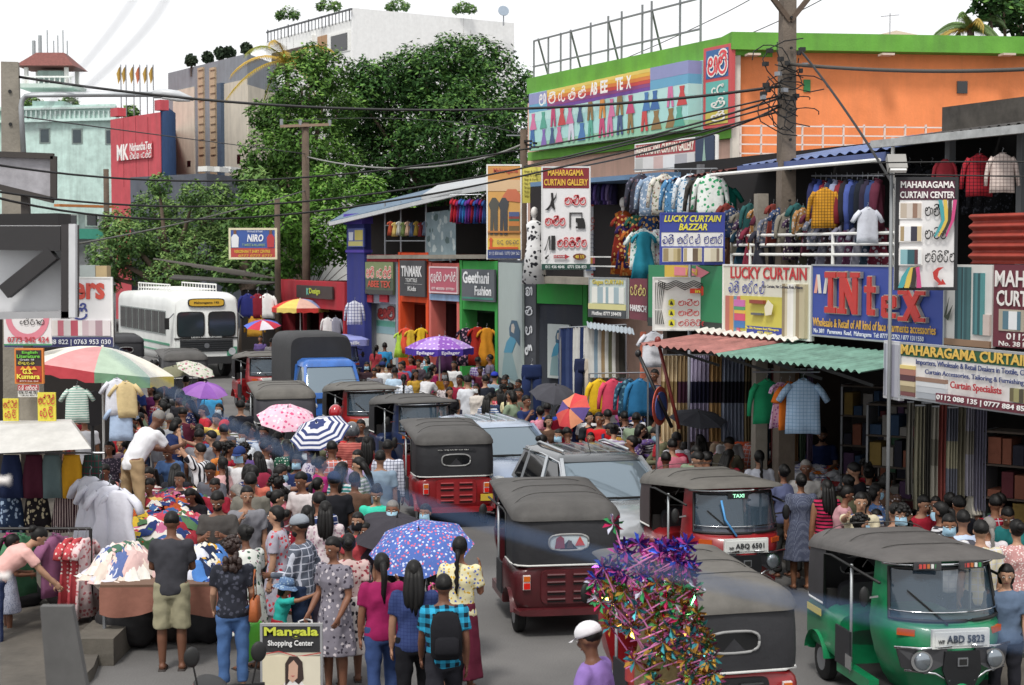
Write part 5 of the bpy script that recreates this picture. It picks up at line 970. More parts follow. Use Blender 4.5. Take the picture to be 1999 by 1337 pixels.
# ---------------------------------------------------------------- cars
def car(label, px, py, a, body, roofm, ht=1.5, rails=False):
    ref = (0,.2,ht-.06); o = E('parked_car' if False else 'car', place(px, py, ref, R(a)), R(a), label, 'car', 'cars in the traffic'); k = ht/1.5
    MB().rings([sring(y,w_,z0*k,z1*k,24,4) for y, w_, z0, z1 in ((-2.02,.7,.42,.82),(-1.9,.78,.28,.96),(-1.2,.83,.22,.99),(.3,.84,.22,.98),(.95,.84,.22,.97),(1.5,.82,.22,.88),(1.9,.75,.3,.76),(2.02,.66,.38,.66))]).build('body', body, o, 50)
    lv = ((.95,.775,-1.8,1.02,.2),(1.2,.7,-1.68,.66,.18),(1.4,.615,-1.5,.3,.16),(1.455,.58,-1.42,.2,.16))
    MB().rings([rrect(w_,y0,y1,z*k,r) for z, w_, y0, y1, r in lv]).build('window_glass', GLASSW, o, 40)
    MB().rings([rrect(w_,y0,y1,z*k,r) for z, w_, y0, y1, r in ((1.405,.635,-1.56,.31,.16),(1.45,.62,-1.5,.24,.16),(1.49,.54,-1.3,.08,.16),(1.505,.36,-1.0,-.15,.15))]).build('roof', roofm, o, 50)
    for sg in (-1,1):
        for p0, p1, nm in (((.76,.98,.96),(.6,.22,1.43),'front_pillar'),((.79,-.2,.96),(.63,-.3,1.43),'centre_pillar'),((.77,-1.25,.96),(.62,-1.2,1.43),'rear_pillar'),((.74,-1.78,.96),(.58,-1.5,1.43),'tail_pillar')):
            MB().bar((sg*p0[0],p0[1],p0[2]*k),(sg*p1[0],p1[1],p1[2]*k),.07,.05).build(nm, body, o)
        for nm, pp in (('front_side_window',((.79,.72,.99),(.79,-.14,.99),(.652,-.24,1.38),(.652,.2,1.38))),('rear_side_window',((.79,-.27,.99),(.79,-1.16,.99),(.652,-1.13,1.38),(.652,-.35,1.38))),('quarter_window',((.785,-1.32,1.0),(.76,-1.68,1.02),(.64,-1.46,1.36),(.648,-1.24,1.37)))): MB().prism([(sg*x_,y_,z_*k) for x_,y_,z_ in pp],(-sg*.02,0,0)).build(nm, GLASSD, o)
        MB().ell((sg*.9,.72,1.0*k),(.1,.06,.075),10,6).build('wing_mirror', body, o, True); MB().ell((sg*.58,1.86,.68*k),(.16,.13,.09),12,6).build('headlight', mat('#d6dadc',.1,.2), o, True)
        MB().tube([(sg*.775,.95,.975*k),(sg*.64,.25,1.4*k),(sg*.63,-.6,1.43*k),(sg*.66,-1.5,1.4*k)],.014,6).build('window_trim', CHROME, o, True)
        for y in (-1.25,1.25): wheel(o, sg*.74, y, .31, .18)
        if rails: MB().tube([(sg*.5,-1.3,1.5*k),(sg*.52,-1.1,1.54*k),(sg*.5,.0,1.52*k)],.02,6).build('roof_rail', GALV, o, True)
    for i in range(5): MB().bar((-.4+.2*i,-1.2,1.503*k),(-.38+.19*i,.05,1.493*k),.03,.012).build('roof_rib', mat('#c9ced4',.3,.4) if not rails else mat('#8b8f94',.3,.4), o)
    MB().tube([(.1,.05,1.5*k),(.12,-.1,1.72*k)],.006,5).build('aerial', BLACK, o); MB().bar((-.55,1.0,.99*k),(.05,1.05,.995*k),.03).build('wiper', BLACK, o); MB().bar((.0,1.02,.995*k),(.55,.95,.99*k),.03).build('wiper', BLACK, o)
    MB().box((0,2.03,.52*k),(.9,.05,.2)).build('grille', BLACK, o); MB().box((0,2.06,.42*k),(.5,.02,.11)).build('number_plate', printm('#d8dad8'), o)
    return o
car('silver blue car with glaring windscreen behind the red three wheeler', 975, 829, 199, mat('#8f9db4',.25,.45,wear=.1,coat=.8), mat('#a9b6c8',.25,.45,wear=.1,coat=.8))
car('silver jeep style car with dark striped roof and black window frames', 1172, 893, 196, mat('#b0b4b8',.25,.5,wear=.1,coat=.8), mat('#4e5154',.22,.4,wear=.15,coat=.7), 1.58, True)
# ---------------------------------------------------------------- small blue truck
TB = paint('#2f66b4'); o = E('small_truck', place(642, 706, (0,1.45,1.72), R(199)), R(199), 'small blue pickup truck with tall black canvas box', 'truck')
MB().rings([rrect(w_,y0,y1,z,r) for z, w_, y0, y1, r in ((.35,.7,.6,2.0,.12),(.7,.74,.6,2.05,.14),(.98,.74,.6,1.98,.14))]).build('cab_body', TB, o, 50)
MB().rings([rrect(w_,y0,y1,z,r) for z, w_, y0, y1, r in ((.98,.735,.6,1.95,.14),(1.3,.7,.6,1.75,.12),(1.62,.64,.6,1.52,.12))]).build('cab_glass', GLASSW, o, 40)
MB().rings([rrect(w_,y0,y1,z,r) for z, w_, y0, y1, r in ((1.6,.68,.6,1.56,.12),(1.7,.66,.6,1.52,.12),(1.78,.55,.65,1.35,.1))]).build('cab_roof', TB, o, 50)
for sg in (-1,1):
    MB().bar((sg*.7,1.9,.98),(sg*.62,1.5,1.62),.09,.07).build('front_pillar', TB, o); MB().bar((sg*.72,.66,.98),(sg*.66,.66,1.62),.16,.06).build('rear_pillar', TB, o)
    MB().ell((sg*.84,1.75,1.15),(.07,.04,.13),8,6).build('wing_mirror', BLACK, o, True); MB().ell((sg*.52,1.98,.66),(.14,.1,.1),12,6).build('headlight', mat('#d6dadc',.1,.2), o, True)
    for y in (-1.2,1.3): wheel(o, sg*.62, y, .28, .16)
MB().box((0,2.04,.78),(.9,.04,.12)).build('grille', BLACK, o); MB().box((0,2.05,.5),(1.2,.06,.16)).build('bumper', TB, o); MB().bar((-.5,1.97,1.0),(.1,1.98,1.0),.03).build('wiper', BLACK, o)
MB().rings([sring(y,.8,.6,2.35+dz,28,7) for y, dz in ((-2.1,-.05),(-1.9,.02),(-.7,.05),(.45,.02),(.55,-.04))]).build('canvas_box', mat('#29292b',.65,wear=.3,bump=.3,bscale=8,nscale=2), o, 50); MB().bb(-.7,.7,-2.0,.6,.4,.62).build('chassis', DARK, o)
# ---------------------------------------------------------------- bus
BW = mat('#d9dbd8',.4,wear=.12,nscale=1.5,coat=.2); bz = Vector((0,4.3,3.02)); o = E('white_bus', place(402, 574, bz, R(206)), R(206), 'white bus with yellow destination board and roof rack coming round the bend', 'bus')
MB().rings([sring(y,w_,.55,h_,30,8) for y, w_, h_ in ((-4.3,1.1,2.9),(-4.2,1.2,2.98),(-1,1.22,3.08),(3.6,1.22,3.08),(4.15,1.2,3.0),(4.3,1.12,2.86))]).build('body', BW, o, 50)
for sg in (-1,1):
    for i in range(7):
        y = -3.7+i*1.03; f_ = MB().bb(sg*1.225-.012,sg*1.225+.012,y,y+.95,1.55,2.42).build('side_window', mat('#8f9694',.4,.4), o)
        for dy in (.03,.49): MB().bb(sg*1.232-.012,sg*1.232+.012,y+dy,y+dy+.43,1.6,2.38).build('pane', GLASSD, f_)
    MB().bb(sg*1.225-.01,sg*1.225+.01,-4.1,3.9,1.2,1.28).build('green_stripe', printm('#3f8a6a'), o); MB().bb(sg*1.225-.01,sg*1.225+.01,-4.1,3.9,.95,1.0).build('green_stripe', printm('#3f8a6a'), o)
    for y in (-2.4,2.9): wheel(o, sg*1.05, y, .48, .28, mat('#b9bbb8',.5))
    w_ = MB().rings([oval(sg*.56,1.95,.5,.46,4.3,20,6)[:-1], oval(sg*.56,1.95,.5,.46,4.335,20,6)[:-1]]).build('windscreen_frame', BLACK, o); MB().prism(oval(sg*.56,1.95,.46,.42,4.34,20,6)[:-1],(0,.004,0)).build('windscreen_pane', mat('#2a3236',.08,spec=.8,wear=0), w_)
    MB().disc((sg*.92,4.33,.98),(0,1,0),.13,.06).build('headlight', mat('#c9ced0',.15,.2), o); MB().box((sg*.92,4.31,.98),(.36,.04,.32)).build('headlight_panel', printm('#3f8a6a'), o); MB().box((sg*1.42,4.35,2.0),(.16,.08,.4)).build('wing_mirror', BLACK, o); MB().bar((sg*1.15,4.3,2.35),(sg*1.42,4.35,2.1),.03).build('mirror_arm', STEEL, o)
g_ = MB().box((0,4.31,1.2),(1.9,.05,.42)).build('grille', mat('#26282a',.5), o)
for k in range(5): MB().box((0,4.345,1.04+.08*k),(1.86,.03,.025)).build('grille_bar', mat('#3d4042',.4), g_)
MB().disc((0,4.36,1.2),(0,1,0),.09,.03).build('badge', STEEL, o); MB().box((0,4.33,.68),(2.3,.12,.26)).build('bumper', mat('#2c2d2e',.6), o); MB().box((0,4.31,1.46),(2.3,.04,.05)).build('trim', BLACK, o)
text_later('LANKA ASHOK LEYLAND', o, Matrix.Translation((.55,4.345,1.47))@Matrix.Rotation(math.pi,4,'Z'), 1.1, .06, printm('#c9ccca'), 'lettering', .02)
d_ = MB().rings([oval(0,2.72,.66,.15,4.2,20,5)[:-1], oval(0,2.72,.66,.15,4.36,20,5)[:-1]]).build('destination_board', BLACK, o); MB().prism(oval(0,2.72,.62,.12,4.365,20,5)[:-1],(0,.004,0)).build('board_face', printm('#d8a82a'), d_); text_later('Maharagama 192', o, Matrix.Translation((.45,4.375,2.67))@Matrix.Rotation(math.pi,4,'Z'), .9, .09, printm('#3a2a18'), 'lettering', .02)
for sg in (-1,1): MB().tube([(sg*.85,-2.2,3.32),(sg*.85,2.6,3.32)],.03,6).build('roof_rack_rail', WHITEP, o)
for i in range(13): y = -2.2+i*.4; MB().tube([(-.85,y,3.05),(-.85,y,3.32)],.02,5).tube([(.85,y,3.05),(.85,y,3.32)],.02,5).tube([(-.85,y,3.15),(.85,y,3.15)],.02,5).build('roof_rack_bar', WHITEP, o)
# ---------------------------------------------------------------- scooter in the lower left foreground
o = E('red_scooter', place(440, 1362, (0,.4,.9), R(200)), R(200), 'red scooter nose with black mirror beside the standing sign at the bottom', 'scooter')
MB().rings([sring(y,w_,z0,z1,16,3) for y, w_, z0, z1 in ((-.75,.1,.55,.75),(-.5,.16,.4,.8),(-.1,.15,.35,.72),(.0,.12,.25,.4),(.35,.12,.25,.4),(.42,.19,.28,.86),(.55,.16,.35,.9),(.62,.08,.5,.8))]).build('body', paint('#a8202a'), o, 50)
wheel(o,0,-.55,.24,.1); wheel(o,0,.62,.24,.1); MB().tube([(-.32,.38,.98),(-.1,.44,1.0),(.1,.44,1.0),(.32,.38,.98)],.018,6).build('handlebar', BLACK, o, True)
for sg in (-1,1): MB().tube([(sg*.22,.4,1.0),(sg*.26,.42,1.2)],.008,5).build('mirror_stem', BLACK, o); MB().ell((sg*.27,.42,1.26),(.065,.025,.085),12,8).build('mirror', BLACK, o, True)
MB().ell((0,-.3,.82),(.14,.35,.06),12,6).build('seat', BLACK, o, True); MB().ell((0,.56,.92),(.09,.06,.08),12,6).build('headlight', mat('#d6dadc',.1), o, True)
# ================================================================ people
def V(*a): return Vector(a)
DN = ((.14,-.03,-1),(.04,.16,-1)); FR = ((.16,.18,-1),(-.25,.9,-.12)); PH = ((.16,.12,-1),(-.4,.75,.35)); RC = ((.2,.85,.1),(-.05,.85,.3)); UPA = ((.25,.6,.75),(-.1,.3,.95)); UM = ((.2,.12,-1),(-.12,.4,.9)); MO = ((.2,.4,-.9),(-.5,.28,.85)); HIP = ((.65,-.2,-.8),(-.6,.2,-.75)); BG = ((.14,.02,-1),(.0,.6,-.75)); LOW = ((.1,.55,-.8),(-.1,.65,-.7))
ST = ((.03,.0,-1),(.0,-.01,-1)); WF = ((.02,.3,-1),(0,-.1,-1)); WB = ((.02,-.2,-1),(0,-.42,-1)); WIDE = ((.16,.0,-1),(.1,-.01,-1))
POSES = dict(stand=(2,4,DN,DN,ST,ST), walk=(4,4,((.12,.25,-1),(.0,.5,-1)),((.12,-.25,-1),(.02,.05,-1)),WB,WF), front=(6,18,FR,FR,ST,ST), phone=(4,28,PH,PH,ST,ST), bend=(52,20,LOW,LOW,WIDE,WIDE), table=(38,26,((.1,.55,-.8),(-.1,.8,-.2)),((.1,.6,-.8),(-.2,.8,.1)),WIDE,WIDE), reach=(12,4,FR,RC,ST,ST), arms_up=(6,2,UPA,RC,ST,ST), umbrella=(3,4,DN,UM,WB,WF), mouth=(2,6,DN,MO,ST,ST), hip=(2,8,FR,HIP,ST,ST), bag=(2,14,BG,BG,ST,ST), lean=(24,22,FR,LOW,ST,ST), look_left=(2,4,DN,DN,ST,ST))
def skel(pose, kid=False):
    ln, hp, aL, aR, lL, lR = POSES[pose]; k = {}
    d = V(0, math.sin(R(ln)), math.cos(R(ln))); fw = V(0, math.cos(R(ln)), -math.sin(R(ln))); p0 = V(0,0,.9)
    k['d'] = d; k['fw'] = fw; k['p0'] = p0; k['nb'] = p0+d*.5; hd = R(ln*.75+hp*.45); nd = V(0, math.sin(hd), math.cos(hd))
    k['hs'] = 1.25 if kid else 1.0
    k['hc'] = k['nb']+nd*(.155*(1.1 if kid else 1)); k['hr'] = R(ln*.55+hp)
    for nm, sg, arm, leg in (('L',-1,aL,lL),('R',1,aR,lR)):
        f_ = lambda v: V(v[0]*sg, v[1], v[2]).normalized()
        sh = p0+d*.435+V(sg*.17,0,0); el = sh+f_(arm[0])*.275; wr = el+f_(arm[1])*.245; hip = p0+V(sg*.09,0,-.03); kn = hip+f_(leg[0])*.41; an = kn+f_(leg[1])*.40
        k[nm] = dict(sh=sh, el=el, wr=wr, hd=f_(arm[1]), hip=hip, kn=kn, an=an)
    low = min(k['L']['an'].z, k['R']['an'].z)-.07; k['drop'] = low
    return k
MALE = [(-.12,.14,.1),(-.04,.158,.113),(.1,.15,.105),(.22,.157,.11),(.34,.175,.118),(.42,.178,.1),(.465,.12,.078),(.5,.06,.058)]
FEM = [(-.12,.155,.112),(-.04,.178,.128),(.1,.142,.103),(.2,.138,.103),(.32,.157,.128),(.42,.152,.096),(.465,.1,.072),(.5,.052,.052)]
def torso(mb, k, sex, inf, t0, t1, n=14):
    rs = []; prof = MALE if sex == 'm' else FEM
    ts = [t for t, _, _ in prof if t0 < t < t1]; ts = [t0]+ts+[t1]
    for t in ts:
        rx = np.interp(t, [p[0] for p in prof], [p[1] for p in prof])+inf; ry = np.interp(t, [p[0] for p in prof], [p[2] for p in prof])+inf
        c = k['p0']+(k['d']*t if t >= 0 else V(0,0,t)); b = k['fw'] if t >= 0 else V(0,1,0)
        rs.append([c+V(1,0,0)*rx*math.cos(2*math.pi*j/n)+b*ry*math.sin(2*math.pi*j/n) for j in range(n)])
    mb.rings(rs)
def mk_body(k, sex):
    mb = MB(); torso(mb, k, sex, 0, -.12, .5); hs = k['hs']; H3 = Matrix.Rotation(-k['hr'],3,'X'); hc = k['hc']
    mb.tube([k['nb']-k['d']*.05, hc-V(0,0,.0)], .052 if sex == 'm' else .045, 10)
    mb.ell(hc+H3@V(0,-.008,.018)*hs, (.074*hs,.094*hs,.098*hs), 16, 12, H3); mb.ell(hc+H3@V(0,.026,-.045)*hs, (.055*hs,.06*hs,.07*hs), 14, 10, H3)
    mb.ell(hc+H3@V(0,.098,-.02)*hs, (.014*hs,.02*hs,.026*hs), 8, 6, H3)
    for sg in (-1,1): mb.ell(hc+H3@V(sg*.076,-.005,-.01)*hs, (.012*hs,.02*hs,.03*hs), 8, 6, H3)
    for nm in 'LR':
        q = k[nm]; mb.tube([q['sh']+V(0,0,0), q['sh'].lerp(q['el'],.4), q['el'], q['el'].lerp(q['wr'],.35), q['wr']],[.046,.047,.039,.041,.027],10); mb.ell(q['sh']-V(0,0,.014),(.048,.048,.048),10,7)
        u = q['hd'].cross(V(1,0,0) if abs(q['hd'].x) < .8 else V(0,0,1)).normalized(); mb.tube([q['wr']-q['hd']*.01, q['wr']+q['hd']*.04, q['wr']+q['hd']*.095],[(.018,.026),(.018,.04),(.014,.038)],10,u.cross(q['hd']))
        mb.tube([q['hip']+V(0,0,.06), q['hip'].lerp(q['kn'],.4), q['kn'], q['kn'].lerp(q['an'],.35), q['an']],[.088,.078,.053,.056,.036],10)
        a = q['an']; mb.tube([a+V(0,-.05,-.04), a+V(0,-.01,-.03), a+V(0,.08,-.045), a+V(0,.17,-.055)],[(.034,.03),(.04,.04),(.043,.026),(.034,.014)],10)
    return mb
def fingers(k):
    mb = MB()
    for nm, sg in (('L',-1),('R',1)):
        q = k[nm]; d = q['hd']; u = d.cross(V(1,0,0) if abs(d.x) < .8 else V(0,0,1)).normalized(); nn = u.cross(d)*(1 if nm == 'L' else -1)
        for i, ln in enumerate((.85,1,.95,.75)):
            b = q['wr']+d*.085+u*(i-1.5)*.019; m = b+d*.034*ln+nn*.006; e = m+d*.024*ln+nn*.016; mb.tube([b,m,e],[.0092,.0085,.006],6)
        b = q['wr']+d*.03+u*.03; mb.tube([b, b+u*.025+d*.022+nn*.008, b+u*.03+d*.052+nn*.014],[.012,.0105,.007],6)
    return mb
def limb(mb, pts, rads, n=12): mb.tube(pts, rads, n)
def mk_garment(k, sex, kind):
    mb = MB(); L_, R_ = k['L'], k['R']
    if kind in ('tee','long','vest','dress','kurta','shirt'):
        t0 = {'tee':-.1,'long':-.12,'vest':-.1,'dress':-.1,'kurta':-.12,'shirt':-.12}[kind]; torso(mb, k, sex, .02, t0, .475)
        for q in (L_, R_):
            if kind == 'vest': mb.ell(q['sh']-V(q['sh'].x*.2,0,0),(.07,.082,.08),10,7); continue
            lo = kind == 'long'; mb.ell(q['sh']+V(0,0,-.012),(.069,.07,.068),12,8)
            pts = [q['sh']*.85+k['p0']*.15+k['d']*.03-V(0,0,.005), q['sh']-V(0,0,.012), q['sh'].lerp(q['el'],.35), q['sh'].lerp(q['el'],.72)]; rd = [.066,.069,.066,.068]
            if lo: pts = pts[:3]+[q['el'], q['el'].lerp(q['wr'],.5), q['wr']]; rd = [.07,.074,.064,.054,.048,.038]
            limb(mb, pts, rd)
        c = k['nb']-k['d']*.02; mb.tube([c-k['d']*.03, c+k['d']*.012],[(.082,.076),(.066,.064)],12)
    if kind in ('dress','skirt','kurta','longskirt'):
        top = .08 if kind != 'skirt' else .1; hem = {'dress':.42,'skirt':.36,'kurta':.6,'longskirt':.16}[kind]; rs = []; n = 20
        for i in range(9):
            f_ = i/8; z = (.9+top)*(1-f_)+hem*f_; rx = np.interp(f_,[0,.25,1],[.17,.2,.25 if kind != 'kurta' else .215]); ry = np.interp(f_,[0,.25,1],[.13,.155,.215])
            rs.append([V((rx*(1+.06*f_*math.sin(6*t+1)))*math.cos(t), ry*(1+.08*f_*math.sin(5*t))*math.sin(t), z) for t in [2*math.pi*j/n for j in range(n)]])
        mb.rings(rs)
    if kind in ('trousers','shorts'):
        torso(mb, k, sex, .014, -.13, .09)
        for q in (L_, R_):
            if kind == 'shorts': limb(mb,[q['hip']+V(0,0,.05), q['hip'].lerp(q['kn'],.5), q['hip'].lerp(q['kn'],1.05)],[.105,.102,.1])
            else: limb(mb,[q['hip']+V(0,0,.05), q['hip'].lerp(q['kn'],.45), q['kn'], q['kn'].lerp(q['an'],.5), q['an']+V(0,0,.015)],[.102,.092,.072,.066,.064])
    return mb
def mk_sandals(k):
    mb = MB()
    for q in (k['L'], k['R']): a = q['an']; mb.tube([a+V(0,-.075,-.066), a+V(0,.08,-.067), a+V(0,.185,-.068)],[(.04,.012),(.048,.012),(.036,.012)],10); mb.tube([a+V(-.045,.06,-.045), a+V(0,.07,-.018), a+V(.045,.06,-.045)],.012,6)
    return mb
TEMPL = {}
def remesh_all(keys):
    tmp = []
    for key in keys:
        pose, kid, sex, kind = key; k = skel(pose, kid)
        mb = mk_body(k, sex) if kind == 'body' else mk_garment(k, sex, kind)
        ob = bpy.data.objects.new('template_source', mb.mesh('template')); COL.objects.link(ob)
        r = ob.modifiers.new('r','REMESH'); r.mode = 'VOXEL'; r.voxel_size = .0135 if kind == 'body' else .017; r.use_smooth_shade = True
        s = ob.modifiers.new('s','SMOOTH'); s.factor = .5; s.iterations = 3
        tmp.append((key, ob))
    bpy.context.view_layer.update(); dg = bpy.context.evaluated_depsgraph_get()
    for key, ob in tmp:
        me = bpy.data.meshes.new_from_object(ob.evaluated_get(dg)); n = len(me.vertices); a = np.empty(n*3,'f'); me.vertices.foreach_get('co', a); a = a.reshape(-1,3)
        k = skel(key[0], key[1])
        if key[3] == 'body':
            fm = fingers(k); mb = MB(); mb.v = [tuple(x) for x in a.tolist()]; mb.f = [tuple(p.vertices) for p in me.polygons]; mb.m = [0]*len(mb.f); mb.add(fm.v, fm.f); me2 = mb.mesh('body', True); bpy.data.meshes.remove(me); me = me2
        else:
            nr = np.empty(n*3,'f'); me.vertices.foreach_get('normal', nr); nr = nr.reshape(-1,3); x, y, z = a[:,0], a[:,1], a[:,2]
            w_ = np.sin(x*17+z*11+2*np.sin(z*9+y*7))*np.sin(z*19-x*8+1.5*np.sin(x*13+y*15))+.4*np.sin(z*37+x*23+np.sin(x*31)*2+y*19)
            amp = .006 if key[3] not in ('dress','skirt','longskirt','kurta') else .003
            a = a+nr*(w_*amp)[:,None]; me.vertices.foreach_set('co', a.astype('f').ravel()); me.polygons.foreach_set('use_smooth',[True]*len(me.polygons)); me.update()
        me.name = key[3]; me.materials.clear(); TEMPL[key] = me
    for _, ob in tmp:
        m0 = ob.data; bpy.data.objects.remove(ob); bpy.data.meshes.remove(m0)
# ---- heads: everything in head space, face towards +y
def hair_cap(scale=1.0, low=-.02, nape=False):
    mb = MB(); mb.ell((0,-.014,.022),(.082,.102,.104),30,22)
    out_ = []
    for x, y, z in mb.v:
        t = min(1,max(0,(y-.0)/.05))*min(1,max(0,(.075-z)/.04)); s2 = min(1,max(0,(low-z)/.05))
        q = 1-.22*t-.25*s2*(1.3 if nape and y < -.03 else 1 if y > -.03 else .35)
        q *= 1+.045*noise.noise(V(x,y,z)*55)+.03*noise.noise(V(x,y,z)*120)
        out_.append((x*q*scale, (y+.014)*q*scale-.014, (z if z > 0 else z*(1-.1*t))*scale))
    mb.v = out_; return mb
def tail(mb, pts, r): mb.tube([V(*p) for p in pts], r, 10); return mb
def hair_mesh(st):
    mb = hair_cap(1.0, .0 if st == 'short' else -.045, st == 'short')
    if st == 'bun': mb.ell((0,-.125,.02),(.052,.045,.05),12,8)
    if st == 'pony': tail(mb, [(0,-.1,.03),(0,-.15,-.0),(.01,-.15,-.12),(.0,-.13,-.28),(.01,-.12,-.38)],[.03,.036,.034,.026,.008])
    if st == 'plait':
        pts = [(0,-.1,-.02),(.004,-.13,-.08)]+[(.006*(-1)**i,-.135,-.12-.045*i) for i in range(9)]; tail(mb, pts, [.028]+[.026,.02]*4+[.018,.008])
    if st == 'long':
        for i, ox in enumerate((-.055,-.02,.02,.055)): tail(mb, [(ox*.8,-.05,.04),(ox,-.085,-.06),(ox*1.2,-.105-.01*(i%2),-.18),(ox*1.1,-.12,-.29-.02*(i%3)),(ox*.9,-.115,-.35-.03*(i%3))],[(.04,.05),(.042,.045),(.042,.036),(.032,.026),(.008,.008)])
    if st == 'curly':
        rr = random.Random(3)
        for i in range(46):
            t, p_ = rr.uniform(0,6.28), rr.uniform(-.2,1); q = math.sqrt(max(0,1-p_*p_)); v = V(math.cos(t)*q*.09, math.sin(t)*q*.105-.015, .025+p_*.1)
            if v.y > .05 and v.z < .07: continue
            mb.ell(v,(.028,.028,.026),6,5)
        for i in range(14): a = rr.uniform(2.3,7.1-3.1+.9); mb.ell((.1*math.cos(a+1.0)*.8,-.06-.05*rr.random(),-.06-.25*rr.random()),(.035,.03,.05),6,5)
    if st == 'bob': tail(mb, [(0,-.04,.05),(0,-.055,-.04),(0,-.07,-.13)],[(.082,.07),(.095,.065),(.08,.04)])
    return mb.mesh('hair', True)
def face_mesh():
    mb = MB()
    for sg in (-1,1): mb.mi = 0; mb.ell((sg*.031,.083,.012),(.0145,.008,.0075),8,6); mb.mi = 1; mb.ell((sg*.031,.089,.012),(.0068,.005,.0068),8,6); mb.tube([(sg*.014,.091,.03),(sg*.032,.09,.036),(sg*.05,.078,.03)],[.003,.0042,.002],5)
    mb.mi = 2; mb.tube([(-.024,.08,-.062),(-.008,.089,-.06),(.008,.089,-.06),(.024,.08,-.062)],[(.003,.003),(.006,.0065),(.006,.0065),(.003,.003)],6)
    return mb.mesh('face', True)
def mask_mesh(): return MB().grid(lambda u, v: V(.078*math.sin(R(-75+150*u))*(1-.1*v), .012+.085*math.cos(R(-75+150*u))+.022*math.sin(math.pi*v)*math.cos(R(-75+150*u)), -.1+.1*v), 10, 5).mesh('face_mask', True)
def cap_mesh():
    mb = MB(); mb.ell((0,-.01,.05),(.092,.112,.088),18,10); mb.v = [(x,y,max(z,.03)) for x,y,z in mb.v]
    mb.grid(lambda u, v: V(-.07+.14*u, .08+.09*v*math.sin(math.pi*(.12+.76*u)), .04-.02*v), 8, 3); return mb.mesh('cap', True)
def helmet_mesh():
    mb = MB(); mb.ell((0,-.012,.01),(.128,.15,.15),22,14)
    mb.v = [(x*(.62 if y > .07 and -.08 < z < .05 else 1), y*(.55 if y > .07 and -.08 < z < .05 else 1), max(z,-.1)) for x,y,z in mb.v]; return mb.mesh('helmet', True)
def sunhat_mesh():
    mb = MB(); mb.tube([(0,0,.02),(0,-.01,.07),(0,-.015,.12),(0,-.015,.135)],[(.1,.115),(.098,.112),(.08,.095),(.04,.05)],18); rs = []
    for r_, z in ((.095,.03),(.13,.015),(.165,-.02)): rs.append([V(r_*math.cos(t),r_*1.1*math.sin(t)-.01,z+.01*math.sin(6*t)*(r_-.09)*9) for t in [2*math.pi*j/30 for j in range(30)]])
    mb.rings(rs, False); return mb.mesh('sun_hat', True)
def beard_mesh(): return MB().ell((0,.038,-.068),(.056,.056,.05),12,8).mesh('beard', True)
SKINS = [mat(c,.55,wear=.08,spec=.35,nscale=8) for c in ('#7a5340','#8a6048','#96705a','#a9826a','#684534')]
HAIRM = {'k': mat('#0d0b0a',.55,wear=.3,bump=.12,bscale=90,spec=.3), 'g': mat('#7c7874',.7,wear=.3,bump=.5,bscale=40), 'b': mat('#2a1812',.5,wear=.3,bump=.6,bscale=40)}
EYES = [mat('#d8d2ca',.3,wear=0), mat('#0d0a09',.3,wear=0), mat('#6e3c34',.6,wear=0)]
def parse(s):
    kind, _, r = s.partition(':'); q = r.split('/')
    if len(q) == 1: return kind, cloth('#'+q[0])
    return kind, cloth('#'+q[0], q[1], '#'+q[2], '#'+q[3] if len(q) > 3 and q[3] else None, (1.7 if q[1] == 'floral' else 1)*(float(q[4]) if len(q) > 4 else 14))
def backpack_mesh():
    mb = MB(); mb.rings([rrect(w_,y0,y1,z,.05) for z, w_, y0, y1 in ((-.24,.11,-.07,.05),(-.2,.145,-.1,.06),(.05,.145,-.1,.06),(.16,.12,-.07,.06),(.2,.07,-.02,.05))]); mb.rings([rrect(w_,y0,y1,z,.03) for z, w_, y0, y1 in ((-.19,.1,-.14,-.06),(-.16,.115,-.15,-.06),(-.04,.11,-.14,-.06),(-.02,.08,-.11,-.06))])
    for sg in (-1,1): mb.tube([(sg*.09,.04,.15),(sg*.1,.12,.2),(sg*.1,.3,.16),(sg*.11,.33,.0),(sg*.12,.2,-.15)],[(.026,.01)]*5,6)
    return mb.mesh('backpack', True)
def handbag_mesh(): 
    mb = MB(); mb.rings([rrect(w_,-d,d,z,.03) for z, w_, d in ((-.26,.13,.045),(-.24,.16,.055),(-.02,.14,.04),(0,.12,.02))]); mb.tube([(-.11,0,-.02),(-.08,0,.22),(0,0,.3),(.08,0,.22),(.11,0,-.02)],[(.012,.006)]*5,6); return mb.mesh('handbag', True)
CROWD = []
def who(px, yh, h, face, pose, sex, top, bottom, hair, label, ex='', bz=0, Z=None): CROWD.append((px,yh,h,face,pose,sex,top,bottom,hair,label,ex,bz,Z))
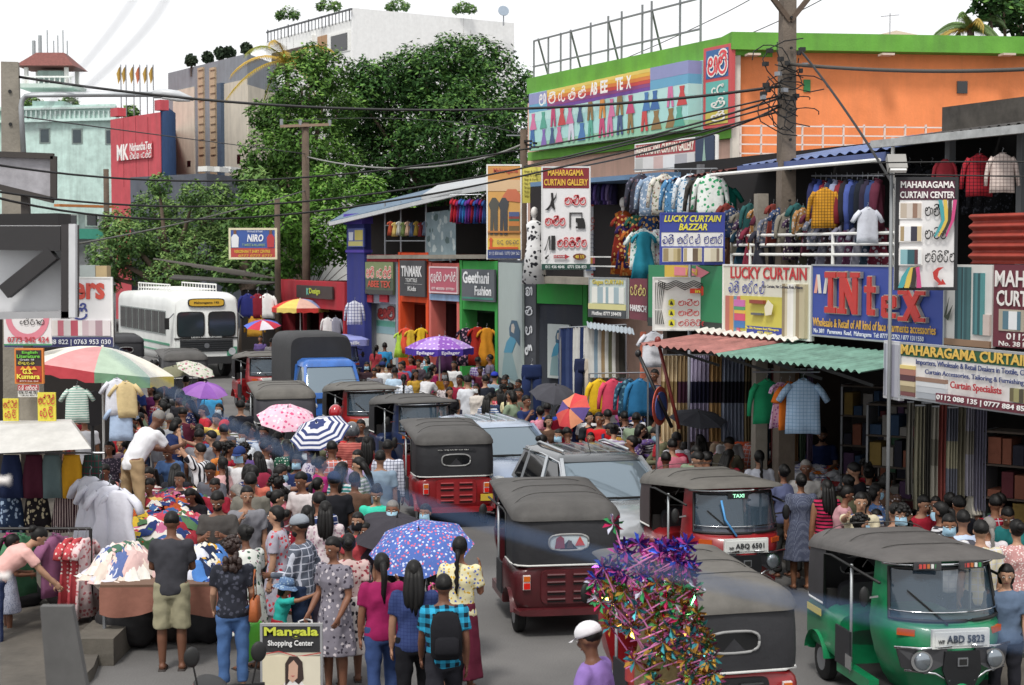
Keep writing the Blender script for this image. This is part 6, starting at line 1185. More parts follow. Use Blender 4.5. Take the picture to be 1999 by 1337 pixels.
def build_crowd():
    keys = set()
    for r in CROWD:
        kid = r[2] < 1.35
        keys |= {(r[4],kid,r[5],'body'), (r[4],kid,r[5],r[6].split(':')[0])}
        if r[7]: keys.add((r[4],kid,r[5],r[7].split(':')[0]))
    remesh_all(sorted(keys)); rr = random.Random(11); FACE = face_mesh(); MASK = mask_mesh(); CAP = cap_mesh(); HEL = helmet_mesh(); HAT = sunhat_mesh(); BRD = beard_mesh(); BP = backpack_mesh(); HB = handbag_mesh(); HR = {}; SD = {}
    for px,yh,h,face,pose,sex,top,bottom,hair,label,ex,bz,Zf in CROWD:
        kid = h < 1.35; k = skel(pose, kid); hs = k['hs']; full = .9+.5+.155*(1.1 if kid else 1)+.125*hs; s = h/(full-k['drop']); drop = k['drop']
        zt = bz+(k['hc'].z+.125*hs-drop)*s
        Z = Zf or D(yh, zt); a = R(face+rr.uniform(-6,6)); hp = Matrix.Rotation(a,3,'Z')@V(k['hc'].x*s, k['hc'].y*s, 0); w_ = P(px, yh, Z)
        o = E('person', (w_.x-hp.x, w_.y-hp.y, bz), a, label, 'person', 'shoppers and vendors in the street', s)
        base = V(0,0,-drop); skin = SKINS[rr.randrange(5)] if 'pale' not in ex else SKINS[3]
        put('body', TEMPL[(pose,kid,sex,'body')], o, skin, loc=base); kd, m = parse(top); put(kd if kd in ('dress','kurta','vest') else 'shirt', TEMPL[(pose,kid,sex,kd)], o, m, loc=base)
        if bottom: kd, m = parse(bottom); put('skirt' if 'skirt' in kd else kd, TEMPL[(pose,kid,sex,kd)], o, m, loc=base)
        if pose not in SD: SD[pose] = mk_sandals(skel(pose)).mesh('sandals', True)
        put('sandals', SD[pose], o, mat('#2a211d',.7), loc=base)
        HM = Matrix.Translation(k['hc']+base)@Matrix.Rotation(-k['hr'],4,'X')@Matrix.Diagonal((hs,hs,hs,1))
        if 'turnl' in ex: HM = HM@Matrix.Rotation(R(28),4,'Z')
        if 'turnr' in ex: HM = HM@Matrix.Rotation(R(-28),4,'Z')
        st, _, hc_ = hair.partition('.'); st = st or 'short'
        if st not in HR: HR[st] = hair_mesh(st)
        if 'helmet' not in ex: put('hair', HR[st], o, HAIRM[hc_ or 'k'], mtx=HM)
        put('face', FACE, o, EYES, mtx=HM)
        for w2 in ex.split():
            nm, _, c = w2.partition(':')
            if nm == 'mask': put('face_mask', MASK, o, cloth('#'+(c or '9fc3d8')), mtx=HM)
            if nm == 'beard': put('beard', BRD, o, HAIRM['k'], mtx=HM)
            if nm == 'cap': put('cap', CAP, o, cloth('#'+c), mtx=HM)
            if nm == 'helmet': put('helmet', HEL, o, mat('#'+c,.15,coat=.8), mtx=HM)
            if nm == 'sunhat': put('sun_hat', HAT, o, cloth('#'+c,'floral','#9ab0c0',None,30), mtx=HM)
            Wm = Matrix.Translation(o.location)@Matrix.Rotation(a,4,'Z')@Matrix.Scale(s,4)
            sl_ = ' '.join(label.split()[:9])
            if nm == 'backpack': tag(put('backpack', BP, None, cloth('#'+c), mtx=Wm@Matrix.Translation(k['p0']+base+k['d']*.24-k['fw']*.17)@Matrix.Rotation(-R(POSES[pose][0]),4,'X')), 'backpack worn by the '+sl_, 'backpack', 'worn backpacks')
            if nm == 'bag': tag(put('shoulder_bag', HB, None, mat('#'+c,.6,bump=.2), mtx=Wm@Matrix.Translation(k['p0']+base+V(.24,-.03,.12))@Matrix.Rotation(R(80),4,'Z')), 'shoulder bag of the '+sl_, 'bag', 'carried bags')
            if nm == 'tote':
                q = k['R']; tag(put('shopping_bag', C('tote', lambda: MB().rings([rrect(w4,-d,d,z,.02) for z, w4, d in ((-.52,.16,.05),(-.48,.19,.07),(-.14,.18,.05),(-.12,.17,.03))]).tube([(-.08,0,-.13),(-.07,0,0),(0,0,.02),(.07,0,0),(.08,0,-.13)],.012,6).mesh('shopping_bag',50)), None, mat('#'+c,.5,bump=.3,bscale=8), mtx=Wm@Matrix.Translation(q['wr']+base+q['hd']*.11)@Matrix.Rotation(R(60),4,'Z')), 'shopping bag held by the '+sl_, 'bag', 'carried bags')
# ================================================================ hung clothes, curtains, heaps, umbrellas
def gar_mesh(kind):
    mb = MB(); n = 22
    def body(tab, rip):
        rs = []
        for z, rx, ry in tab: rs.append([V(rx*math.cos(t), (ry+rip*(-z)*math.sin(5*t+3*z))*math.sin(t), z-.02*abs(math.cos(t))*(1 if z < -.5 else 0)) for t in [2*math.pi*j/n for j in range(n)]])
        mb.rings(rs)
    if kind in ('shirt','tshirt','longshirt'):
        body([(0,.07,.05),(-.03,.12,.055),(-.08,.215,.06),(-.2,.23,.075),(-.42,.235,.08),(-.6,.245,.085),(-.74,.25,.085)], .03)
        for sg in (-1,1):
            if kind == 'longshirt': mb.tube([(sg*.18,0,-.07),(sg*.26,.01,-.2),(sg*.3,.02,-.42),(sg*.32,.0,-.62)],[(.05,.065),(.05,.07),(.04,.055),(.035,.045)],10)
            else: mb.tube([(sg*.17,0,-.07),(sg*.26,.01,-.17),(sg*.34,.01,-.3)],[(.05,.07),(.05,.085),(.045,.08)],10)
        mb.tube([(-.06,-.02,.005),(0,-.055,-.02),(.06,-.02,.005),(0,.05,.02),(-.06,-.02,.005)],.016,6)
    if kind == 'dress': [body([(0,.075,.03),(-.03,.12,.035),(-.08,.18,.04),(-.2,.175,.045),(-.36,.155,.045),(-.44,.18,.05),(-.7,.24,.06),(-1.02,.29,.065)], .06)]+[mb.tube([(sg*.14,0,-.06),(sg*.22,.005,-.14),(sg*.27,.005,-.25)],[(.035,.055),(.04,.065),(.035,.06)],8) for sg in (-1,1)]
    if kind == 'skirt': body([(0,.17,.05),(-.03,.175,.055),(-.12,.21,.065),(-.3,.25,.07),(-.5,.29,.075)], .07)
    if kind == 'trousers':
        body([(0,.19,.04),(-.06,.2,.05),(-.2,.21,.06),(-.27,.2,.06)], .02)
        for sg in (-1,1): mb.tube([(sg*.1,0,-.2),(sg*.11,.0,-.5),(sg*.115,.01,-.8),(sg*.12,0,-1.02)],[(.1,.055),(.09,.05),(.08,.045),(.078,.045)],12,V(0,1,0)) if False else mb.tube([(sg*.1,0,-.2),(sg*.11,.0,-.5),(sg*.115,.01,-.8),(sg*.12,0,-1.02)],[(.095,.05),(.09,.05),(.082,.045),(.08,.045)],12)
    if kind == 'folded': mb.grid(lambda u, v: V((u-.5)*.11+.0, .04*math.sin(v*3.1)-.02, -1.0*v+.015*math.sin(9*u)), 5, 12); mb.grid(lambda u, v: V((u-.5)*.11, .06+.02*math.sin(v*3.1), -1.0*v), 5, 12)
    return mb.mesh(kind, True)
def hanger_mesh(): return MB().tube([(-.18,0,-.07),(0,0,.01),(.18,0,-.07)],.008,5).tube([(0,0,.01),(0,0,.07),(.025,0,.1),(0,0,.12)],.005,5).mesh('hanger',True)
NM = dict(shirt='hanging_shirt', tshirt='hanging_tshirt', longshirt='hanging_shirt', dress='hanging_dress', skirt='hanging_skirt', trousers='hanging_trousers', folded='hanging_cloth')
def hang(kind, px, py, Z, m, label, rz=0, s=1.0, group='clothes hung for sale'):
    o = E(NM[kind], P(px,py,Z), R(rz), label, 'clothing', group, s)
    put('cloth', C(('gar',kind), lambda: gar_mesh(kind)), o, m)
    if kind not in ('folded','skirt'): put('hanger', C('hanger', hanger_mesh), o, STEEL)
    return o
def curtain(px0, px1, y0, y1, Z, m, label, Z1=None, folds=7, amp=.05, m2=None):
    a, b, t = P(px0,y1,Z), P(px1,y1,Z1 or Z), P(px0,y0,Z); d = b-a; nrm = V(-d.y,d.x,0).normalized(); hgt = t.z-a.z
    def fn(u, v): return d*u+nrm*amp*math.sin(u*folds*2*math.pi+.5*math.sin(v*4))*(.75+.25*(1-v))+V(0,0,hgt*v)
    o = E('hanging_curtain', a, 0, label, 'curtain', 'curtains hung for sale')
    mb = MB()
    if m2:
        mb.grid(lambda u, v: fn(u, v*.45), folds*8, 6); mb.mi = 1; mb.grid(lambda u, v: fn(u, .45+v*.25), folds*8, 4); mb.mi = 0; mb.grid(lambda u, v: fn(u, .7+v*.3), folds*8, 4)
        mb.build('drape', [m, m2], o, True)
    else: mb.grid(fn, folds*8, 10).build('drape', m, o, True)
    MB().bar(fn(0,1.01), fn(1,1.01), .02).build('rod', STEEL, o)
K = cloth
# rails that the clothes hang from
def rail(label, p0, p1, posts=False):
    a, b = P(*p0), P(*p1); o = E('clothes_rail', (a.x,a.y,0), 0, label, 'rail'); q = V(a.x,a.y,0); MB().tube([a-q, b-q],.014,6).build('bar', STEEL, o)
    for p in ((a,b) if posts else ()): MB().tube([V(p.x,p.y,0)-q, p-q],.016,6).build('post', STEEL, o)
rail('thin rail carrying the row of printed shirts above the blue curtain board', (1238,331,29.3), (1400,329,26.2)); rail('front rail carrying the yellow, pink and blue shirts', (1150,729,31.4), (1265,727,29.2), True)
rail('rail under the green awning carrying the green top and checked shirt', (1470,726,23.5), (1600,726,22.2)); rail('rail of bright garments in the middle upper storey', (878,381,45.5), (952,379,45.5)); rail('rail carrying the skirts at the left stall', (-20,884,20.6), (204,884,20.6)); rail('rail of dark shirts behind the white railing', (1585,343,24.3), (1725,343,22.2))
# upper right storey
for i, (px, c, p) in enumerate(((1252,('#3b3d48','floral','#7a7488','#5a4a50',16),'dark floral'),(1272,('#7f93ab','floral','#c9d0d8',None,20),'grey blue patterned'),(1297,('#c9c6bc','floral','#8a6a5a','#6a7a5a',20),'cream dotted'),(1322,('#4f7ea6','floral','#c9dbe6','#2a4a6a',18),'blue printed'),(1348,('#d6dde2','floral','#5f8fb0',None,20),'white and blue printed'),(1371,('#3d3b38','floral','#55504a',None,12),'charcoal'),(1387,('#dfe4e0','floral','#3f9a6a',None,12),'white and green leaf'))):
    hang('longshirt', px, 341+(i%2)*4, 29-.45*i, K(*c), f'{p} shirt in the row above the blue curtain board', 15-4*i, .9)
hang('dress', 1257, 452, 29, K('#2b8297'), 'teal blue dress hanging left of the blue curtain board', 0, .8); hang('shirt', 1255, 448, 29.4, K('#d9e2de','floral','#5a9a8a',None,14), 'white and green print shirt behind the teal dress', 0, .95); hang('shirt', 1282, 450, 29.5, K('#dcd8d8','floral','#a84a5a',None,14), 'white shirt with red flowers behind the teal dress', 0, .9)
hang('shirt', 1413, 362, 26.6, K('#1f7a6c'), 'dark green T shirt beside the charcoal shirts', 0, .9); hang('dress', 1428, 410, 26, K('#6a5240','floral','#b89a72','#3a2a20',14), 'brown printed dress right of the blue curtain board', 0, .95); hang('dress', 1398, 405, 26.4, K('#22405a','floral','#3f8a8a',None,14), 'dark teal printed dress behind the blue curtain board', 0, .9)
hang('longshirt', 1610, 368, 23.2, K('#c98f2f','plaid','#4a3a20',None,18), 'mustard yellow checked shirt over the white railing', -12, .74); hang('tshirt', 1694, 406, 21.8, K('#cdd0da'), 'white T shirt with yellow print hanging over the railing', 10, .62)
hang('longshirt', 1845, 312, 21.2, K('#b5404a'), 'coral red shirt in the dark upper right shop', 0, .5); hang('longshirt', 1912, 302, 20.2, K('#a02a34','plaid','#2a1a20',None,16), 'red and black plaid shirt in the upper right shop', 0, .68); hang('longshirt', 1957, 300, 19.8, K('#cfc0b8','plaid','#7a6a68',None,14), 'pale checked shirt at the upper right', 0, .62)
for i in range(16): hang(('tshirt','longshirt','dress')[i%3], 1418+i*11.5, 398+(i%4)*9, 25.9-.15*i, K(['#7a3a34','#3a4a6a','#8a8478','#4a3a50','#2f5a5a','#a0764a','#5a2a3a','#6a7080'][i%8],*(('floral','#b0a8a0',None,14) if i%2 else ())), f'{["brick","slate","stone","plum","teal","ochre","wine","grey"][i%8]} {"printed" if i%2 else "plain"} garment in the {["left","right"][i//8]} half of the railing balcony', 35, .6)
cs = ['#2c2f52','#3a4a8a','#6a2030','#26304a','#8a8fa8','#7a2a34','#2a2a30','#4a5a9a','#1f2a4a','#20242c','#2f2a3a','#30406a','#5a2a3a','#26262c']
for i in range(13): hang('longshirt', 1592+i*10.2, 352+(i%3)*2, 24.2-.16*i, K(cs[i%14]), 'dark shirt packed sideways on the upper storey rail', 68, .95, 'dark shirts on the upper rail')
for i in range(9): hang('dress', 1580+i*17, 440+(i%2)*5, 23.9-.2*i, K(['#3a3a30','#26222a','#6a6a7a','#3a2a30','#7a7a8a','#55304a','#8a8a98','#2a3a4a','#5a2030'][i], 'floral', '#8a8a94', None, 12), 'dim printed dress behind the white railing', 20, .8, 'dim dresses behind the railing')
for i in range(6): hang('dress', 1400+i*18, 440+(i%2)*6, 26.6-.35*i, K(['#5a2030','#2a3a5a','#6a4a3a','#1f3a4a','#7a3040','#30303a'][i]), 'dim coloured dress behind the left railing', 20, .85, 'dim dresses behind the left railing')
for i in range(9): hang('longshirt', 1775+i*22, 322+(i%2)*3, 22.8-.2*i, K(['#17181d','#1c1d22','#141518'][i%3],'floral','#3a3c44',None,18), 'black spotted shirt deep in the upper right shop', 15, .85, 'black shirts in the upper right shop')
# curtains and clothes under the awning
for (x0,x1), c, c2, l in (((1290,1322),'#c9b592','#8a7550','cream'),((1322,1344),'#8f7a5a','#3a2030','brown and maroon printed'),((1344,1384),'#a8a0b8','#26263a','lilac and navy banded'),((1384,1408),'#a8865a','#2a2228','tan and black banded'),((1408,1452),'#7d8494','#24242c','slate grey'),((1452,1468),'#6f6248','#3a3224','olive')):
    curtain(x0,x1,694,862,26.4-(x0-1290)*.006,K(c),f'{l} curtain hung on the stall front under the awning',folds=max(3,int((x1-x0)/7)),m2=K(c2))
rz_ = NF.rz*57.3+60
hang('longshirt', 1497, 742, 23.2, K('#23895c'), 'green long sleeved top under the green awning', 10, .82); hang('dress', 1524, 746, 22.9, K('#cfb0cc','floral','#a05a9a',None,16), 'pink flowered blouse under the green awning', 20, .62); hang('tshirt', 1541, 748, 22.8, K('#e0762a'), 'orange top squeezed beside the blue checked shirt', 40, .85); hang('tshirt', 1568, 742, 22.5, K('#a9c3dc','plaid','#7f9fc0',None,20), 'light blue checked short sleeved shirt under the green awning', -8, .98)
for i, px in enumerate((1768,1785,1800,1816,1833,1850,1868,1886,1905)): curtain(px-(i%3)*2,px+13+(i*5)%7,786+(i*7)%12,965+(i*29)%50,21.4-.1*i-.12*(i%2),K(['#7d7a72','#8a8672','#5a5852','#8f8b80','#8a4a44','#5a5c66','#6f6a5a','#77757f','#6a6878'][i]),f'{["pale grey","olive striped","dark grey","beige","red brown","slate","khaki","lilac grey","dusky mauve"][i]} curtain hung in the dark shop at the right',folds=2+i%3,amp=.05,m2=K(['#4a4844','#8a8672','#3c3a3a','#6a665c'][i%4]) if i%2 else None)
# trouser racks left of the near block
rk = E('trouser_rack', P(1092,770,33)-V(0,0,P(1092,770,33).z), 0, 'long rail of folded trousers beside the dark green wall', 'rack')
a, b = P(1094,640,33)-rk.location, P(1222,634,31.5)-rk.location; MB().tube([a,b],.02,6).build('rail', STEEL, rk); MB().tube([V(a.x,a.y,0),a],.02,6).build('post', STEEL, rk); MB().tube([V(b.x,b.y,0),b],.02,6).build('post', STEEL, rk)
for i, c in enumerate(['#3d4a72','#2f3d66','#44527a','#34406a','#d6d6d2','#d9d9d6','#2f3d66','#dcdcd8','#d2d2ce','#dadad6','#8aa0b0','#d6d6d2','#a08a6a','#d8d8d4','#6f705a','#d3d3cf','#5f5a54','#36342f']):
    q = P(1098+i*7.0, 641-i*.3, 33-.09*i); o = E('folded_trousers', q, R(20), f'{["navy","white","grey blue","tan","olive","dark"][0 if c in ("#3d4a72","#2f3d66","#44527a","#34406a") else 1 if c[1] == "d" else 2 if c == "#8aa0b0" else 3 if c == "#a08a6a" else 4 if c == "#6f705a" else 5]} trousers folded over the long rail by the green wall', 'clothing', 'folded trousers on the long rail', 1.0)
    put('cloth', C(('gar','folded'), lambda: gar_mesh('folded')), o, K(c)); o.scale = (1,1,1.35 if i < 6 else 1.0)
for px, c, l in ((1140,'#252c48','dark navy jeans'),(1160,'#b0a698','beige trousers'),(1176,'#94866e','khaki trousers'),(1205,'#626c76','grey trousers'),(1038,'#232f52','blue jeans by the pillar')):
    hang('trousers', px, 700 if px > 1100 else 712, 32.4 if px > 1100 else 36, K(c), f'{l} hung below the long rail' if px > 1100 else 'dark blue jeans hung alone beside the lettered pillar', 15, 1.0 if px > 1100 else 1.15)
for px, c, l in ((1170,'#d8b22a','yellow'),(1196,'#cf4a62','coral pink'),(1228,'#2c4a5e','dark blue leaf print'),(1248,'#2f6f9c','bright blue')):
    hang('longshirt', px, 741, 31-.02*(px-1170), K(c) if px != 1228 else K(c,'floral','#5f8a9a',None,12), f'{l} long sleeved shirt on the front rack near the umbrellas', 18, .88)
hang('folded', 1256, 648, 30, K('#c8775f'), 'salmon cloth hung beside the white T shirt', 10, .85); hang('tshirt', 1276, 648, 29.6, K('#d9dae0'), 'white T shirt with black print hung beside the drapes sign', 0, .85)
S = fsign('tshirt_print', 'VINTAGE print on the white T shirt beside the drapes sign', 'print', 1267, 1285, 664, 671, 29.4, K('#d9dae0'), th=.005); S.txt('VINTAGE',0,0.1,1,.9,printm('#2a2a30'),.02)
# middle upper storey clothes and mannequins
for i in range(12): hang('dress', 884+i*5.6, 388+(i%3)*1.5, 45.5, K(['#9a2230','#b02a34','#7a2a5a','#3a5aa0','#2f6fa8','#5a3a8a','#6a2a7a','#8a2230','#2a4a8a','#46307a','#7a2050','#33508a'][i]), f'{["crimson","scarlet","plum","cobalt","azure","violet","magenta","dark red","royal blue","indigo","wine","steel blue"][i]} garment hung in the middle upper storey', 70, .62, 'bright garments in the middle upper storey')
for i in range(9): hang('dress', 762+i*8.5, 432+(i%2)*2, 50.5, K(['#a8503a','#c9b06a','#b8b8ae','#6a7a4a','#c8a890','#5a6a8a','#b89a4a','#8a3a40','#7a8aa0'][i]), f'small {["rust","straw","pale","olive","peach","slate","ochre","crimson","grey blue"][i]} garment hung in the left upper storey', 40, .42, 'small garments in the left upper storey')
for px, py, Z, c, l in ((1043,404,36.5,('#e0e0e0','floral','#2a2a30',None,9),'white faced mannequin in black and white dress behind the wooden pole'),(1216,385,34,('#a8502a','floral','#c98a3a',None,9),'mannequin in orange flowered dress by the list board')):
    o = E('mannequin', P(px,py+150,Z), R(180), l, 'mannequin'); hh = P(px,py,Z).z-P(px,py+150,Z).z; q = hh/1.55
    mb = MB(); mb.ell((0,0,hh-.11*q),(.075*q,.09*q,.115*q),12,8); mb.tube([(0,0,hh-.2*q),(0,0,hh-.3*q)],.04*q,8); mb.build('head', mat('#d8d4cf',.4), o, True); mb = MB(); mb.tube([(0,0,hh-.27*q),(0,0,hh-.33*q),(0,0,hh-.6*q),(0,0,hh-.8*q),(0,0,0)],[(.06*q,.05*q),(.17*q,.09*q),(.13*q,.09*q),(.17*q,.12*q),(.26*q,.2*q)],16); mb.build('dress', K(*c), o, True)
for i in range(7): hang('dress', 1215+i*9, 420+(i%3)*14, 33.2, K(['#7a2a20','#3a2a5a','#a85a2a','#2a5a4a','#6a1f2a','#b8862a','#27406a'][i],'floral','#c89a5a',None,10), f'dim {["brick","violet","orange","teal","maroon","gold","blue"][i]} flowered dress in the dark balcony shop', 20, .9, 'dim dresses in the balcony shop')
for i in range(6): hang('longshirt', 1160+i*8, 357, 34.6, K(['#4a3a7a','#6a5a9a','#3a3a5a','#5a4a8a','#8a7aa8','#403a60'][i]), 'purple shirt hung at the back of the balcony shop', 60, .6, 'purple shirts in the balcony shop')
# clothes at the painted shops
for px, py, c, l in ((792,640,'#d8553f','coral'),(802,644,'#c9a83a','lime yellow'),(822,640,'#d8b22f','yellow'),(910,640,'#2a2434','black flowered'),(932,638,'#9a2a22','rust red'),(950,640,'#c8862a','amber'),(868,655,'#4a2a4a','plum'),(782,648,'#a8c84a','green')):
    hang('dress', px, py, 46.5 if px > 840 else 49.5, K(c) if l != 'black flowered' else K(c,'floral','#b88aa0',None,12), f'{l} dress hanging in a painted shop doorway', 10, .75 if px < 840 else 1.05)
hang('longshirt', 692, 588, 53, K('#c9cbd6','plaid','#3a3f7a',None,10), 'white checked shirt on the royal blue column', 0, 1.0)
for px, c, l in ((484,'#2a2f6a','navy and red'),(503,'#7a2430','maroon'),(521,'#dcdcda','white'),(497,'#c8963a','mustard')): hang('longshirt', px, 574 if c != '#c8963a' else 610, 59, K(c), f'{l} shirt hung at the stall right of the bus', 0, 1.15)
for px, c in ((640,'#d8d4d4'),(655,'#8a8a98')): hang('longshirt', px, 620, 57, K(c), f'{"white" if px < 650 else "grey"} small shirt at the red shop door', 0, .8)
# ---- left foreground stall: skirts, white dresses, rails
cn = E('metal_canopy', P(-30,885,19.6), 0, 'pale grey metal canopy box at the left edge over the skirts', 'canopy'); q = cn.location
MB().add([P(-30,830,19.6)-q,P(140,824,19.6)-q,P(178,876,18.9)-q,P(-30,886,18.9)-q,P(-30,822,20.9)-q,P(140,818,20.9)-q,P(176,868,20.9)-q,P(-30,876,20.9)-q],[(0,1,2,3),(4,5,6,7),(0,1,5,4),(1,2,6,5),(2,3,7,6),(3,0,4,7)]).build('shell', mat('#b9b7b2',.5,wear=.2), cn); MB().tube([P(-20,880,19.9)-q, V((P(-20,880,19.9)-q).x,.2,-q.z)],.04,6).build('post', STEEL, cn)
for px, c, l in ((22,'#26304f','navy'),(66,'#4f2433','maroon'),(101,'#66797a','sage grey'),(140,'#d09a2a','mustard yellow'),(180,('#24403a','plaid','#5a2a34',None,14),'green tartan')):
    hang('skirt', px, 888, 20.6, K(c) if isinstance(c,str) else K(*c), f'{l} skirt in the upper row at the left stall', 0, 1.0).scale = (.6,1,1.08)
for px, c, l in ((20,('#24324a','floral','#8fa0b4',None,14),'navy daisy print'),(72,('#231f22','floral','#b8ad90',None,14),'black blossom print'),(128,('#3a1f2a','vstripe','#b8a8a4',None,22),'maroon striped'),(165,('#40222c','vstripe','#c0b0ac',None,26),'dark red striped')):
    hang('skirt', px, 962, 20.8, K(*c), f'{l} skirt in the lower row at the left stall', 0, 1.0).scale = (.7,1,1.0)
for i in range(4): hang('dress', 176+i*19, 930+i*9, 20.3-.12*i, K('#d3d4de'), f'white cotton gown, {["leftmost","second","third","rightmost"][i]} in the white row at the left stall', 22*(i%3)-20, 1.12)
rl = E('garment_rail', G(120,1212,0.13), 0, 'black garment rail with pink spotted dresses at the left stall', 'rack'); q = rl.location; zr_ = P(100,1032,q.y).z-.13
MB().tube([(-1.0,0,zr_),(.36,0,zr_)],.02,6).build('rail', BLACK, rl)
for x in (-1.0,.36): MB().tube([(x,0,0),(x,0,zr_)],.02,6).build('post', BLACK, rl)
for px, c, l in ((134,('#b84a50','dots','#e6d8d0',None,18),'left'),(152,('#bc4f55','dots','#e6d8d0',None,18),'middle'),(168,('#d8c0c0','floral','#b86a70',None,16),'pale')): hang('dress', px, 1050, q.y-.05, K(*c), f'{l} pink spotted dress on the black garment rail', 70, .9)
for px, c, l in ((18,'#c84a8a','magenta'),(40,'#4a7a5a','green'),(108,'#8a5a7a','mauve')): hang('shirt', px, 1045, q.y+.1, K(c), f'{l} shirt behind the black garment rail', 60, .95)
for i, (px, py, c, l) in enumerate(((228,740,'#d3d4dc','white'),(245,745,'#cdb88a','beige lace'),(150,755,'#8fb0a4','green striped'),(236,790,'#a9bcd6','pale blue'))): hang('tshirt', px, py, 24.5, K(c) if i != 2 else K(c,'hstripe','#d8dcd4',None,20), f'{l} small dress hung below the striped parasol', 10, .72)
# tables with heaps of clothes
def heap(label, cx, cy, rx, ry, z0, hgt, cols, seed, n=130, rz=0, name='heap_of_clothes'):
    rr = random.Random(seed); mb = MB()
    for i in range(n):
        a, r_ = rr.uniform(0,6.28), math.sqrt(rr.random()); x, y = r_*math.cos(a)*rx, r_*math.sin(a)*ry; zb = z0+hgt*(1-r_**2)*rr.uniform(.75,1.0)
        L1, L2 = min(rx*.5,rr.uniform(.14,.32)), min(ry*.45,rr.uniform(.1,.22)); th = rr.uniform(0,6.28); ph = rr.uniform(0,6); c, s_ = math.cos(th), math.sin(th); mb.mi = rr.randrange(len(cols))
        off = rr.uniform(0,.05); k1, k2 = rr.uniform(2,4), rr.uniform(5,9)
        def fn(u, v):
            t = 2*math.pi*u; rad = v*(.75+.2*math.sin(2*t+ph)+.1*math.sin(5*t+ph*2)); p, q = L1*rad*math.cos(t), L2*rad*math.sin(t)
            X, Y = x+p*c-q*s_, y+p*s_+q*c; e = min(1.15, math.hypot(X/rx, Y/ry))
            return V(X, Y, z0+hgt*max(-.1,1-e*e)*.92+off+.028*math.sin(k1*7*X+ph)*math.sin(k1*6*Y+ph*1.7)+.014*math.sin(k2*9*(X+Y)+ph)+.03*(1-v*v)-.05*max(0,v-.8))
        mb.grid(fn, 14, 5)
    mb.mi = 0; mb.ell((0,0,z0),(rx*.96,ry*.96,hgt*.75),20,8)
    o = mb.build(name, [K(c) if isinstance(c,str) else K(*c) for c in cols], None, True, loc=(cx,cy,0), rz=rz); return tag(o, label, 'clothes heap', kind='stuff')
def table(label, a, b, c, d, zt, m, drape=None, dz=.45):
    o = E('stall_table', (a[0],a[1],0), 0, label, 'table'); q = V(a[0],a[1],0); pts = [V(*p,0)-q for p in (a,b,c,d)]
    MB().prism([p+V(0,0,zt-.04) for p in pts],(0,0,.04)).build('table_top', m, o)
    for p in pts: ce = sum(pts,V(0,0,0))/4; w_ = p.lerp(ce,.06); MB().tube([w_,w_+V(0,0,zt-.04)],.022,6).build('leg', STEEL, o)
    if drape:
        e = pts[1]-pts[0]; MB().grid(lambda u, v: pts[0]+e*u+V(0,-.02-.03*math.sin(u*22)*(1-v)-.02,zt-.02-dz*(1-v)*(1+.15*math.sin(u*9))),40,6).build('cloth_drape', K(drape), o, True)
    return o
g = lambda px, py, z=.8: tuple(P(px,py,D(py,z)))[:2]
table('front clothes table with dusty brown cloth before the man in shorts', g(195,1142), g(440,1140), g(430,1085), g(215,1090), .8, mat('#6a5040',.8), '#8a5f52', .3)
table('rear clothes table where the white shirted vendor stands', g(235,1075), g(440,1060), g(440,950), g(225,985), .8, mat('#5f4a3c',.8), '#6a4a44')
COLS = ['#c9c4bc',('#b8485a','floral','#d8c8b0','#4a6a9a',12),('#d8d4c8','floral','#c85a6a','#5a8a6a',14),'#a8502a','#2a3a6a',('#3a5a8a','floral','#d8d8d0',None,16),'#c8a83a','#b86a8a',('#d0b8c0','hstripe','#8a5aa0',None,30),'#8a2a34','#4a6a4a','#e0dcd6']
c1 = g(335,1010,.9); heap('big heap of bright mixed clothes around the feet of the vendor on the table', c1[0], c1[1], .95, 1.9, .8, .42, COLS, 1, 230)
c1 = g(245,1112,.85); heap('pile of pale baby clothes at the left end of the front table', c1[0], c1[1], .42, .38, .8, .34, ['#d8c8bc','#e0d4cc','#d0b0ac','#c9c9d4','#4a6a5a','#5a6a9a','#dcd8d0'], 2, 70)
c1 = g(400,1108,.85); heap('pile of blue and white clothes at the right end of the front table', c1[0], c1[1], .34, .5, .8, .3, ['#c9ccd8',('#3a4a8a','floral','#d8dce8',None,16),'#4a78b8','#d8d4c8','#c89a3a','#26304a'], 3, 70)
A4 = [g(1490,975,.8), g(1735,1000,.8), g(1720,905,.8), g(1495,893,.8)]; table('right stall table heaped with white cloth under the green awning', *A4, .8, mat('#5a4a40',.8), '#b9b4b4', .3)
WC = ['#c9cad6','#d6d6de','#b8bccc','#d8742a',('#cfcfd8','floral','#6a6a9a',None,14),'#c04a4a','#8ab0a4',('#d0d0da','hstripe','#7a7aa8',None,26),'#dcdce2']
c1 = g(1600,935,.85); heap('heap of white and orange cloth on the right stall table', c1[0], c1[1], .85, 1.0, .8, .25, WC, 4, 150)
c1 = g(1262,900,.8); table('small stall table with coloured cloth behind the silver jeep', g(1225,915), g(1300,915), g(1300,860), g(1225,860), .75, mat('#5a4a40',.8), '#7a3a5a'); heap('heap of flowered cloth on the small stall behind the silver jeep', c1[0], c1[1], .32, .5, .75, .2, ['#a83a5a','#3a8a5a','#c8863a','#4a4a8a','#d8d0d0'], 5, 60)
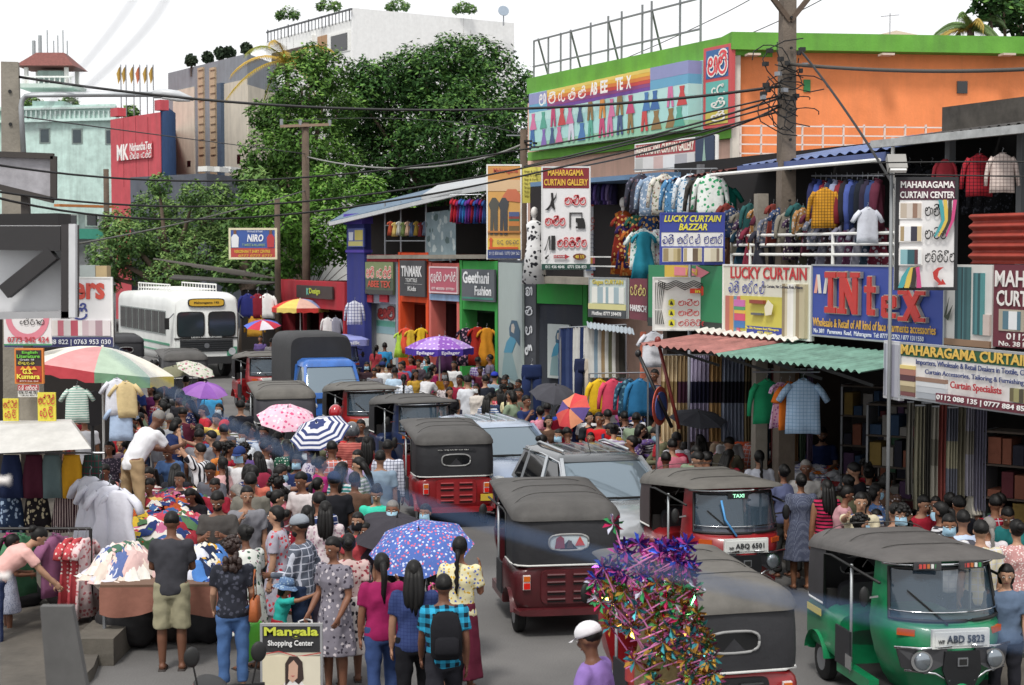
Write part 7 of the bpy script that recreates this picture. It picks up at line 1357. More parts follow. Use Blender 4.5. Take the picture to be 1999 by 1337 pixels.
# dark sacks added to stand for shade under the stalls, stock in the shops
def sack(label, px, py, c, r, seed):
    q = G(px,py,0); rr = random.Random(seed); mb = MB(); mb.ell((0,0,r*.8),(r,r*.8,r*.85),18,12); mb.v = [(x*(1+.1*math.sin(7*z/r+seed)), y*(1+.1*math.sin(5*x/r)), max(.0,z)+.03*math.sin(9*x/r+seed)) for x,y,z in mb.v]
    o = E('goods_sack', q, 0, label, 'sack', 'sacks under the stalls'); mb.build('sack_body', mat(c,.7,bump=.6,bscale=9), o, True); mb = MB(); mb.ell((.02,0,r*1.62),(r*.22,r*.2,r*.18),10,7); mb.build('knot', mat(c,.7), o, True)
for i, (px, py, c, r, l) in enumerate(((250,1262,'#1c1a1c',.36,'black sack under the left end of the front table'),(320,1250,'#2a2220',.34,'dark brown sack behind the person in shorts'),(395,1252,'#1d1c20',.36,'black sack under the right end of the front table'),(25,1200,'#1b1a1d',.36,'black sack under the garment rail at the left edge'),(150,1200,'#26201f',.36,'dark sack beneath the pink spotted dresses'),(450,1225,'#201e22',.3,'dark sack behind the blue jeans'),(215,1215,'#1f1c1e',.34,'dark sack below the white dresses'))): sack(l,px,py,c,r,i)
def shelf(label, px, Z, w_, h_, seed, rz):
    q = P(px,900,Z); o = E('stock_shelf', (q.x,q.y,.13), rz, label, 'shelf'); rr = random.Random(seed); n = 5
    for k in range(n+1): MB().bb(0,w_,0,.4,h_*k/n,h_*k/n+.025).build('shelf_board', mat('#4a4038',.8), o)
    for x in (0,w_-.03): MB().bb(x,x+.03,0.002,.402,0.002,h_+.03).build('upright', STEEL, o)
    for k in range(n):
        x = .05
        while x < w_-.2:
            t = rr.uniform(.08,.17); hh = rr.uniform(.08,h_/n-.06); MB().bb(x,x+t,.02,.36,h_*k/n+.03,h_*k/n+.03+hh).build('folded_cloth', K(rr.choice(['#5a2f34','#34465e','#7f6a3c','#3f5a48','#7f7c78','#54405a','#7f5040','#8f8b84','#2f2f38'])), o); x += t+.02
shelf('shelf of folded coloured cloth deep in the shop under the green awning', 1640, 25.2, 1.6, 2.3, 1, NF.rz+R(35)); shelf('second shelf of folded cloth left of the grey sign post', 1690, 23.2, 1.3, 2.2, 2, NF.rz+R(35)); shelf('shelf of folded cloth behind the handing person in cream', 1920, 20.6, 1.4, 2.1, 3, NF.rz+R(30))
for i in range(8):
    px = 1476+i*14; curtain(px,px+12,722,900,27-.2*i,K(['#5a4a3a','#3a4a5a','#6a3a3a','#7a7060','#40404c','#8a6a4a','#4a5a4a','#6a5a70'][i]),f'{["brown","steel blue","brick","stone","charcoal","ochre","moss","mauve"][i]} curtain at the back of the stall behind the leaning vendor',folds=3,amp=.03)
# no parking sign and leaning poles
o = E('no_parking_sign', P(1284,792,25.2)-V(0,0,P(1284,792,25.2).z), R(62), 'red and blue no parking disc among the curtains', 'road sign'); zc = P(1284,792,25.2).z; MB().tube([(0,0,0),(0,0,zc+.3)],.03,8).build('post', STEEL, o); MB().disc((0,-.04,zc),(0,1,0),.3,.015,28).build('red_rim', printm('#b8432f'), o); MB().disc((0,-.055,zc),(0,1,0),.22,.015,28).build('blue_face', printm('#3a4f94'), o); MB().bar((-.16,-.066,zc+.16),(.16,-.066,zc-.16),.05,.01).build('red_bar', printm('#b8432f'), o)
for (x0,y0,x1,y1), c, l in (((1284,664,1326,838),'#7a2f2a','red brown curtain rod with finial leaning at the stall front'),((1246,690,1312,835),'#1c1a1b','black curtain rod leaning across the stall front')):
    a, b = P(x0,y0,25.2), P(x1,y1,25.0); o = E('curtain_rod', b, 0, l, 'rod'); MB().tube([V(0,0,0), a-b],.028,8).build('rod', mat(c,.4), o, True); MB().ell(a-b,(.05,.05,.06),10,7).build('finial', mat(c,.4), o, True)
# ================================================================ umbrellas
def umbrella(label, px, py, Z, r, mats, tilt=(0,0), hgt=.42, pole_len=.75, parasol=False, rz=0, valance=None, fabric_name='canopy_panel', text=None):
    t = P(px,py,Z); n = 8; dome = lambda q: hgt*r*(1-q**1.9)
    o = E('market_parasol' if parasol else 'umbrella', t-V(0,0,pole_len if not parasol else t.z), R(rz), label, 'umbrella', 'parasols over the stalls' if parasol else 'umbrellas in the crowd'); L_ = pole_len if not parasol else t.z
    top = V(0,0,L_); M = Matrix.Rotation(R(tilt[0]),3,'X')@Matrix.Rotation(R(tilt[1]),3,'Y')
    if not parasol: o.rotation_euler = (R(tilt[0]),R(tilt[1]),R(rz)); o.location = t-(o.rotation_euler.to_matrix()@V(0,0,L_)); M = Matrix.Identity(3)
    for i in range(n):
        def fn(u, v, i=i):
            a = 2*math.pi*(i+u)/n; sag = 1-.10*math.sin(math.pi*u)*v*v; q = v
            return top+M@V(r*q*sag*math.cos(a), r*q*sag*math.sin(a), dome(q)-hgt*r-.02*r*math.sin(math.pi*u)*math.sin(math.pi*v))
        m = mats[i%len(mats)]; pn = MB().grid(fn, 5, 7).build(fabric_name, m, o, True)
        if valance: MB().grid(lambda u, v: fn(u,1.0)+V(0,0,-.16*v*(1+.12*math.sin(u*25))), 6, 2).build('valance', valance[i%len(valance)], pn, True)
        MB().tube([fn(0,v/6)-V(0,0,.012) for v in range(7)],.005 if not parasol else .01,4).build('rib', STEEL, o)
    MB().tube([V(0,0,0), top+V(0,0,.03)],.008 if not parasol else .02,8).build('shaft', STEEL if not parasol else WHITEP, o); MB().tube([top+V(0,0,.0),top+V(0,0,.06)],[.012,.004],6).build('tip', BLACK, o)
    if not parasol: MB().tube([V(0,0,-.1),V(0,0,.03)],.016,8).build('handle', BLACK, o, True)
    return o
umbrella('large striped parasol in white, red and green at the left stalls', 200, 677, 25.5, 1.14, [K('#d8d4c8'),K('#c58f8f'),K('#a9bba8'),K('#dcd8cc')], (0,8), .28, parasol=True, rz=10, valance=[K('#d8d4c8'),K('#b8484f'),K('#7a9f80'),K('#d8c86a')])
umbrella('red, yellow and white parasol in front of the red shop', 586, 583, 59, 1.05, [K('#c8453f'),K('#d8c06a'),K('#d0a89a'),K('#8a98c0')], hgt=.3, parasol=True, valance=[K('#c8453f'),K('#d8c06a')])
o = umbrella('purple and white printed parasol before the painted shops', 858, 656, 41, .86, [K('#8a5ab0','dots','#c9b0dc',None,9),K('#a888c8','dots','#d8c8e6',None,9)], hgt=.34, parasol=True, valance=[K('#4f3a9a')])
for a_ in (-112.5,-67.5):
    L_ = P(858,656,41).z; c_ = V(.815*math.cos(R(a_)), .815*math.sin(R(a_)), L_-.34*.86-.145); M_ = Matrix.Translation(c_)@Matrix.Rotation(R(a_+90),4,'Z')@Matrix.Translation((-.24,0,0)); text_later('Epilager', o, M_, .48, .1, printm('#ece8f4'), 'lettering', .02)
umbrella('pink flowered umbrella behind the striped navy umbrella', 562, 795, 26.5, .5, [K('#dcb4c4','floral','#c8567f','#e6d6dc',14)], (20,8)); umbrella('white umbrella printed with navy and gold bands', 618, 825, 25, .48, [K('#d3d3da','hstripe','#3a4470','#c9b072',22)], (28,-14))
umbrella('black umbrella behind the blue flowered umbrella', 775, 1010, 18.8, .54, [K('#3c3a40')], (18,10)); umbrella('blue flowered umbrella over the walking couple', 818, 1035, 17.6, .58, [K('#4f68aa','floral','#c3cbe6','#c86a80',26)], (24,-6)); umbrella('mauve umbrella near the bus', 402, 747, 33, .47, [K('#8a5aa8'),K('#9a6ab4')], (12,8))
umbrella('black umbrella beside the trouser rack', 1085, 752, 30.5, .47, [K('#46464c')], (18,8)); o = umbrella('red, orange and purple umbrella held slanting', 1112, 797, 28.8, .36, [K('#c8484a'),K('#d08a6a'),K('#5a4a80'),K('#c8564f')], (41,-48), .3); umbrella('black umbrella before the curtain stall', 1364, 804, 25.5, .46, [K('#3f4046')], (14,4), .26)
umbrella('olive umbrella beside the bus', 338, 716, 37, .5, [K('#7d7c66')], (14,-8), .24); umbrella('white flowered umbrella beside the bus', 384, 712, 36.5, .45, [K('#c9c6bc','floral','#a86a7a','#7a9a72',12)], (14,20), .26); umbrella('blue and red panelled umbrella in front of the stall roof', 512, 625, 54, .62, [K('#5a6ab8'),K('#b83a4a'),K('#c9c4cc'),K('#b83a4a')], (12,0), .3)
# ================================================================ pinwheels
FO = lambda c: mat(c,.18,.85,wear=.25,nscale=20); PWS = []
for cs in (('#3a2a8a','#a83a88','#3a5ac0'),('#5a2a7a','#c04a98','#2f4ab0'),('#b88f3a','#4a8a4a','#8a4a2a'),('#3f8a94','#b8863a','#c05a90'),('#3f9094','#c09a40','#7a3a5a'),('#3f9a5a','#c02a5a','#d0d0e0')):
    mb = MB(); n = 8
    for i in range(n):
        a = 2*math.pi*i/n; mb.mi = i%3; d, e = V(math.cos(a),0,math.sin(a)), V(math.cos(a+.62),0,math.sin(a+.62)); mb.add([V(0,-.004,0), d*.062+V(0,-.012,0), (d+e)*.045+V(0,-.03,0), e*.025+V(0,-.022,0)],[(0,1,2),(0,2,3)]); mb.add([d*.062+V(0,-.012,0), d*.066+e*.01+V(0,.006,0), (d+e)*.03+V(0,.004,0)],[(0,1,2)])
    PWS.append((mb.mesh('pinwheel'), [FO(c) for c in cs]))
ZP = 12.0; base = P(1290,1337,ZP); pb = E('pinwheel_bundle', (base.x, ZP, 0), 0, 'tall bundle of shiny foil pinwheels on pink sticks', 'pinwheels'); rr = random.Random(21)
MB().tube([(0,0,0),(-.04,0,2.25)],.035,8).build('pole', mat('#9a8a62',.8), pb); MB().tube([(0,0,.7),(-.01,0,1.1),(-.02,0,1.5),(-.03,0,1.9)],[.17,.2,.17,.1],12).build('straw_wrap', mat('#8a7a52',.95,wear=.4,bump=.8), pb, True); MB().tube([(-.16,.1,1.3),(-.15,.1,1.45)],[.1,.11],12).build('red_box', printm('#b83a34'), pb)
SM = mat('#d67fb4',.5); n = 0
while n < 240:
    px, py = rr.uniform(1150,1400), rr.uniform(1060,1345)
    lim = np.interp(py,[1060,1110,1200,1300,1345],[1345,1352,1372,1398,1400]); lo = np.interp(py,[1060,1100,1150,1210,1345],[1215,1180,1150,1190,1200])
    if not lo < px < lim or (px < 1262 and py > 1225 and rr.random() < .85): continue
    if px < 1300 and rr.random() < .35: continue
    q = P(px,py,ZP-rr.uniform(-.15,.4))-pb.location; me, ms = PWS[rr.choice((0,1)) if py < 1135 else rr.choice((2,2,3,5)) if py < 1215 else rr.choice((3,4,2,3,4))]
    M = Matrix.Translation(q)@Matrix.Rotation(rr.uniform(-.7,.7),4,'Z')@Matrix.Rotation(rr.uniform(-.6,.6),4,'X')@Matrix.Rotation(rr.uniform(0,3),4,'Y')@Matrix.Scale(rr.uniform(.8,1.1),4)
    o = put('pinwheel', me, pb, ms, mtx=M); root = q+V(-rr.uniform(.08,.2),.06,-rr.uniform(.05,.11)) if px > 1255 else q+V(rr.uniform(.08,.16),.04,-rr.uniform(.12,.2)); st = MB().tube([root-q, V(0,.012,0)],.005,5).build('stick', SM, o); st.matrix_parent_inverse = (M.to_3x3().to_4x4()).inverted(); n += 1
q = P(1197,1022,ZP)-pb.location; o = put('pinwheel', PWS[5][0], pb, PWS[5][1], mtx=Matrix.Translation(q)); MB().tube([V(0,.012,0), P(1225,1105,ZP)-pb.location-q],.0065,5).build('stick', SM, o)
# ================================================================ foreground sign and odds
S = fsign('shopping_sign', 'standing sign with black header and yellow green letters at the bottom edge', 'sign', 510, 630, 1218, 1400, 15.6, printm('#cfc9b4'), frame_m=mat('#8f9092',.5), fw=.02, th=.05)
S.rect(0,.7,1,1,printm('#1f1f22')); S.txt('Mangala',.06,.85,.94,.97,printm('#c8d03a'),.03); S.txt('Shopping Center',.12,.755,.86,.83,printm('#e6e6e6'),.02); S.poly([(.02,.68),(.3,.715),(.6,.66),(.98,.7),(.98,.69),(.6,.65),(.3,.705),(.02,.67)],printm('#b83a3a'),'printed_ribbon')
S.rect(.03,.02,.97,.66,printm('#d6cdb0')); S.rect(.5,.02,.97,.66,printm('#ddd6c0')); S.poly([(.22,.0),(.82,.0),(.78,.28),(.66,.4),(.42,.4),(.28,.28)],printm('#e4e2e0'),'printed_dress'); S.poly([(.4,.34),(.5,.42),(.62,.36),(.7,.42),(.68,.6),(.6,.66),(.47,.66),(.4,.58)],printm('#2a1d1a'),'printed_hair'); S.poly([(.45,.42),(.52,.38),(.6,.43),(.61,.56),(.54,.62),(.46,.57)],printm('#c9a088'),'printed_face'); S.poly([(.49,.455),(.56,.455),(.525,.44)],printm('#a84848'),'printed_mouth'); S.poly([(.3,.3),(.36,.36),(.6,.3),(.58,.25)],printm('#c9a088'),'printed_arm'); S.poly([(.6,.05),(.68,.05),(.66,.32),(.63,.34)],printm('#b82a44'),'printed_bag'); S.poly([(.64,.36),(.9,.2),(.88,.17),(.62,.33)],printm('#c0405a'),'printed_bag')
o = E('grey_board', P(128,1337,8.5)-V(0,0,P(128,1337,8.5).z), 0, 'blurred grey plank standing at the lower left edge', 'board'); q = o.location; MB().prism([P(78,1184,8.5)-q,P(140,1184,8.5)-q,P(172,1360,8.5)-q,P(92,1360,8.5)-q],(0,.06,0)).build('plank', mat('#525150',.7,wear=.25), o); MB().tube([P(125,1350,8.5)-q+V(0,.05,0), V(.02,.05,0)],.05,6).build('support', mat('#55524f'), o)
o = E('insulator_post', P(-14,1337,3)-V(0,0,P(-14,1337,3).z), 0, 'blurred post with white insulators at the left edge', 'post'); q = o.location; MB().tube([(0,0,0),P(-14,935,3)-q],.006,8).build('post', STEEL, o)
for y in (938,1125): c = P(8,y,3)-q; MB().tube([c-V(.01,0,0),c,c+V(.01,0,0)],[.009,.006,.01],12).build('insulator', mat('#d8d2cf',.3), o, True)
for (x,y) in ((185,1275),(210,1262)): pass
kb = E('kerb_block', G(195,1300,0), 0, 'concrete kerb block under the front clothes table', 'kerb'); MB().bb(-.3,.15,0,.9,.001,.3).build('block', mat('#5d5850',.92,wear=.4,bump=.4,bscale=20,nscale=2), kb)
# ================================================================ the crowd (pixel of each head top gives the distance)
W = who
# left front
W(335,997,1.72,5,'front','m','tee:3b3b40','shorts:8f8a72','short','person in charcoal polo and khaki shorts with back to the camera')
W(75,1028,1.6,-70,'bend','f','tee:d8a9a2','trousers:26304f','bun','person in pink top bending over a handbag at the left')
W(24,1042,1.22,-60,'front','f','dress:a4a8b8/floral/6a7088//26',None,'pony','child in pale blue flowered dress beside the bending person')
W(309,819,1.7,-40,'table','m','shirt:dcdce0','trousers:a48c6c','short.g','vendor in white shirt and tan trousers standing on the table',bz=.82,Z=22)
W(215,937,1.55,-50,'lean','f','tee:5f8f88/floral/b8c8b8/3a5a5a/16','trousers:2a2a34','short','person with mask and green flowered top behind the white dresses','mask')
W(424,957,1.7,175,'phone','m','tee:4b4846','trousers:3a3a40','short','bearded vendor in dark grey polo looking down behind the table','beard')
W(489,921,1.74,10,'stand','m','tee:6f6c64','trousers:3a3a3c','short','tall person in olive grey polo seen from behind')
W(462,945,1.55,80,'front','f','tee:a8b0a8/floral/5a6a6a//18','trousers:444','bob.g','person with grey hair in pale flowered top facing left')
W(453,1048,1.58,10,'bag','f','tee:2a2c34/floral/4a4c58//10','trousers:4a6896','curly.b','person with curly brown hair, dark top and blue jeans','tote:5ab83a bag:a0562a')
W(477,1023,1.58,40,'front','f','dress:d0d2cc/floral/3f5a4a/8a6a78/10',None,'bun','person in white dress with dark green flowers')
W(539,986,1.64,80,'stand','f','dress:a4a0ac/floral/b8323f/c04a50/10',None,'bun','person in grey dress with red flowers and a hair bun','pale')
W(584,1005,1.68,75,'hip','m','long:5a606c/plaid/b8bcc8//12','trousers:26324a','short','person with grey cap, beard and plaid shirt','cap:8a9098 beard')
W(649,1047,1.62,150,'bag','f','dress:7a7680/floral/c3bcc0/3a3640/12',None,'bun','person in grey flowered dress holding a white plastic bag','tote:d8d8da')
W(559,1128,1.05,-80,'reach','f','tee:2fa39a','skirt:a02a34','bob','child in denim sun hat and teal top','sunhat:5a7396')
W(635,977,1.58,5,'stand','f','tee:cfc4c6/floral/a88a98//12','trousers:3a3440','long','person with long black hair and white flowered top seen from behind')
W(620,959,1.56,20,'stand','f','tee:26242a','trousers:222','long','person with loose hair in black beside the plaid shirt')
W(652,921,1.68,10,'stand','m','tee:1f1f24','trousers:26262c','short','person in navy cap and black shirt seen from behind','cap:2a3450')
W(698,999,1.52,170,'stand','f','tee:b84a50','trousers:333','pony','person with black mask and red top','mask:1c1c20')
W(712,1019,1.4,150,'stand','f','tee:3a3038','trousers:333','bob','short dark haired person left of the black umbrella')
W(735,945,1.6,180,'phone','f','tee:3fc0a4','trousers:334','bun','person in turquoise T-shirt looking at a phone','pale')
W(680,1040,1.58,10,'walk','f','tee:c0a8a4/floral/8a3a44//12','skirt:c8c0bc/floral/2a2a30//8','bun','person with hair bun, print top and patterned skirt seen from behind','bag:26262c')
W(745,1078,1.6,5,'umbrella','f','tee:8a2050','trousers:33456e','pony','person in magenta top under the black umbrella','bag:1c1c22')
W(808,1092,1.62,0,'umbrella','f','tee:33406a/plaid/26305a//30','trousers:17171b','long','person in navy blouse and black trousers under the blue umbrella','bag:26304f tote:d84a90')
W(866,1119,1.6,5,'walk','m','tee:2f9ac0/check/17202a//11','trousers:26262c','short','person in turquoise checked shirt with black backpack','backpack:1b1b1f')
W(898,1046,1.6,-8,'umbrella','f','shirt:d6cfa8/floral/c8a030/5a6ab0/16','longskirt:5f2436','plait','person in yellow flowered blouse and long maroon skirt')
W(766,976,1.62,175,'stand','m','tee:77808c','trousers:333','short.g','person with grey hair and mask above the black umbrella','mask:a8cbdc')
W(830,983,1.5,165,'stand','m','long:2f4aa0','trousers:333','short','masked youth in blue jacket beside the red three wheeler','mask')
# left crowd around the table
W(331,806,1.66,10,'front','m','tee:9a9ca0','trousers:334','short.g','grey haired person in grey shirt behind the table vendor')
W(357,795,1.66,0,'front','m','tee:4f1f2e','trousers:333','short','person in maroon T-shirt seen from behind near the parasol')
W(318,778,1.68,-40,'lean','m','tee:28386a','trousers:223','short','person in navy T-shirt leaning towards the stalls')
W(422,806,1.62,160,'reach','m','tee:d8c06a','trousers:333','short','person in yellow shirt reaching over the crowd')
W(438,820,1.6,150,'front','m','tee:5a5a66','trousers:333','short','person in red cap among the shoppers','cap:c8322f')
W(470,780,1.72,0,'stand','m','tee:1e1f26','trousers:222','short','broad person in black T-shirt seen from behind near the grey three wheeler')
W(427,787,1.56,165,'stand','f','tee:3a4260/floral/8a90a8//18','trousers:333','pony','masked person in navy print top near the mauve umbrella','mask:c9d3da')
W(396,790,1.55,120,'front','f','tee:c03440','trousers:333','bob','person in bright red top under the mauve umbrella')
W(490,827,1.56,160,'stand','f','tee:6a6a74','trousers:333','bob','person with veiled grey hair left of the pink umbrella')
W(515,831,1.64,165,'stand','m','tee:b9c4d4','trousers:333','short','person in pale blue shirt left of the pink umbrella')
W(541,835,1.56,20,'stand','f','tee:8a8a92','trousers:333','bun','dark haired person right under the pink umbrella')
W(474,838,1.64,150,'stand','m','tee:ccd2d8','trousers:333','short','masked person in white shirt in the middle of the crowd','mask:b0b8c0')
W(515,853,1.56,60,'stand','f','tee:c8c4c4','trousers:333','pony','person with ponytail in off white top under the pink umbrella')
W(536,855,1.55,30,'stand','f','tee:4a2a34','trousers:333','long','person with loose hair in dark red top by the pink umbrella')
W(559,857,1.56,30,'stand','f','tee:2f5a48/dots/d8dcd4//22','trousers:333','pony','person in green top with white dots')
W(580,858,1.54,40,'stand','f','tee:b83440','trousers:333','long','person in crimson top below the navy printed umbrella')
W(390,864,1.64,70,'arms_up','m','tee:d0d0d4/vstripe/1f1f26//18','trousers:333','short','person in black and white striped shirt reaching left')
W(424,860,1.56,60,'front','f','tee:c87a3a','trousers:333','bun','person in orange top beside the striped shirt')
W(410,903,1.62,160,'front','m','tee:5f6068','trousers:333','short','person in grey shirt looking down at the heap')
W(434,891,1.55,40,'stand','f','tee:c9a0a0','trousers:333','plait','masked person in pink top with a plait','mask')
W(467,872,1.68,170,'stand','m','tee:d8d8da','trousers:334','short','person in navy visor, mask and white T-shirt','cap:2a3a6a mask')
W(503,880,1.56,30,'stand','f','tee:5a2a38','trousers:333','long','person with long hair and crimson backpack','backpack:8a2a40')
W(548,905,1.56,90,'mouth','f','tee:b8a8b4/floral/6a4a6a//16','trousers:333','bun','person in lilac print top touching the ear')
W(343,904,1.52,10,'front','f','tee:2a2a30','trousers:333','long','person with black hair down bending at the rear table')
W(290,911,1.54,150,'front','f','tee:8a3a44/hstripe/d0c8c4//22','trousers:333','pony','person in striped red top at the rear table')
W(290,933,1.5,165,'front','f','tee:c8a860','trousers:333','bun','person in mustard shawl at the rear table')
W(350,920,1.52,170,'mouth','f','tee:26242a','trousers:333','bun','person in black covering the face with one hand')
W(419,933,1.5,175,'front','f','tee:8a2434','trousers:333','bun','person holding dark red cloth to the chin')
W(371,952,1.46,160,'lean','f','tee:1f1d22','trousers:333','long','dark haired person stooping low over the heap')
W(213,860,1.56,170,'stand','f','tee:3a3440/floral/8a7a88//18','trousers:333','bob','smiling person in dark print top left of the vendor')
W(234,830,1.3,175,'stand','m','tee:b8323a','trousers:333','short','toddler in pale blue hat and red shirt','sunhat:8fb0c8')
W(256,826,1.58,170,'stand','f','tee:4a3a44','trousers:333','bun','person behind the toddler in the pale blue hat')
W(236,853,1.34,170,'stand','m','tee:6a5a62','trousers:333','short','child between the toddler and the vendor')
W(165,808,1.68,10,'stand','m','tee:d6d6da','trousers:333','short','person in white T-shirt under the dark round sign')
W(143,797,1.66,150,'stand','m','tee:7a1f2a','trousers:333','short','person in dark red shirt at the left shop')
W(123,781,1.6,150,'stand','f','tee:8a2f26','trousers:333','bob.b','person with brown hair inside the left shop')
W(204,905,1.5,160,'front','m','tee:b87a72','trousers:333','short','bald looking person in pink behind the tartan skirt')
W(262,742,1.74,10,'walk','m','tee:26356a','trousers:26304f','short','person in navy walking away below the striped parasol')
W(294,750,1.6,160,'stand','f','dress:5a2450',None,'pony','person in plum dress below the striped parasol')
W(363,733,1.7,5,'stand','m','tee:d3d5d8','trousers:333','short','person in white T-shirt with olive backpack near the bus','backpack:4a5044')
W(392,732,1.64,10,'stand','m','tee:4a5a80','trousers:333','short','person in slate shirt near the bus')
W(413,753,1.66,0,'umbrella','m','tee:3a8ab8','trousers:333','short','person in sky blue T-shirt under the mauve umbrella')
W(304,702,1.66,5,'stand','m','tee:2a3036','trousers:333','short','dark clothed person left of the olive umbrella')
# around the helmets
W(655,793,1.66,5,'front','m','tee:26262c','trousers:333','short','rider in glossy red helmet','helmet:a81f28')
W(636,811,1.64,165,'stand','m','tee:7a8088','trousers:333','short','person in grey left of the red helmet')
W(668,834,1.3,20,'front','m','tee:c02a34','trousers:333','short','small child in striped knit hat and red shirt','cap:2a3a6a')
W(687,827,1.72,10,'bag','m','tee:b8685f/hstripe/9a4a48//26','trousers:7d98b8','short','person in grey helmet, pink striped shirt and light jeans','helmet:4a4d52')
W(704,818,1.68,175,'stand','m','tee:1c1c20','trousers:333','short','person in black T-shirt behind the grey helmet')
W(716,850,1.6,10,'stand','f','dress:7a1f28',None,'long','person in long dark red dress beside the grey helmet')
W(757,857,1.7,-5,'stand','m','long:c3c6d2/plaid/2a3050//20','trousers:333','short','person in white and navy plaid shirt behind the red three wheeler')
W(742,878,1.68,5,'stand','m','tee:7d8fa0','trousers:334','short','person in blue grey polo with pale sleeves seen from behind')
W(627,890,1.58,-60,'stand','f','tee:9a2a6a','trousers:333','bun','person in magenta top facing right')
W(602,869,1.56,100,'stand','f','tee:d0c8d4/floral/6a5a8a//14','trousers:333','pony','masked person in white and violet print top','mask:d0d8dc')
W(621,931,1.5,-40,'stand','f','tee:5a5660','trousers:333','pony','person with tied hair in dim grey top')
W(587,920,1.66,150,'front','m','tee:c8c0c0','trousers:333','short','person in white shirt and red vest')
W(588,963,1.34,95,'stand','m','tee:a02a30','trousers:333','short','boy with short hair below the white shirt and red vest')
W(539,928,1.58,60,'front','f','tee:d07a88','trousers:333','curly','masked person in pink top with bushy hair','mask')
W(600,985,1.52,10,'stand','f','tee:8a2030/dots/e0d0cc//26','trousers:333','long','person in red top with white dots behind the grey cap')
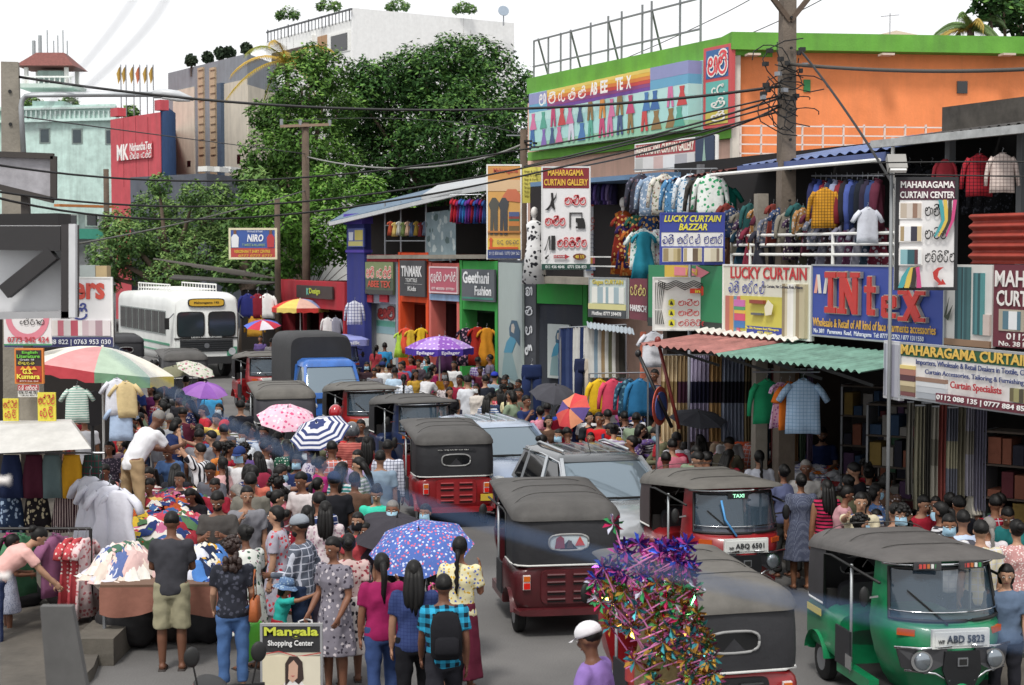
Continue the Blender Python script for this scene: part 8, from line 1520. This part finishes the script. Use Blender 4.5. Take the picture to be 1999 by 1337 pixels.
# middle distance before the painted shops
for r in ((735,673,1.6,-30,'stand','f','tee:8a3038','trousers:333','pony','person in maroon with yellow sleeves at the grey striped shop'),(751,668,1.68,0,'stand','m','tee:2f7fb0','trousers:333','short','person in bright blue T-shirt at the grey striped shop'),
 (716,706,1.58,175,'stand','f','tee:3a2a30','trousers:333','long','masked person beside the blue delivery three wheeler','mask'),(737,711,1.45,170,'stand','f','tee:8a3a5a','trousers:333','bob','short person beside the white shirt and navy cap'),(747,706,1.66,5,'stand','m','tee:d3d6da','trousers:333','short','person in navy cap and white shirt near the far shops','cap:26305a'),
 (760,708,1.6,10,'stand','m','tee:5a6068','trousers:333','short','person in dark grey right of the navy cap'),(771,716,1.68,5,'stand','m','tee:a9c0d4','trousers:333','short','person in pale blue shirt seen from behind near the far shops'),(782,706,1.6,160,'stand','f','tee:a03a4a','trousers:333','bun','person in rose top before the orange shop'),
 (788,730,1.56,5,'stand','f','tee:cfd4dc/floral/8a9ab0//12','trousers:333','plait','person with plait and white print top near the red three wheeler'),(812,721,1.58,-150,'stand','f','tee:b8923a','trousers:333','long','person in mustard T-shirt with long hair'),(802,694,1.6,150,'stand','f','dress:a02434',None,'long','person in crimson dress under the purple parasol'),
 (817,701,1.56,150,'stand','m','tee:4a4048','trousers:333','short','person in dim brown under the purple parasol'),(832,690,1.55,20,'stand','f','tee:d0d0d4/hstripe/5a5a66//18','trousers:333','bun','person in black and white striped top under the purple parasol'),(846,711,1.58,-60,'stand','f','tee:8a2450','trousers:333','pony','person in raspberry top right of the parasol pole'),
 (868,722,1.56,170,'stand','f','tee:d0902a','trousers:333','long','masked person in orange shawl holding a green bag','mask:dde4e8 tote:3fae3a'),(871,738,1.58,165,'stand','f','tee:b8b0b0/floral/5a5058//14','trousers:333','bun','person with glasses and grey flowered top'),(897,731,1.68,140,'stand','m','tee:8a2238','trousers:334','short','young person in maroon shirt beside the white T-shirt'),
 (914,733,1.72,0,'stand','m','tee:c9ccd2','trousers:334','short','tall person in white T-shirt seen from behind before the green shop'),(886,704,1.6,165,'stand','f','tee:d0d0d0','trousers:333','long','person in white with long hair before the green shop'),(929,748,1.56,150,'stand','f','tee:cfc8c0','trousers:333','bob','masked person in cream right of the white T-shirt','mask:dfe4e6'),
 (956,691,1.68,80,'stand','m','tee:6f6a7c','trousers:333','short','person in grey violet shirt in the green shop doorway'),(947,731,1.7,20,'stand','m','long:262a34','trousers:333','short','person in dark jacket before the blue dress mural'),(966,726,1.66,-30,'stand','m','tee:7a8fa0','trousers:333','short','person in royal blue cap before the mural','cap:2f3fa8'),
 (985,735,1.62,160,'stand','m','tee:8ab0a0','trousers:333','short','person in pale green shirt before the lettered pillar'),(957,766,1.5,5,'stand','m','tee:33405a','trousers:333','short','youth with dark backpack above the silver blue car','backpack:2a2f3a'),(976,758,1.54,10,'stand','f','tee:b83a4a/floral/d8c8c8//14','trousers:333','long','person in red print top above the silver blue car'),
 (994,761,1.54,-40,'stand','f','tee:d0c8a0','trousers:333','pony','girl in cream top with pink hair band'),(1012,740,1.6,150,'stand','m','tee:5a6070','trousers:333','short','person in slate beside the jeans hung on the pillar'),(1014,757,1.66,160,'stand','m','tee:5f5f52','trousers:333','short','person in olive shirt behind the navy shirt'),(1028,771,1.7,-130,'mouth','m','tee:28345e','trousers:333','short','person in navy shirt with hand at the mouth'),
 (997,748,1.5,10,'stand','f','tee:2a2430','trousers:333','bun','short dark haired person near the lettered pillar'),(1054,792,1.56,20,'stand','f','tee:d08a9c/floral/a84a6a//12','trousers:333','bun','person in pink flowered top below the black umbrella'),(1068,785,1.6,10,'stand','m','tee:2f4aa8','trousers:333','short','person in royal blue below the black umbrella'),(1092,790,1.62,5,'umbrella','f','dress:a01f34',None,'bun','person in crimson dress beside the slanted umbrella'),
 (1128,752,1.7,150,'stand','m','tee:3a3a40','trousers:333','short','person in white cap before the trouser rack','cap:c8c8c4'),(1132,790,1.6,-60,'umbrella','f','tee:26305a','trousers:333','long','masked person in navy under the slanted umbrella','mask:e0e4e6'),(1150,803,1.58,-140,'stand','f','tee:2a2c30','trousers:333','bun','person in black top looking right behind the silver jeep'),
 (1170,804,1.7,160,'stand','m','tee:c8262c','trousers:333','short','young person in bright red shirt with backpack','turnl backpack:2a3a5a'),(1153,843,1.36,165,'stand','f','tee:4a3a3a','trousers:333','bun','girl in front of the bright red shirt'),(1186,798,1.64,20,'stand','m','tee:3a3a42','trousers:333','short','person with blue backpack right of the red shirt','backpack:3a4f78'),
 (1213,796,1.58,20,'stand','f','tee:4a3f8a','trousers:333','long','person in violet top left of the white T-shirt'),(1239,795,1.6,10,'stand','f','tee:d3d4da','trousers:26304a','pony','person in white T-shirt with black shoulder bag before the blue shirts','bag:26283a'),(1222,782,1.6,-20,'arms_up','f','tee:8a4a78','trousers:333','bun','person in purple scarf with raised arms at the shirt rack'),(1255,830,1.5,30,'stand','f','tee:c0c0c4/hstripe/4a4a52//20','trousers:333','bob','person in striped top partly behind the black shoulder bag')): W(*r)
W(1278,690,1.65,150,'stand','m','tee:232a44','trousers:222','short','vendor in navy standing high beside the curtains',bz=.75,Z=29.5)
# right stall
for r in ((1320,842,1.66,10,'stand','m','shirt:d8d4dc','trousers:333','short','person in white shirt seen from behind at the right stall','backpack:c02a44'),(1299,834,1.56,10,'stand','f','tee:a02a34','trousers:333','bun','person in red top left of the white shirt at the stall'),(1341,858,1.45,-60,'stand','f','tee:b89a94','trousers:333','bob','girl peeking between the white shirt and the flowered dress'),
 (1366,847,1.6,10,'stand','f','tee:2a2c40/floral/c8c8d4//16','trousers:333','long','person with long hair in black and white flowered dress'),(1400,830,1.62,60,'umbrella','m','tee:8a7a68','trousers:333','short.g','person with glasses under the black umbrella at the curtains'),(1424,852,1.68,-30,'lean','m','tee:5f5a4c','trousers:333','short','person in olive shirt stooping at the right stall'),
 (1418,884,1.4,-30,'stand','m','tee:2a2a2e','trousers:333','short','dark short haired person in front of the olive shirt'),(1454,820,1.62,-50,'front','f','tee:c85a3a','trousers:333','curly','vendor in orange red T-shirt at the right stall'),(1517,844,1.7,120,'table','m','shirt:cfccc8/floral/5a5a62//20','trousers:333','short','vendor in white printed shirt leaning over the cloth'),
 (1548,823,1.6,150,'stand','m','tee:2a2a2c','trousers:333','short','dim person in black behind the leaning vendor'),(1605,832,1.72,165,'front','m','tee:26345e','trousers:333','short','bearded vendor in navy polo with red collar','beard'),(1482,878,1.6,5,'stand','f','tee:d0d2dc','trousers:333','plait','person in white T-shirt with a long plait at the stall'),
 (1573,897,1.64,170,'stand','m','tee:c0bcb8','trousers:333','short.g','person with grey hair behind the TAXI three wheeler'),(1564,923,1.56,10,'stand','f','dress:50566a/dots/8a90a4//60',None,'bun','person with hair bun in dark dotted dress right of the TAXI'),(1614,935,1.58,10,'stand','f','vest:b02a50/hstripe/1f1a20//20','trousers:222','long','person with long hair in pink and black zigzag top'),
 (1667,902,1.66,60,'front','m','tee:2a2a30','trousers:333','short','person in black looking down at the white cloth'),(1697,908,1.6,-20,'front','f','tee:26262c/hstripe/c8c8cc//22','trousers:333','bun','person in black and white striped T-shirt with red strap'),(1654,947,1.56,-100,'phone','f','tee:b88a90','trousers:333','bun','person in dusty pink with mask under the chin'),
 (1711,993,1.3,175,'stand','f','tee:3a3a44','trousers:333','bob','smiling child above the green three wheeler'),(1748,980,1.58,5,'stand','m','tee:3a3030','trousers:333','short','dark haired person seen from behind left of the curtains'),(1766,985,1.55,-90,'stand','f','tee:7a5048','trousers:333','bun','person in brown facing right before the curtains'),
 (1800,988,1.25,160,'stand','m','tee:8a5a5a','trousers:333','short','small child above the green roof'),(1827,968,1.4,170,'stand','m','tee:3f9ad0','trousers:333','short','boy in bright blue shirt holding a green bag','tote:5ad03a'),(1854,960,1.56,5,'stand','f','tee:222228','trousers:222','bun','person in black with hair up right of the boy'),
 (1872,966,1.62,10,'stand','m','tee:1d1e24','trousers:222','short','person in black shirt seen from behind at the right'),(1880,994,1.62,5,'stand','m','shirt:b4c4dc','trousers:334','short','youth in pale blue school shirt with backpack','backpack:4a4a52'),(1913,921,1.7,-110,'front','m','shirt:d0c9ba','trousers:444','short','person in cream shirt handing over cloth at the dark shop'),
 (1968,928,1.62,160,'front','f','kurta:26222a/floral/7a2430//7','trousers:222','bun','person in black kurta with red embroidery'),(1930,1008,1.56,5,'stand','f','tee:cfc8cc','trousers:444','plait.g','person with grey plait and white blouse at the right'),(1985,1013,1.62,10,'bag','f','tee:b88a88/floral/e0d4d0//22','trousers:3f4238','bun','person in pink dotted blouse and olive trousers at the right edge','tote:2a2a2e'),
 (1965,1100,1.5,170,'bag','f','tee:5a6a80','trousers:26262c','bob','person partly cut by the right edge near the green three wheeler'),(1530,905,1.58,20,'stand','f','tee:5a6080','trousers:333','bun','person in slate blouse between the plait and the grey hair')): W(*r)
W(1150,1236,1.7,65,'front','m','shirt:8a6fb0','trousers:334','short','pinwheel seller in white cap and violet shirt','cap:dcdade',Z=12.3)
W(692,620,1.6,160,'stand','m','tee:3a4a5a','trousers:333','short','far person near the royal blue column'); W(665,668,1.62,170,'stand','m','tee:5a3a34','trousers:333','short','driver figure beside the delivery three wheeler')
for i, (x, y) in enumerate(((508,655),(530,660),(548,650),(566,662),(590,655),(612,652),(640,668))):
    W(x,y,1.62,(170,10,150,20,0,160,10)[i],'stand','fmfmmff'[i],'tee:'+('5a4a7a','a8a4a4','3a3a40','8a3a3a','2a3a4a','7a7a80','3a2a2a')[i],'trousers:333','short' if 'fmfmmff'[i] == 'm' else 'bun',f'far shopper in {("violet","pale grey","charcoal","brick red","dark blue","grey","dark brown")[i]} near the red shop')
# more shoppers filling the crowd between those named above
fr = random.Random(77); taken = []; used = set(r[9] for r in CROWD)
def gpos(px, yh, h, bz=0, Z=None): q = P(px, yh, Z or D(yh, bz+h)); return V(q.x, q.y, 0)
for r in CROWD: taken.append(gpos(r[0], r[1], r[2], r[11], r[12]))
VEH = [(ob.location.copy(), ob.rotation_euler.z, (.85,1.6) if ob.name[0] == 't' else (1.0,2.3) if ob.name[0] == 'c' else (1.0,2.4)) for ob in COL.objects if ob.name.split('.')[0] in ('three_wheeler','car','small_truck')]
def free(q):
    if any((q-t).length < .40 for t in taken): return False
    for l, a, (hx, hy) in VEH:
        v = Matrix.Rotation(-a,3,'Z')@(q-l)
        if abs(v.x) < hx and abs(v.y) < hy: return False
    return True
PAL = dict(white='cfcfd0', cream='c8bfa4', black='1e1e22', navy='26325a', maroon='5a2030', rose='b86a7a', teal='2f7a7a', grey='7a7a80', olive='5f5f4a', violet='5f4a80', mustard='b08a3a', brown='5a4438', crimson='9a2434', denim='46608a', charcoal='34343a', lilac='9a8aa8', sage='7f8f78', coral='c06a58')
ZON = ((445,700,815,975,25,'left of the three wheelers'),(245,450,765,870,20,'near the striped parasol'),(700,1010,690,775,16,'before the painted shops'),(1030,1260,765,850,14,'by the shirt racks'),(1270,1480,830,890,10,'at the curtain stall'),(1640,1735,895,965,7,'before the white cloth stall'),(1650,1990,950,1050,9,'above the green three wheeler'))
for x0, x1, y0, y1, cnt, place_ in ZON:
    k = 0; tries = 0
    while k < cnt and tries < 500:
        tries += 1; px, yh, h = fr.uniform(x0,x1), fr.uniform(y0,y1), fr.uniform(1.5,1.7); q = gpos(px, yh, h)
        if not free(q): continue
        sx = fr.choice('mf'); cn_ = fr.choice(list(PAL)); pt_ = fr.choice(['','','print','striped']) if sx == 'f' else fr.choice(['','','checked']); hr = 'short' if sx == 'm' else fr.choice(['bun','pony','long','plait','bob','curly']); fc = fr.choice((0,10,-20,30,-40,60,90,-80,150,170,-160))
        hd_ = dict(short='short hair', bun='a hair bun', pony='a ponytail', long='loose hair', plait='a plait', bob='bobbed hair', curly='curly hair')[hr]; vw = 'seen from behind' if abs(fc) < 45 else 'in profile' if abs(fc) < 120 else 'facing the camera'
        lb = f'person in {cn_} {pt_+" " if pt_ else ""}top with {hd_} {vw} {place_}'
        if lb in used: continue
        used.add(lb); taken.append(q); c = PAL[cn_]; tp = {'':c,'print':c+'/floral/c8c0c0/6a5a60/14','striped':c+'/hstripe/c8c8cc//20','checked':c+'/plaid/c0c0c8//14'}[pt_]
        W(px, yh, h, fc, fr.choice(('stand','stand','front','phone','lean','walk','reach','mouth','bag','hip')), sx, fr.choice(('tee','tee','shirt','long') if sx == 'm' else ('tee','kurta','tee','long'))+':'+tp, 'trousers:'+fr.choice(('26262c','2f3a56','3a3430','444850')), hr, lb, 'mask' if fr.random() < .2 else ''); k += 1
build_crowd()
for ob in list(COL.objects):
    if ob.name.startswith('shopping_bag') and 'grey flowered dress' in ob.get('label',''):
        for sg in (0,1): text_later('AMA', ob, Matrix.Rotation(math.pi*sg,4,'Z')@Matrix.Translation((-.11,-.078,-.38)), .22, .1, printm('#b02a34'), 'lettering', .015)
flush_text()
